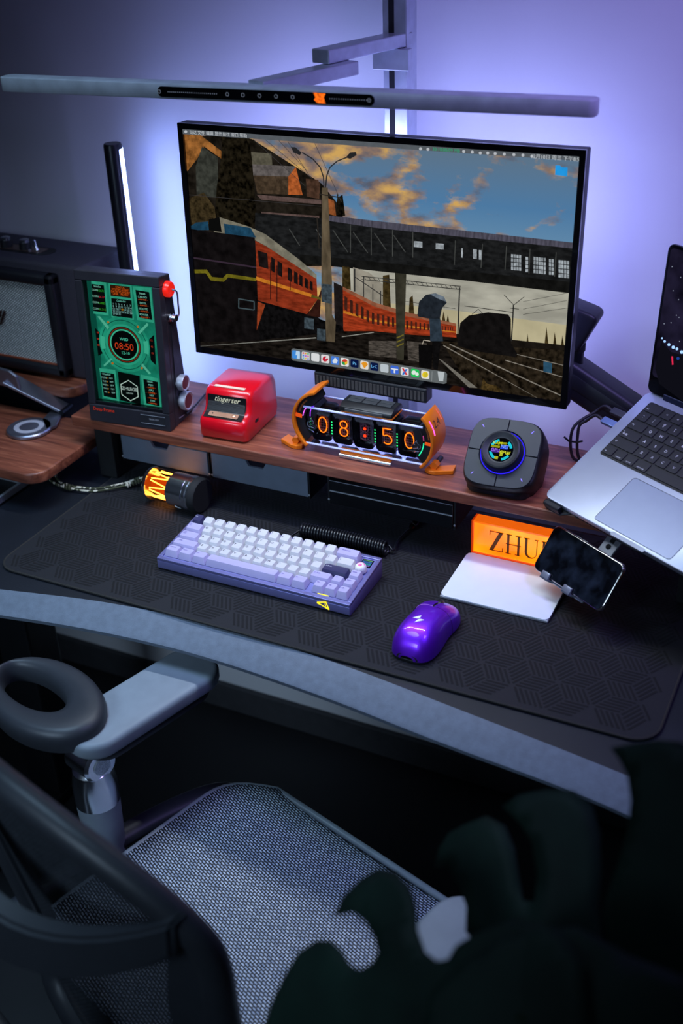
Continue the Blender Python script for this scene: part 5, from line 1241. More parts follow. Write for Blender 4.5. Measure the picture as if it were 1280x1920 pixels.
rowsK = [
 [('Esc', 1, 'n')] + [(c, 1, 'w') for c in ('!\n1', '@\n2', '#\n3', '$\n4', '%\n5', '^\n6', '&\n7', '*\n8', '(\n9', ')\n0', '_\n-', '+\n=')] + [('← Backspace', 2, 'l')],
 [('|←\n→|', 1.5, 'l')] + [(c, 1, 'w') for c in 'QWERTYUIOP'] + [('{\n[', 1, 'w'), ('}\n]', 1, 'w'), ('|\n\\', 1.5, 'w')],
 [('Caps\nLock', 1.75, 'l')] + [(c, 1, 'w') for c in 'ASDFGHJKL'] + [(':\n;', 1, 'w'), ('"\n\'', 1, 'w'), ('←Enter', 2.25, 'n'), ('PgUp', 1, 'l')],
 [('⇧ Shift', 2.25, 'l')] + [(c, 1, 'w') for c in 'ZXCVBNM'] + [('<\n,', 1, 'w'), ('>\n.', 1, 'w'), ('?\n/', 1, 'w'), ('⇧ Shift', 1.75, 'l'), ('↑', 1, 'l'), ('PgDn', 1, 'l')],
 [('Control', 1.25, 'l'), ('Super', 1.25, 'l'), ('Alt', 1.25, 'l'), ('', 6.25, 'l'), ('Alt', 1.25, 'l'), ('Fn', 1.25, 'l'), (None, 0.5, ''), ('←', 1, 'l'), ('↓', 1, 'l'), ('→', 1, 'l')]]
KZ = -0.0012
yb = KDs - rim - 0.0022
for r_, row in enumerate(rowsK):
    x = -8 * U
    yy = yb - U * (r_ + 0.5)
    for leg_, w, cset in row:
        if leg_ is not None:
            me, H_, tl, tw, td0, td1 = keymesh(w, r_)
            k = obj('keycap', me, {'w': m_kw, 'l': m_kl, 'n': m_kn}[cset], kb, MK @ TR(x + w * U / 2, yy, KZ))
            if leg_:
                sz = 0.0054 if len(leg_) == 1 else (0.0032 if '\n' in leg_ else 0.0032)
                if len(leg_) == 1 and leg_ in '↑↓←→': sz = 0.0056
                Mt_ = TR(-tw + 0.0012, td1 - 0.0042, H_ + math.tan(tl) * (td1 - 0.0042 - td0) + 0.00012) @ Matrix.Rotation(tl, 4, 'X')
                text(leg_, sz, {'w': m_leg, 'l': m_legl, 'n': m_legw}[cset], k, Mt_, 'legend', align='LEFT')
        x += w * U
# little screen in the top right slot, cat-paw key below it
xs_ = 8 * U - U / 2
obj('mini_screen', box(xs_ - U * 0.46, xs_ + U * 0.46, yb - U * 0.95, yb - 0.0005, -0.0044, -0.0012, 0.0004, 1, None, MK), m_black_gloss, kb)
for k, (c, y0, y1) in enumerate((((120, 190, 140), 0.12, 0.22), ((70, 120, 200), 0.28, 0.5), ((60, 170, 190), 0.52, 0.7), ((150, 110, 210), 0.72, 0.85))):
    obj('screen_bar', box(xs_ - U * 0.38, xs_ + U * 0.38, yb - U * y1, yb - U * y0, -0.0011, -0.0010, 0, 1, None, MK), glow('mini_%d' % k, c, 0.6, 0.4, 500), kb)
pk = obj('paw_key', lathe([(0.0088, 0), (0.0088, 0.004), (0.0078, 0.0085), (0.0060, 0.0105), (0.003, 0.0115), (0, 0.0118)], 28, MK @ TR(xs_, yb - 1.5 * U, KZ + 0.001)), mat('paw_white', (238, 232, 236), 0.45), kb, smooth=50)
m_pink = mat('paw_pink', (244, 110, 170), 0.4)
for (a, b_, r0_) in ((0.0, -0.0012, 0.0031), (-0.0048, 0.0022, 0.0015), (-0.0018, 0.0046, 0.0016), (0.0020, 0.0046, 0.0016), (0.0048, 0.0020, 0.0015)):
    zz = 0.0126 - (a * a + b_ * b_) * 48
    obj('paw_pad', lathe([(r0_, -0.0008), (r0_ * 0.85, 0.0003), (r0_ * 0.4, 0.0009), (0, 0.001)], 16, MK @ TR(xs_ + a, yb - 1.5 * U + b_, KZ + zz)), m_pink, pk, smooth=60)
obj('caps_marker', box(-8 * U + 0.0225, -8 * U + 0.0265, yb - 2.60 * U, yb - 2.25 * U, KZ + 0.0055, KZ + 0.0078, 0.0006, 1, None, MK), mat('marker_slot', (120, 110, 170), 0.5), kb)
for a, b_, c in ((-7.0, 0.06, (70, 226, 236)), (-6.0, 0.06, (60, 220, 220)), (4.98, 0.20, (255, 80, 170))):
    obj('key_backlight', lathe([(0.0015, 0), (0.0015, 0.006), (0, 0.0064)], 8, MK @ TR(a * U, yb - b_ * U, -0.0044)), glow('kl_%d' % c[0], c, 1.2), kb)
# front logo, yellow backlight beneath the arrow keys
lx = KW/2 - 0.040
bm = bm_new()
tri = [(lx - 0.012, 0.0105), (lx + 0.004, 0.0170), (lx + 0.009, 0.0040), (lx - 0.002, 0.0050)]
tri = [(lx - 0.0105, 0.0118), (lx + 0.0035, 0.0158), (lx + 0.0080, 0.0042)]
for a, b_ in zip(tri, tri[1:] + tri[:1]): tube([(a[0], -KD/2 - 0.0003, a[1]), (b_[0], -KD/2 - 0.0003, b_[1])], 0.0008, 6, bm)
tube([(lx - 0.0105, -KD/2 - 0.0003, 0.0105), (lx + 0.006, -KD/2 - 0.0003, 0.0062)], 0.0006, 6, bm); tube([(lx + 0.002, -KD/2 - 0.0003, 0.0130), (lx + 0.003, -KD/2 - 0.0003, 0.0085)], 0.0006, 6, bm)
obj('front_logo', bm, glow('logo_yellow', (255, 232, 40), 1.3), kb)
obj('under_key_light', box(5.55 * U, 6.45 * U, yb - 4.985 * U, yb - 4.95 * U, -0.0040, -0.0005, 0, 1, None, MK), glow('key_yellow', (250, 240, 70), 1.3), kb)
for sx in (-1, 1):
    for yv in (-0.045, 0.045): obj('rubber_foot', box(sx * 0.14 - 0.012, sx * 0.14 + 0.012, yv - 0.004, yv + 0.004, -0.0006, 0.0002), m_black_matte, kb)
# coiled cable
co = thing('coiled_cable', 'black coiled keyboard cable with metal plug behind the keyboard', 'cable', (-0.68, 1.338, T + 0.004))
pts = []
cx0, cx1, cr_ = -0.756, -0.612, 0.0098
turns = 31
for k in range(turns * 12 + 1):
    t = k / (turns * 12); a = 2 * PI * turns * t
    pts.append((cx0 + (cx1 - cx0) * t, 1.340 + 0.004 * math.sin(t * 3) + cr_ * math.cos(a), T + 0.0045 + 0.0021 + cr_ + cr_ * math.sin(a)))
m_cable = mat('coil_black', (17, 18, 22), 0.3)
obj('coil', tube(pts, 0.0021, 6), m_cable, co, world=True, smooth=60)
obj('lead', tube(smooth_path([pts[-1], (-0.604, 1.348, T + 0.012), pz(745, 1015, 0.010), pz(757, 1002, 0.010), pz(768, 992, 0.012)], 8), 0.0019, 8), m_cable, co, world=True, smooth=60)
obj('lead', tube(smooth_path([pts[0], (-0.766, 1.330, T + 0.012), (-0.772, 1.312, T + 0.010), (-0.772, 1.292, T + 0.014), (-0.770, 1.2865, T + 0.016)], 8), 0.0019, 8), m_cable, co, world=True, smooth=60)
pa_, pb_ = pz(768, 992, 0.012), pz(786, 974, 0.016)
dq = (pb_ - pa_); Mp = TR(*pa_) @ dq.to_track_quat('Z', 'Y').to_matrix().to_4x4(); Lp = dq.length
obj('aviator_plug', lathe([(0.003, 0), (0.0055, 0.004), (0.0055, Lp * 0.3), (0.0066, Lp * 0.32), (0.0066, Lp * 0.5), (0.0058, Lp * 0.52), (0.0058, Lp * 0.7), (0.0066, Lp * 0.72), (0.0066, Lp * 0.95), (0.004, Lp)], 20, Mp), mat('gunmetal', (70, 66, 66), 0.28, 1.0), co, world=True, smooth=35)
obj('lead', tube(smooth_path([pb_, pb_ + dq * 0.5, (-0.60, 1.50, T + 0.012), (-0.62, 1.54, T + 0.010)], 6), 0.0019, 8), m_cable, co, world=True, smooth=60)
# ================================================================= mouse
mo = thing('mouse', 'metallic purple wireless mouse with white lightning mark on the desk mat', 'mouse', (-0.4775, 1.172, T + 0.0045), (0, 0, R(-3)))
m_pur = mat('purple_metallic', (122, 36, 232), 0.42, 0.75, noise=0.03, coat=0.5)
ML_, MW_ = 0.062, 0.0320
def mouse_w(t):   # half width along length, t -1 rear .. 1 front
    return MW_ * (0.99 - 0.08 * math.exp(-((t - 0.12) / 0.35) ** 2)) * max(0.0, 1 - abs(t) ** 5.0) ** 0.33
def mouse_h(t):
    return 0.0385 * (max(0.0, 1 - abs((t + 0.22) / 1.27) ** 2.4)) ** 0.62 * (max(0.0, 1 - abs(t) ** 5) ** 0.45 if t < 0 else 1.0)
def mouse_z(x, t):
    w = mouse_w(t); u = min(1.0, abs(x) / max(w, 1e-5))
    return mouse_h(t) * max(0.0, 1 - u ** 3.2) ** 0.42
def patch(t0_, t1_, u0_, u1_, nt=22, nu=18, lift=0.0, base=True, droop=None):
    s = bmesh.new(); G = []
    for i in range(nt + 1):
        t = t0_ + (t1_ - t0_) * i / nt; row = []
        for j in range(nu + 1):
            u = u0_ + (u1_ - u0_) * j / nu
            uu = math.sin(u * PI / 2)
            x = uu * mouse_w(t)
            row.append(s.verts.new((x, t * ML_, 0.004 + max(0, mouse_z(x, t) - 0.0) + lift)))
        G.append(row)
    for a, b_ in zip(G, G[1:]):
        for j in range(nu): s.faces.new((a[j], a[j + 1], b_[j + 1], b_[j]))
    return s
obj('top_shell', patch(-0.995, 0.30, -1, 1, 30, 28), m_pur, mo, smooth=60)
m_pur2 = mat('purple_metallic_dark', (70, 22, 110), 0.34, 0.7, noise=0.03, coat=0.5)
for (a, b_) in ((-1, -0.035), (0.035, 1)):
    s = patch(0.312, 0.985, a, b_, 18, 12)
    # front of the buttons flares upward slightly
    for v in s.verts:
        if v.co.y > 0.045: v.co.z += (v.co.y - 0.045) * 0.16
    obj('button', s, m_pur, mo, smooth=60)
s = patch(-0.985, 0.97, -0.93, 0.93, 30, 20, -0.0014)
obj('inner_body', s, m_black_matte, mo, smooth=60)
base = [(mouse_w(-0.98 + 1.95 * k / 24) * 0.97, (-0.98 + 1.95 * k / 24) * ML_) for k in range(25)]
obj('base', prism(base + [(-x, y) for x, y in base[::-1]], 0.0, 0.0045, 'z', 0.0008, 1), m_black, mo)
obj('scroll_wheel', lathe([(0.0085, -0.0035), (0.0105, -0.002), (0.0105, 0.002), (0.0085, 0.0035)], 24, TR(0.0, 0.043, 0.022) @ Matrix.Rotation(PI / 2, 4, 'Y')), m_black, mo, smooth=35)
obj('left_seam', tube([(-0.031 * k / 10 , 0.0193, 0.0042 + mouse_z(-0.031 * k / 10, 0.311) + 0.0) for k in range(0, 9)], 0.0004, 5), mat('seam', (190, 120, 220), 0.4), mo)
# lightning mark on the back hump
bolt = [[(0.0010, 0.0088), (-0.0078, -0.0002), (-0.0010, -0.0003), (0.0016, 0.0025)], [(0.0092, 0.0010), (-0.0012, -0.0090), (0.0004, -0.0016), (0.0026, 0.0008)]]
bm = bm_new()
for P in bolt: bm.faces.new([bm.verts.new((a + (-0.0035), b_ - 0.020, 0)) for a, b_ in P])
bmesh.ops.triangulate(bm, faces=bm.faces); bmesh.ops.subdivide_edges(bm, edges=bm.edges[:], cuts=3, use_grid_fill=True)
for v in bm.verts: v.co.z = 0.004 + mouse_z(v.co.x, v.co.y / ML_) + 0.0004
obj('lightning_mark', bm, mat('mark_white', (245, 240, 252), 0.35), mo)
for k in range(2): obj('side_button', box(-0.0325, -0.0305, 0.002 + k * 0.017, 0.017 + k * 0.017, 0.017, 0.022, 0.0008), m_black, mo)
# ================================================================= trackpad
tp = thing('trackpad', 'white wireless trackpad lying on the desk mat beside the purple mouse', 'trackpad', (-0.417, 1.324, T + 0.0045), (0, 0, R(-0.2)))
obj('wedge_body', prism([(-0.0575, 0.0), (-0.0575, 0.0042), (0.0575, 0.0100), (0.0575, 0.0)], -0.0795, 0.0795, 'x', 0.0008, 1), mat('tp_alu', (190, 194, 200), 0.4, 0.7), tp)
obj('glass_top', prism(rrect(0.160, 0.115, 0.009, 6), 0, 0.0012, 'z', 0.0004, 1, None, TR(0, 0, 0.0072) @ Matrix.Rotation(math.atan2(0.0058, 0.115), 4, 'X')), mat('tp_white', (214, 222, 230), 0.35, noise=0.02), tp, smooth=30)
# ================================================================= glowing orange acrylic sign
sg_ = thing('acrylic_sign', 'glowing orange acrylic name block reading ZHU behind the white trackpad', 'sign', (-0.40, 1.398, T + 0.0045))
ax0, ax1, ay0, ay1, az0, az1 = -0.496, -0.352, 1.3905, 1.412, T + 0.0045, T + 0.066
m_acrO = bpy.data.materials.new('orange_acrylic_lit'); m_acrO.use_nodes = True; nt = m_acrO.node_tree; b = nt.nodes['Principled BSDF']
tc = nt.nodes.new('ShaderNodeTexCoord'); gr = nt.nodes.new('ShaderNodeTexNoise'); gr.inputs['Scale'].default_value = 14; gr.inputs['Detail'].default_value = 1
rp = nt.nodes.new('ShaderNodeValToRGB'); rp.color_ramp.elements[0].position = 0.35; rp.color_ramp.elements[0].color = lin((255, 108, 8)) + (1,); rp.color_ramp.elements[1].position = 0.65; rp.color_ramp.elements[1].color = lin((255, 172, 16)) + (1,)
nt.links.new(tc.outputs['Object'], gr.inputs['Vector']); nt.links.new(gr.outputs['Fac'], rp.inputs['Fac']); nt.links.new(rp.outputs['Color'], b.inputs['Emission Color']); b.inputs['Emission Strength'].default_value = 1.35; b.inputs['Base Color'].default_value = lin((255, 120, 10)) + (1,); b.inputs['Roughness'].default_value = 0.25
m_acrE = mat('orange_acrylic_edge', (196, 58, 8), 0.15, emit=(210, 60, 4), estr=0.55, coat=0.5)
obj('lit_panel', box(ax0 + 0.003, ax1 - 0.003, ay0 + 0.004, ay1 - 0.004, az0 + 0.006, az1 - 0.004), m_acrO, sg_, world=True)
obj('base', box(ax0, ax1, ay0, ay1, az0, az0 + 0.006, 0.0006), m_acrE, sg_, world=True)
obj('end_wall', box(ax0, ax0 + 0.003, ay0, ay1, az0 + 0.006, az1, 0.0004, 1), m_acrE, sg_, world=True)
obj('end_wall', box(ax1 - 0.003, ax1, ay0, ay1, az0 + 0.006, az1, 0.0004, 1), m_acrE, sg_, world=True)
obj('top_wall', box(ax0 + 0.003, ax1 - 0.003, ay0, ay1, az1 - 0.003, az1, 0.0004, 1), mat('orange_acrylic_top', (255, 120, 20), 0.15, emit=(255, 104, 8), estr=0.75), sg_, world=True)
m_let = mat('burnt_letter', (128, 70, 8), 0.5)
def serif(name, strokes):
    bm = bm_new()
    for P in strokes: prism([(a, b_) for a, b_ in P], ay0 + 0.0026, ay0 + 0.0037, 'y', 0, 1, bm)
    obj(name, bm, m_let, sg_, world=True)
zb, zt_ = az0 + 0.0150, az0 + 0.0480
def ltr(px_): return py(px_, 1020, ay0 + 0.003).x
lx0 = ltr(917)
th, tn = 0.0034, 0.0009
def bar(x0, z0, x1, z1): return [(x0, z0), (x1, z0), (x1, z1), (x0, z1)]
w = 0.021
serif('letter', [bar(lx0, zt_ - tn, lx0 + w, zt_), bar(lx0, zb, lx0 + w, zb + tn), [(lx0 + w - 0.0062, zt_), (lx0 + w, zt_), (lx0 + 0.0062, zb), (lx0, zb)], bar(lx0, zt_ - 0.007, lx0 + 0.0008, zt_), bar(lx0 + w - 0.0008, zb, lx0 + w, zb + 0.007)])
hx0 = lx0 + w + 0.0045; w = 0.023
serif('letter', [bar(hx0 + 0.0018, zb, hx0 + 0.0018 + th, zt_), bar(hx0 + w - 0.0018 - th, zb, hx0 + w - 0.0018, zt_), bar(hx0, (zb + zt_) / 2 - tn / 2, hx0 + w, (zb + zt_) / 2 + tn / 2)] + [bar(a, z, a + 0.0086, z + 0.0008) for a in (hx0, hx0 + w - 0.0086) for z in (zb, zt_ - 0.0008)])
ux0 = hx0 + w + 0.0045; w = 0.022
uarc = [(ux0 + 0.0018 + (w - 0.0036) / 2 - (w - 0.0036) / 2 * math.cos(R(180 * k / 12)), zb + 0.010 - 0.010 * math.sin(R(180 * k / 12))) for k in range(13)]
uin = [(ux0 + 0.0018 + th + (w - 0.0036 - th - tn) / 2 - (w - 0.0036 - th - tn) / 2 * math.cos(R(180 * k / 12)), zb + 0.010 - 0.0086 * math.sin(R(180 * k / 12))) for k in range(13)]
serif('letter', [uarc + uin[::-1], bar(ux0 + 0.0018, zb + 0.010, ux0 + 0.0018 + th, zt_), bar(ux0 + w - 0.0018 - tn, zb + 0.010, ux0 + w - 0.0018, zt_), bar(ux0, zt_ - 0.0008, ux0 + 0.0086, zt_), bar(ux0 + w - 0.006, zt_ - 0.0008, ux0 + w, zt_)])
ix0 = ux0 + w + 0.0045
serif('letter', [bar(ix0 + 0.002, zb, ix0 + 0.002 + th, zt_), bar(ix0, zb, ix0 + 0.0088, zb + 0.0008), bar(ix0, zt_ - 0.0008, ix0 + 0.0088, zt_)])
obj('base_text_line', box(ax0 + 0.02, ax1 - 0.02, ay0 - 0.0003, ay0 + 0.0002, az0 + 0.002, az0 + 0.0036), mat('sign_base_text', (120, 34, 4), 0.3), sg_, world=True)  # dim line of small text along the base
# ================================================================= laptop on its stand
lap = thing('laptop', 'silver laptop with black keyboard standing open on a stand over the shelf', 'laptop', (-0.3822, 1.3646, T + 0.1463), (R(27.8), 0, R(-29.36)))
LW, LD = 0.3126, 0.2212
m_lap = mat('laptop_silver', (174, 182, 198), 0.38, 0.6, noise=0.02, bump=0.02, bscale=900)
# slab under the top plane (local z = 0 is the palm rest)
obj('base', prism(rrect(LW, LD, 0.011, 8, LW/2, LD/2), -0.0105, 0.0, 'z', 0.0012, 2), m_lap, lap, smooth=30)
obj('trackpad', prism(rrect(0.130, 0.081, 0.005, 6, LW/2, 0.0465), -0.0002, 0.0003, 'z'), mat('lap_pad', (136, 146, 166), 0.42, 0.5, noise=0.02), lap)
po_ = rrect(0.131, 0.082, 0.005, 6, LW/2, 0.0465)
obj('trackpad_gap', tube([(a, b_, 0.0002) for a, b_ in po_], 0.0003, 4, closed=True), m_black_matte, lap)
obj('front_notch', prism(rrect(0.058, 0.006, 0.0028, 5, LW/2, 0.0), -0.0035, 0.0004, 'z'), mat('notch_grey', (120, 126, 140), 0.4, 0.6), lap)
kx0, ky0, kx1, ky1 = 0.0178, 0.0965, LW - 0.0178, 0.2055
obj('key_well', prism(rrect(kx1 - kx0, ky1 - ky0, 0.004, 5, (kx0 + kx1) / 2, (ky0 + ky1) / 2), 0.0002, 0.0006, 'z'), mat('well_black', (12, 13, 16), 0.5), lap)
KP = (kx1 - kx0 - 0.003) / 14.5
RH = (ky1 - ky0 - 0.003) / 5.93
m_key = mat('lap_key', (24, 25, 30), 0.55, noise=0.05, bump=0.05)
m_kt = mat('lap_legend', (205, 208, 214), 0.5, emit=(200, 205, 215), estr=0.12)
LK = {}
def lkey(w):
    w = round(w, 3)
    if w not in LK:
        s = prism(rrect(w * KP - 0.0026, RH - 0.0026, 0.0013, 3), 0.0, 0.0013, 'z', 0.0003, 1)
        me = bpy.data.meshes.new('lapkey'); s.to_mesh(me); s.free(); LK[w] = me
    return LK[w]
lrows = [
 [('esc', 1.5)] + [(s, 1) for s in ('F1', 'F2', 'F3', 'F4', 'F5', 'F6', 'F7', 'F8', 'F9', 'F10', 'F11', 'F12')] + [('', 1)],
 [('~\n·', 1)] + [(s, 1) for s in ('!\n1', '@\n2', '#\n3', '$\n4', '%\n5', '^\n6', '&\n7', '*\n8', '(\n9', ')\n0', '-\n_', '+\n=')] + [('delete', 1.5)],
 [('→|', 1.5)] + [(s, 1) for s in 'QWERTYUIOP'] + [('{\n[', 1), ('}\n]', 1), ('|\n\\', 1)],
 [('•\n中/英', 1.75)] + [(s, 1) for s in 'ASDFGHJKL'] + [(':\n;', 1), ('"\n\'', 1), ('return', 1.75)],
 [('⇧', 2.25)] + [(s, 1) for s in 'ZXCVBNM'] + [('<\n,', 1), ('>\n.', 1), ('?\n/', 1), ('⇧', 2.25)],
 [('fn', 1), ('control', 1), ('option', 1), ('command', 1.25), ('', 5), ('command', 1.25), ('option', 1), ('', 1), ('', 1), ('', 1)]]
for r_, row in enumerate(lrows):
    x = kx0 + 0.0015; y = ky1 - 0.0015 - RH * (r_ + 0.5) * 0.985
    for s, w in row:
        k = obj('key', lkey(w), m_key, lap, TR(x + w * KP / 2, y, 0.0007))
        if s:
            one = len(s) == 1
            sz = 0.0056 if one else (0.0036 if '\n' in s else 0.0030)
            if s in ('•\n中/英', '⇧', '→|'): text(s, 0.0040, m_kt, k, TR(-w * KP / 2 + 0.0036, 0.000, 0.00136), 'legend', align='LEFT')
            elif len(s) > 3: text(s, sz, m_kt, k, TR(0, -0.0040, 0.00136), 'legend')
            elif s in ('esc', 'fn'): text(s, 0.0032, m_kt, k, TR(-w * KP / 2 + 0.0034, -0.003, 0.00136), 'legend', align='LEFT')
            else: text(s, sz, m_kt, k, TR(0, 0, 0.00136), 'legend')
        x += w * KP
# lid: opened about 121 degrees from the keyboard
op = R(121)
Mlid = TR(0, LD - 0.004, 0.0012) @ Matrix.Rotation(op - PI / 2 + PI / 2, 4, 'X')
# local lid plane: x right, y up the lid (away from hinge), z towards the back
Mlid = TR(0, LD - 0.003, 0.002) @ Matrix.Rotation(PI - op, 4, 'X')
LH = 0.213
obj('lid', prism(rrect(LW, LH, 0.010, 8, LW/2, LH/2), -0.0042, -0.0006, 'z', 0.0008, 2, None, Mlid), mat('lid_dark', (70, 72, 82), 0.38, 0.7), lap, smooth=30)
obj('hinge_bar', box(0.03, LW - 0.03, -0.004, 0.006, -0.004, 0.001, 0.001, 1, None, Mlid), mat('hinge_navy', (36, 42, 66), 0.4, 0.5), lap)
m = bpy.data.materials.new('laptop_wallpaper'); m.use_nodes = True; nt = m.node_tree; nt.nodes.remove(nt.nodes['Principled BSDF'])
em = nt.nodes.new('ShaderNodeEmission'); tc = nt.nodes.new('ShaderNodeTexCoord'); n1 = nt.nodes.new('ShaderNodeTexNoise'); n1.inputs['Scale'].default_value = 22; n1.inputs['Detail'].default_value = 4
rp = nt.nodes.new('ShaderNodeValToRGB'); rp.color_ramp.elements[0].position = 0.35; rp.color_ramp.elements[0].color = lin((10, 9, 20)) + (1,); rp.color_ramp.elements[1].position = 0.75; rp.color_ramp.elements[1].color = lin((38, 34, 58)) + (1,)
nt.links.new(tc.outputs['Object'], n1.inputs['Vector']); nt.links.new(n1.outputs['Fac'], rp.inputs['Fac']); nt.links.new(rp.outputs['Color'], em.inputs['Color']); nt.links.new(em.outputs[0], nt.nodes['Material Output'].inputs['Surface'])
obj('lid_glass', prism(rrect(LW - 0.0016, LH - 0.0016, 0.009, 8, LW/2, LH/2), -0.0006, 0.0, 'z', 0, 1, None, Mlid), m_black_gloss, lap)
ls = obj('screen', prism(rrect(LW - 0.010, LH - 0.030, 0.006, 6, LW/2, LH/2 + 0.010), 0.0, 0.0002, 'z', 0, 1, None, Mlid), m, lap)
MLW = wmat(lap) @ Mlid @ Matrix.Rotation(-PI / 2, 4, 'X')     # local y=0 plane is the lid face; local (x, z) -> lid (x, y)
def lp_(x, y): q = ploc(MLW, x, y); return q.x, q.z
def lspic(name, polys, col, st_=1.0, z=0.0004):
    if len(polys) > 1:
        for P in polys: lspic(name, [P], col, st_, z)
        return
    bm = bm_new()
    for P in polys: bm.faces.new([bm.verts.new(Mlid @ Vector((*lp_(*q), z))) for q in P])
    bmesh.ops.triangulate(bm, faces=bm.faces)
    obj(name, bm, glow('ls_%d_%d_%d' % tuple(col), col, st_), ls)
lspic('screen_shadow_hills', [[(1228, 690), (1240, 640), (1258, 660), (1290, 668), (1290, 760), (1236, 720)]], (14, 14, 22), 1.0, 0.0003)
lspic('screen_city_light', [disc(1246, 640, 2.4, 8), disc(1254, 646, 3.0, 8), disc(1262, 651, 3.2, 8), disc(1269, 654, 2.8, 8), disc(1278, 660, 3.4, 8), disc(1241, 634, 1.8, 8)], (160, 200, 255), 1.3)
lspic('screen_star', [disc(x, y, 1.0, 6) for x, y in ((1272, 562), (1262, 545), (1273, 595), (1268, 591), (1258, 605), (1245, 607), (1274, 640), (1276, 520), (1260, 500))], (190, 200, 225), 0.6)
lspic('screen_red_light', [line((1260, 668), (1261, 684), 3)], (225, 40, 80), 1.0)
lspic('screen_blue_light', [disc(1271, 672, 3, 8)], (30, 70, 160), 0.8)
# ---- laptop stand
ls_ = thing('laptop_stand', 'black metal laptop stand holding the open laptop above the walnut shelf', 'laptop stand', (-0.20, 1.40, T + 0.0045))
ML2 = wmat(lap)
m_std = mat('stand_black', (30, 31, 36), 0.4, 0.5)
obj('support_plate', box(0.055, LW - 0.060, 0.0, 0.20, -0.0150, -0.0110, 0.001, 1, None, ML2), m_std, ls_, world=True)
for x in (0.006, LW - 0.055):
    lipm = bm_new()
    prism([(x, -0.008), (x + 0.006, -0.0100), (x + 0.030, -0.0100), (x + 0.044, 0.002), (x + 0.048, 0.02), (x, 0.02)], -0.0135, -0.0110, 'z', 0.0008, 1, lipm)
    box(x, x + 0.030, -0.0095, -0.0006, -0.0130, -0.001, 0.002, 2, lipm)
    bmesh.ops.transform(lipm, matrix=ML2, verts=lipm.verts)
    obj('front_lip', lipm, m_std, ls_, world=True)
c_ = ML2 @ Vector((LW * 0.52, 0.10, -0.0165))
obj('base_disc', lathe([(0.075, 0), (0.075, 0.006), (0.072, 0.008), (0.0, 0.008)], 40, TR(-0.02, 1.155, T + 0.0001)), m_std, ls_, world=True, smooth=35)
obj('column', tube([(-0.02, 1.155, T + 0.008), (-0.02, 1.165, T + 0.075), (c_.x + 0.02, c_.y - 0.02, c_.z - 0.02), tuple(c_)], 0.012, 14), m_std, ls_, world=True, smooth=50)
# ---- phone on its clip
ph = thing('smartphone', 'black smartphone with silver rim lying tilted in a metal clip below the laptop', 'phone', (-0.3143, 1.3104, T + 0.0774), (R(54.57), R(-2.73), R(-34.28)))
PW, PH = 0.1436, 0.0709
obj('rim', prism(rrect(PW, PH, 0.0105, 8), -0.0076, -0.0004, 'z', 0.0022, 3), mat('phone_steel', (190, 186, 182), 0.2, 1.0), ph, smooth=30)
mg = bpy.data.materials.new('phone_glass'); mg.use_nodes = True; nt = mg.node_tree; b = nt.nodes['Principled BSDF']
tc = nt.nodes.new('ShaderNodeTexCoord'); n1 = nt.nodes.new('ShaderNodeTexNoise'); n1.inputs['Scale'].default_value = 38; n1.inputs['Detail'].default_value = 5
rp = nt.nodes.new('ShaderNodeValToRGB'); rp.color_ramp.elements[0].position = 0.42; rp.color_ramp.elements[0].color = lin((6, 8, 12)) + (1,); rp.color_ramp.elements[1].position = 0.75; rp.color_ramp.elements[1].color = lin((34, 42, 54)) + (1,)
nt.links.new(tc.outputs['Object'], n1.inputs['Vector']); nt.links.new(n1.outputs['Fac'], rp.inputs['Fac']); nt.links.new(rp.outputs['Color'], b.inputs['Base Color']); b.inputs['Roughness'].default_value = 0.16
obj('glass_face', prism(rrect(PW - 0.004, PH - 0.004, 0.0092, 8), -0.0006, 0.0, 'z'), mg, ph)
obj('earpiece', box(-PW/2 + 0.0045, -PW/2 + 0.0055, -0.006, 0.006, 0.0, 0.0002), m_dark_metal, ph)
for y in (0.008, 0.021): obj('side_button', box(-0.010 - y, 0.0 - y, PH/2 - 0.0004, PH/2 + 0.0005, -0.0048, -0.0030), m_alu, ph)
cl = thing('phone_clip', 'silver two-prong phone clip on a slotted metal strip beside the laptop stand', 'phone holder', (-0.30, 1.31, T + 0.06))
MP = wmat(ph)
for x in (-0.040, 0.006):
    hk = bm_new()
    box(x - 0.008, x + 0.008, -PH/2 - 0.0045, -PH/2 - 0.0006, -0.013, 0.0040, 0.0012, 2, hk); box(x - 0.008, x + 0.008, -PH/2 - 0.0045, -PH/2 + 0.007, 0.0006, 0.0040, 0.0012, 2, hk)
    bmesh.ops.transform(hk, matrix=MP, verts=hk.verts)
    obj('prong', hk, mat('clip_grey', (150, 156, 172), 0.35, 0.6), cl, world=True, smooth=30)
obj('back_plate', box(-0.055, 0.030, -PH/2 - 0.004, 0.022, -0.0135, -0.0090, 0.001, 1, None, MP), mat('clip_grey', (150, 156, 172), 0.35, 0.6), cl, world=True)
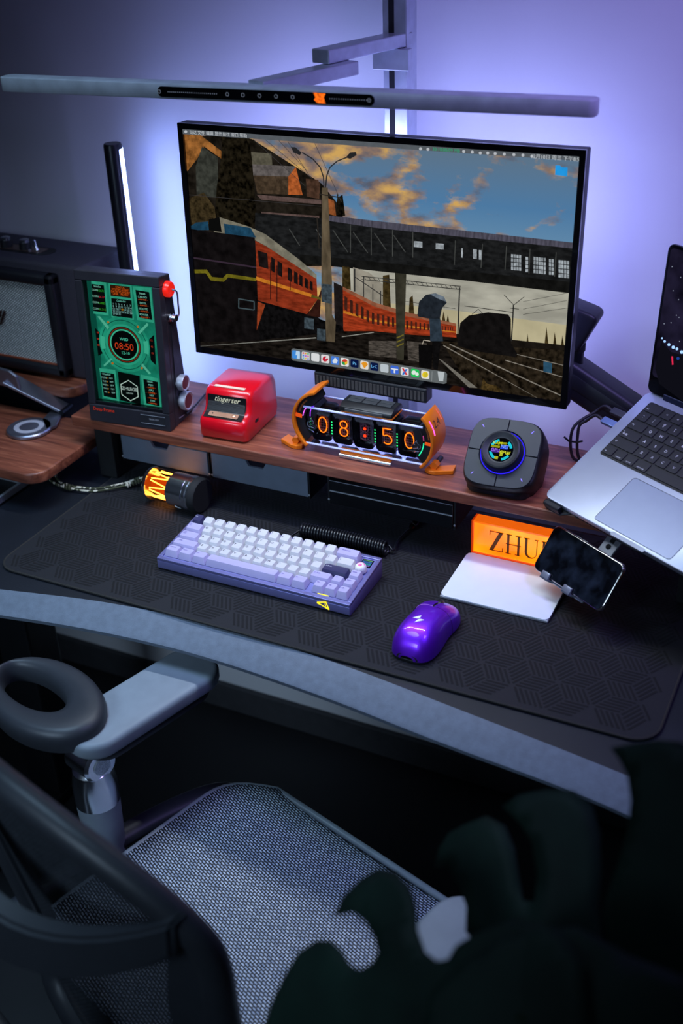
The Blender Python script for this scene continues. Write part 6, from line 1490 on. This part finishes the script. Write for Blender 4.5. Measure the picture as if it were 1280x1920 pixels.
# slotted strip rising towards the laptop
s0 = MP @ Vector((0.018, 0.020, -0.0125)); s1 = pz(1160, 1001, 0.122)
dv = (s1 - s0).normalized(); sv = Vector((0, 0, 1)).cross(dv).normalized(); nv = dv.cross(sv)
Ms = Matrix(((dv.x, sv.x, nv.x, s0.x), (dv.y, sv.y, nv.y, s0.y), (dv.z, sv.z, nv.z, s0.z), (0, 0, 0, 1)))
Ls = (s1 - s0).length
stp = obj('slotted_strip', box(0.0, Ls + 0.012, -0.013, 0.013, -0.0015, 0.0015, 0.0005, 1, None, Ms), mat('strip_alu', (176, 182, 194), 0.35, 0.7), cl, world=True)
obj('slot', box(Ls * 0.66, Ls * 0.95, -0.004, 0.004, 0.0015, 0.0018, 0, 1, None, Ms), m_black_matte, stp, world=True)
obj('bolt', lathe([(0.0038, 0), (0.0038, 0.0012), (0.0015, 0.0016), (0, 0.0016)], 16, Ms @ TR(Ls * 0.52, 0, 0.0015)), m_dark_metal, stp, world=True)
# ---- cables at the laptop's side
uc = thing('laptop_cable', 'two dark charging cables bent into the left side of the laptop', 'cable', (-0.36, 1.53, ST))
m_cab2 = mat('cable_dark', (36, 30, 40), 0.5)
side1, side2 = ML2 @ Vector((0.0, 0.170, -0.005)), ML2 @ Vector((0.0, 0.150, -0.005))
xl = ML2.to_3x3() @ Vector((-1, 0, 0)); yl = ML2.to_3x3() @ Vector((0, 1, 0)); zl = ML2.to_3x3() @ Vector((0, 0, 1))
def plug(p, mname, col):
    M_ = Matrix(((xl.x, yl.x, zl.x, p.x), (xl.y, yl.y, zl.y, p.y), (xl.z, yl.z, zl.z, p.z), (0, 0, 0, 1)))
    return box(0.0006, 0.026, -0.0055, 0.0055, -0.0032, 0.0032, 0.0012, 2, None, M_)
obj('plug', plug(side1, '', 0), mat('plug_dark', (52, 52, 62), 0.4), uc, world=True)
obj('plug', plug(side2, '', 0), mat('plug_blue', (120, 140, 190), 0.35, 0.5), uc, world=True)
q1 = side1 + xl * 0.026; q2 = side2 + xl * 0.026
foot1 = Vector((-0.3795, 1.508, ST + 0.004)); foot2 = Vector((-0.372, 1.512, ST + 0.004))
for q, ft_ in ((q1, foot1), (q2, foot2)):
    dst = py(1116, 800, 1.512)
    obj('cord', tube(smooth_path([q, q + xl * 0.014 + Vector((0, 0, 0.002)), q + xl * 0.030 + Vector((0, 0, -0.012)), Vector((ft_.x - 0.004, ft_.y - 0.004, ST + 0.055)), ft_, ft_ + Vector((0.03, 0.02, -0.0015))], 8), 0.0023, 8), m_cab2, uc, world=True, smooth=60)
obj('tie', tube([Vector((-0.388, 1.505, ST + 0.033)) + Vector((a, 0, b_)) for a, b_ in ((-0.008, 0.006), (0.0, 0.0), (0.012, 0.001), (0.02, 0.004))], 0.0017, 6), m_black, uc, world=True)
# ================================================================= office chair
th_ = R(-16.5)
chair = thing('office_chair', 'grey mesh office chair with rounded back frame pushed up to the desk', 'chair', (-0.60, 0.66, 0), (0, 0, th_))
# chair space: x right, y forward, z up from the floor
m_cf = mat('chair_frame', (44, 47, 53), 0.45, noise=0.06)
m_cg = mat('chair_light_grey', (126, 136, 146), 0.5, noise=0.06)
m_cd = mat('chair_dark', (34, 36, 40), 0.5)
def weave(name, c1, c2, gap, scale, alpha_gap=None, ang=0.0, axes='XY'):
    m = bpy.data.materials.new(name); m.use_nodes = True; nt = m.node_tree; b = nt.nodes['Principled BSDF']
    tc = nt.nodes.new('ShaderNodeTexCoord'); sp_ = nt.nodes.new('ShaderNodeSeparateXYZ'); cb_ = nt.nodes.new('ShaderNodeCombineXYZ')
    nt.links.new(tc.outputs['Object'], sp_.inputs[0]); nt.links.new(sp_.outputs[axes[0]], cb_.inputs['X']); nt.links.new(sp_.outputs[axes[1]], cb_.inputs['Y'])
    mp = nt.nodes.new('ShaderNodeMapping'); mp.inputs['Rotation'].default_value = (0, 0, ang); nt.links.new(cb_.outputs[0], mp.inputs['Vector'])
    br = nt.nodes.new('ShaderNodeTexBrick'); br.inputs['Scale'].default_value = scale; br.inputs['Mortar Size'].default_value = gap; br.inputs['Mortar Smooth'].default_value = 0.6; br.inputs['Brick Width'].default_value = 0.95; br.inputs['Row Height'].default_value = 0.5
    br.inputs['Color1'].default_value = lin(c1) + (1,); br.inputs['Color2'].default_value = lin(c2) + (1,); br.inputs['Mortar'].default_value = lin((12, 14, 20)) + (1,)
    nt.links.new(mp.outputs[0], br.inputs['Vector']); nt.links.new(br.outputs['Color'], b.inputs['Base Color']); b.inputs['Roughness'].default_value = 0.6
    bp = nt.nodes.new('ShaderNodeBump'); bp.inputs['Strength'].default_value = 0.5; bp.inputs['Distance'].default_value = 0.001; bp.invert = True
    nt.links.new(br.outputs['Fac'], bp.inputs['Height']); nt.links.new(bp.outputs['Normal'], b.inputs['Normal'])
    if alpha_gap is not None:
        mr = nt.nodes.new('ShaderNodeMapRange'); mr.inputs['To Min'].default_value = 1.0; mr.inputs['To Max'].default_value = alpha_gap
        nt.links.new(br.outputs['Fac'], mr.inputs['Value']); nt.links.new(mr.outputs[0], b.inputs['Alpha'])
    return m
m_seat = weave('seat_mesh', (222, 230, 244), (170, 182, 204), 0.17, 130, None, R(8))
m_backm = weave('back_mesh', (52, 58, 66), (40, 46, 54), 0.12, 150, 0.9, 0, 'XZ')
SZc = 0.470
# seat outline in chair space
def seat_hw(y):   # half width
    return 0.255 - 0.05 * max(0, (0.05 - y)) - (0.0 if y < 0.30 else 0.055 * ((y - 0.30) / 0.09) ** 2.4)
def seat_z(x, y):
    z = SZc - 0.010 + 0.020 * (abs(x) / 0.25) ** 2.5
    if y > 0.27: z -= 0.012 * ((y - 0.27) / 0.12) ** 2
    return z
bm = bm_new(); G = []
for i in range(29):
    y = -0.02 + 0.41 * i / 28; hw = seat_hw(min(y, 0.388)); row = []
    for j in range(25):
        x = hw * (-1 + 2 * j / 24); row.append(bm.verts.new((x, y, seat_z(x, y))))
    G.append(row)
for a, b_ in zip(G, G[1:]):
    for j in range(24): bm.faces.new((a[j], a[j + 1], b_[j + 1], b_[j]))
so = obj('seat_mesh', bm, m_seat, chair, smooth=80)
mod = so.modifiers.new('thick', 'SOLIDIFY'); mod.thickness = 0.004; mod.offset = -1
fp = [(seat_hw(min(y, 0.388)), y) for y in [-0.02 + 0.41 * i / 28 for i in range(29)]]
path = [(-x - 0.004, y, seat_z(x, y) - 0.006) for x, y in fp] + [(x + 0.004, y, seat_z(x, y) - 0.006) for x, y in fp[::-1]]
obj('seat_rim', tube(path, 0.0055, 8), mat('seat_rim', (150, 158, 166), 0.4), chair, smooth=60)
for sgn in (-1, 1):
    pts = smooth_path([(sgn * 0.225, 0.36, SZc - 0.030), (sgn * 0.272, 0.33, SZc - 0.018), (sgn * 0.300, 0.22, SZc - 0.012), (sgn * 0.310, 0.08, SZc - 0.012), (sgn * 0.300, -0.06, SZc - 0.014), (sgn * 0.240, -0.11, SZc - 0.016)], 6)
    obj('side_rail', tube(pts, 0.015, 10, None, False, (0.75, 1.2)), m_cf, chair, smooth=60)
obj('rear_rail', tube([(-0.24, -0.11, SZc - 0.016), (0, -0.125, SZc - 0.02), (0.24, -0.11, SZc - 0.016)], 0.013, 10), m_cd, chair, smooth=60)
# under-structure
obj('tilt_mechanism', box(-0.09, 0.09, -0.06, 0.20, SZc - 0.11, SZc - 0.05, 0.012, 3), m_cd, chair, smooth=30)
for sgn in (-1, 1): obj('cross_arm', tube([(sgn * 0.06, 0.06, SZc - 0.08), (sgn * 0.22, 0.07, SZc - 0.07), (sgn * 0.305, 0.08, SZc - 0.018)], 0.016, 10), m_cd, chair, smooth=60)
obj('gas_column', lathe([(0.028, 0.10), (0.028, 0.26), (0.02, 0.265), (0.02, SZc - 0.10)], 24, TR(0, 0.06, 0)), m_cd, chair, smooth=40)
for k in range(5):
    a = 2 * PI * k / 5 + 0.3
    e = Vector((math.cos(a) * 0.30, math.sin(a) * 0.30 + 0.06, 0.085))
    lg = obj('base_leg', tube([(0, 0.06, 0.12), (0.5 * e.x, 0.06 + 0.5 * (e.y - 0.06), 0.115), tuple(e)], [0.026, 0.020, 0.015], 10), m_cd, chair, smooth=60)
    obj('caster', lathe([(0.012, -0.02), (0.029, -0.018), (0.0295, 0), (0.029, 0.018), (0.012, 0.02)], 20, TR(e.x, e.y, 0.0296) @ Matrix.Rotation(a, 4, 'Z') @ Matrix.Rotation(PI / 2, 4, 'X')), m_black, lg, smooth=40)
    obj('caster_stem', tube([(e.x, e.y, 0.05), (e.x, e.y, 0.09)], 0.008, 8), m_black, lg)
# backrest: frame loop in chair space, slightly reclined and bowed
def back_pt(x, z):
    y = -0.050 - 0.070 * max(0.0, z - 0.55) / 0.45 - 0.08 * max(0.0, 0.55 - z) + 0.05 * (x / 0.25) ** 2
    return Vector((x, y, z))
def back_hw(z):
    t = (z - 0.50) / 0.47
    return 0.235 - 0.03 * (1 - t) ** 2
loop = []
top = [(-0.203, 0.840), (-0.186, 0.880), (-0.142, 0.917), (-0.08, 0.942), (0.0, 0.954), (0.08, 0.942), (0.142, 0.917), (0.186, 0.880), (0.203, 0.840)]
sideR = [(0.196, 0.77), (0.188, 0.70), (0.184, 0.62), (0.178, 0.54), (0.15, 0.465)]
fl = top + sideR + [(0.0, 0.448)] + [(-x, z) for x, z in sideR[::-1]]
flp = [back_pt(x, z) for x, z in fl]
sm = smooth_path(flp + [flp[0]], 5)[:-1]
obj('back_frame', tube(sm, 0.0165, 10, None, True, (1.25, 0.9)), m_cf, chair, smooth=60)
# back mesh
bm = bm_new(); G = []
def loop_hw(z):
    if z > 0.84:
        for (x0, z0), (x1, z1) in zip(top[4:], top[5:]):
            if z1 <= z <= z0: return x0 + (x1 - x0) * (z0 - z) / (z0 - z1)
        return 0.0
    pts = [(0.203, 0.840)] + sideR
    for (x0, z0), (x1, z1) in zip(pts, pts[1:]):
        if z1 <= z <= z0: return x0 + (x1 - x0) * (z0 - z) / (z0 - z1)
    return 0.15
for i in range(25):
    z = 0.466 + 0.486 * i / 24; hw = loop_hw(z); row = []
    for j in range(17):
        x = hw * (-1 + 2 * j / 16); p = back_pt(x, z); row.append(bm.verts.new(p))
    G.append(row)
for a, b_ in zip(G, G[1:]):
    for j in range(16): bm.faces.new((a[j], a[j + 1], b_[j + 1], b_[j]))
obj('back_mesh', bm, m_backm, chair, smooth=80)
for sgn in (-1, 1):
    bm = bm_new(); rows = []
    for i in range(13):
        z = 0.545 + 0.30 * i / 12; ho = loop_hw(z) - 0.004; wi = 0.062 * (1 - 0.5 * (i / 12) ** 3)
        a_ = back_pt(sgn * ho, z) + Vector((0, -0.006, 0)); b__ = back_pt(sgn * (ho - wi), z) + Vector((0, -0.004, 0))
        rows.append([bm.verts.new(a_), bm.verts.new(b__), bm.verts.new(b__ + Vector((0, 0.007, 0))), bm.verts.new(a_ + Vector((0, 0.007, 0)))])
    for a_, b__ in zip(rows, rows[1:]):
        for k in range(4): bm.faces.new((a_[k], a_[(k + 1) % 4], b__[(k + 1) % 4], b__[k]))
    bm.faces.new(rows[0]); bm.faces.new(rows[-1]); bmesh.ops.recalc_face_normals(bm, faces=bm.faces)
    obj('side_wing', bm, m_cf, chair, smooth=40)
# sweeping lumbar cross band behind the mesh
band = []
for k in range(17):
    x = -0.196 + 0.392 * k / 16
    t = abs(x) / 0.196
    p = back_pt(x, 0.825 + 0.060 * t ** 2.2); p.y -= 0.055 * (1 - t ** 2) + 0.012
    band.append(p)
bm = bm_new(); rows = []
for k, p in enumerate(band):
    t = abs(p.x) / 0.196; hh = 0.020 + 0.012 * (1 - t)
    rows.append([bm.verts.new(p + Vector((0, -0.010, hh))), bm.verts.new(p + Vector((0, -0.013, -hh))), bm.verts.new(p + Vector((0, 0.004, -hh - 0.006))), bm.verts.new(p + Vector((0, 0.012, hh + 0.003)))])
for a, b_ in zip(rows, rows[1:]):
    for k in range(4): bm.faces.new((a[k], a[(k + 1) % 4], b_[(k + 1) % 4], b_[k]))
bm.faces.new(rows[0]); bm.faces.new(rows[-1]); bmesh.ops.recalc_face_normals(bm, faces=bm.faces)
bmesh.ops.bevel(bm, geom=[e for e in bm.edges if e.calc_face_angle(0) > 0.5], offset=0.004, segments=2, affect='EDGES')
obj('lumbar_band', bm, m_cf, chair, smooth=50)
obj('spine', tube(smooth_path([(0, -0.06, SZc - 0.07), (0, -0.16, SZc - 0.03), (0, -0.19, 0.56), (0, -0.215, 0.70), (0, -0.235, 0.80)], 6), [0.03] * 13 + [0.026] * 6 + [0.022] * 6, 12, None, False, (0.6, 1.3)), m_cd, chair, smooth=60)
# armrests
def armrest(sgn, cx_, y0, y1, zt_):
    w_ = 0.046
    pad = obj('arm_pad', prism(rrect(2 * w_, y1 - y0, 0.040, 8, cx_, (y0 + y1) / 2), zt_ - 0.026, zt_, 'z', 0.008, 3), m_cg, chair, smooth=40)
    obj('pad_carrier', prism(rrect(1.7 * w_, (y1 - y0) * 0.85, 0.034, 8, cx_, (y0 + y1) / 2), zt_ - 0.040, zt_ - 0.0265, 'z', 0.004, 2), m_cd, chair, smooth=40)
    # rear loop
    if sgn < 0:
        lx_, ly_, zl_ = cx_ - 0.085, y0 + 0.025, zt_ + 0.004
        n_ = 40; bm = bm_new(); rg_ = []
        for ro_, ri_, dz in ((1.0, 1.0, 0.0), (0.985, 1.04, 0.010), (0.93, 1.14, 0.017), (0.80, 1.30, 0.019)):
            pass
        def E(a_, b_, ox, k): return Vector((lx_ + ox + a_ * math.cos(2 * PI * k / n_), ly_ + b_ * math.sin(2 * PI * k / n_), 0))
        secs_ = []
        for (a_, b_, ox, dz) in ((0.102, 0.062, 0, -0.020), (0.106, 0.065, 0, -0.010), (0.107, 0.066, 0, 0.004), (0.103, 0.063, 0, 0.013), (0.094, 0.056, -0.002, 0.017), (0.074, 0.038, -0.020, 0.015), (0.066, 0.031, -0.026, 0.008), (0.062, 0.028, -0.028, -0.004), (0.064, 0.029, -0.027, -0.016)):
            secs_.append([bm.verts.new(E(a_, b_, ox, k) + Vector((0, 0, zl_ + dz))) for k in range(n_)])
        secs_.append(secs_[0])
        for s0_, s1_ in zip(secs_, secs_[1:]):
            for k in range(n_): bm.faces.new((s0_[k], s0_[(k + 1) % n_], s1_[(k + 1) % n_], s1_[k]))
        bmesh.ops.recalc_face_normals(bm, faces=bm.faces)
        obj('rear_loop', bm, m_cf, chair, smooth=60)
    # knuckle, collar and post
    kx, ky = cx_ + sgn * 0.012, y0 + 0.034
    zk = zt_ - 0.060
    obj('arm_strut', tube(smooth_path([(cx_, y0 + 0.15, zt_ - 0.045), (cx_, y0 + 0.08, zt_ - 0.055), (kx, ky + 0.02, zk + 0.012), (kx, ky, zk)], 5), 0.016, 10), m_alu, chair, smooth=60)
    kn = obj('knuckle', lathe([(0.0, -0.026), (0.022, -0.026), (0.026, -0.022), (0.026, 0.022), (0.022, 0.026), (0.0, 0.026)], 28, TR(kx, ky, zk) @ Matrix.Rotation(PI / 2, 4, 'Y')), m_chrome, chair, smooth=35)
    obj('pivot_button', lathe([(0.013, 0.0262), (0.013, 0.028), (0.0, 0.0285)], 24, TR(kx, ky, zk) @ Matrix.Rotation(PI / 2 , 4, 'Y')), mat('button_alu', (180, 186, 196), 0.4, 0.7, noise=0.4, nscale=600), kn, smooth=40)
    obj('collar', lathe([(0.031, zk - 0.075), (0.031, zk - 0.045), (0.027, zk - 0.018), (0.015, zk - 0.008)], 28, TR(kx, ky, 0)), m_chrome, chair, smooth=35)
    obj('arm_post', lathe([(0.026, SZc - 0.03), (0.029, zk - 0.12), (0.0305, zk - 0.0755)], 28, TR(kx, ky, 0)), m_cg, chair, smooth=40)
    obj('post_bracket', tube([(kx, ky, SZc - 0.02), (sgn * 0.31, 0.06, SZc - 0.030)], 0.02, 10), m_cd, chair, smooth=60)
armrest(-1, -0.300, 0.120, 0.365, T - 0.060)
armrest(1, 0.272, 0.060, 0.262, T - 0.060)
# ================================================================= monstera in the foreground
pl_ = thing('monstera_plant', 'dark green split-leaf houseplant out of focus in the foreground', 'plant', (-0.10, 0.30, 0))
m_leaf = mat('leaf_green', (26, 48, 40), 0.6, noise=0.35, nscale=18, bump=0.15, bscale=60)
m_stem = mat('stem_green', (40, 60, 36), 0.5)
obj('pot', lathe([(0.0, 0.0), (0.11, 0.0), (0.135, 0.24), (0.140, 0.26), (0.130, 0.26), (0.125, 0.235), (0.0, 0.235)], 40, TR(-0.10, 0.30, 0)), mat('pot_grey', (70, 70, 72), 0.6), pl_, world=True, smooth=40)
obj('soil', lathe([(0.124, 0.236), (0.06, 0.242), (0.0, 0.244)], 24, TR(-0.10, 0.30, 0)), mat('soil', (30, 24, 18), 0.95, bump=0.8, bscale=120), pl_, world=True)
def leaf(pts, c, nrm, curl, attach):
    """outline traced in photo pixels, laid on a plane through c with normal nrm, then curled and thickened"""
    nrm = Vector(nrm).normalized(); c = Vector(c)
    bm = bm_new(); vs_ = []
    for (x, y) in pts:
        d = ray(x, y); t = (c - CAM).dot(nrm) / d.dot(nrm); vs_.append(CAM + d * t)
    f = bm.faces.new([bm.verts.new(p) for p in vs_])
    bmesh.ops.triangulate(bm, faces=bm.faces)
    for _ in range(3):
        bmesh.ops.subdivide_edges(bm, edges=[e for e in bm.edges if e.calc_length() > 0.02], cuts=1, use_grid_fill=True)
        bmesh.ops.triangulate(bm, faces=bm.faces)
    att = CAM + ray(*attach) * ((c - CAM).dot(nrm) / ray(*attach).dot(nrm))
    ax1 = (att - sum(vs_, Vector()) / len(vs_)); ax1.normalize(); ax2 = nrm.cross(ax1)
    for v in bm.verts:
        d = v.co - att; s = d.dot(ax2); l = d.dot(ax1)
        v.co -= nrm * (-1 if nrm.dot(fw) < 0 else 1) * -(curl * (s * s) * 3.0 + curl * 1.2 * l * l)
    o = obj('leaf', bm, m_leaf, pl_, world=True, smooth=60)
    md = o.modifiers.new('thick', 'SOLIDIFY'); md.thickness = 0.0012
    base_ = Vector((-0.10, 0.30, 0.24)) + Vector((random.uniform(-0.04, 0.04), random.uniform(-0.04, 0.04), 0))
    st = obj('stem', tube(smooth_path([base_, base_.lerp(att, 0.5) + Vector((0.02, 0.0, 0.10)), att], 8), [0.006] * 8 + [0.0045] * 9, 8), m_stem, pl_, world=True, smooth=60)
    # midrib runs from the attachment into the blade
    return o
cF = CAM + fw * 0.80
def atd(x, y, depth): return CAM + ray(x, y) * (depth / F)
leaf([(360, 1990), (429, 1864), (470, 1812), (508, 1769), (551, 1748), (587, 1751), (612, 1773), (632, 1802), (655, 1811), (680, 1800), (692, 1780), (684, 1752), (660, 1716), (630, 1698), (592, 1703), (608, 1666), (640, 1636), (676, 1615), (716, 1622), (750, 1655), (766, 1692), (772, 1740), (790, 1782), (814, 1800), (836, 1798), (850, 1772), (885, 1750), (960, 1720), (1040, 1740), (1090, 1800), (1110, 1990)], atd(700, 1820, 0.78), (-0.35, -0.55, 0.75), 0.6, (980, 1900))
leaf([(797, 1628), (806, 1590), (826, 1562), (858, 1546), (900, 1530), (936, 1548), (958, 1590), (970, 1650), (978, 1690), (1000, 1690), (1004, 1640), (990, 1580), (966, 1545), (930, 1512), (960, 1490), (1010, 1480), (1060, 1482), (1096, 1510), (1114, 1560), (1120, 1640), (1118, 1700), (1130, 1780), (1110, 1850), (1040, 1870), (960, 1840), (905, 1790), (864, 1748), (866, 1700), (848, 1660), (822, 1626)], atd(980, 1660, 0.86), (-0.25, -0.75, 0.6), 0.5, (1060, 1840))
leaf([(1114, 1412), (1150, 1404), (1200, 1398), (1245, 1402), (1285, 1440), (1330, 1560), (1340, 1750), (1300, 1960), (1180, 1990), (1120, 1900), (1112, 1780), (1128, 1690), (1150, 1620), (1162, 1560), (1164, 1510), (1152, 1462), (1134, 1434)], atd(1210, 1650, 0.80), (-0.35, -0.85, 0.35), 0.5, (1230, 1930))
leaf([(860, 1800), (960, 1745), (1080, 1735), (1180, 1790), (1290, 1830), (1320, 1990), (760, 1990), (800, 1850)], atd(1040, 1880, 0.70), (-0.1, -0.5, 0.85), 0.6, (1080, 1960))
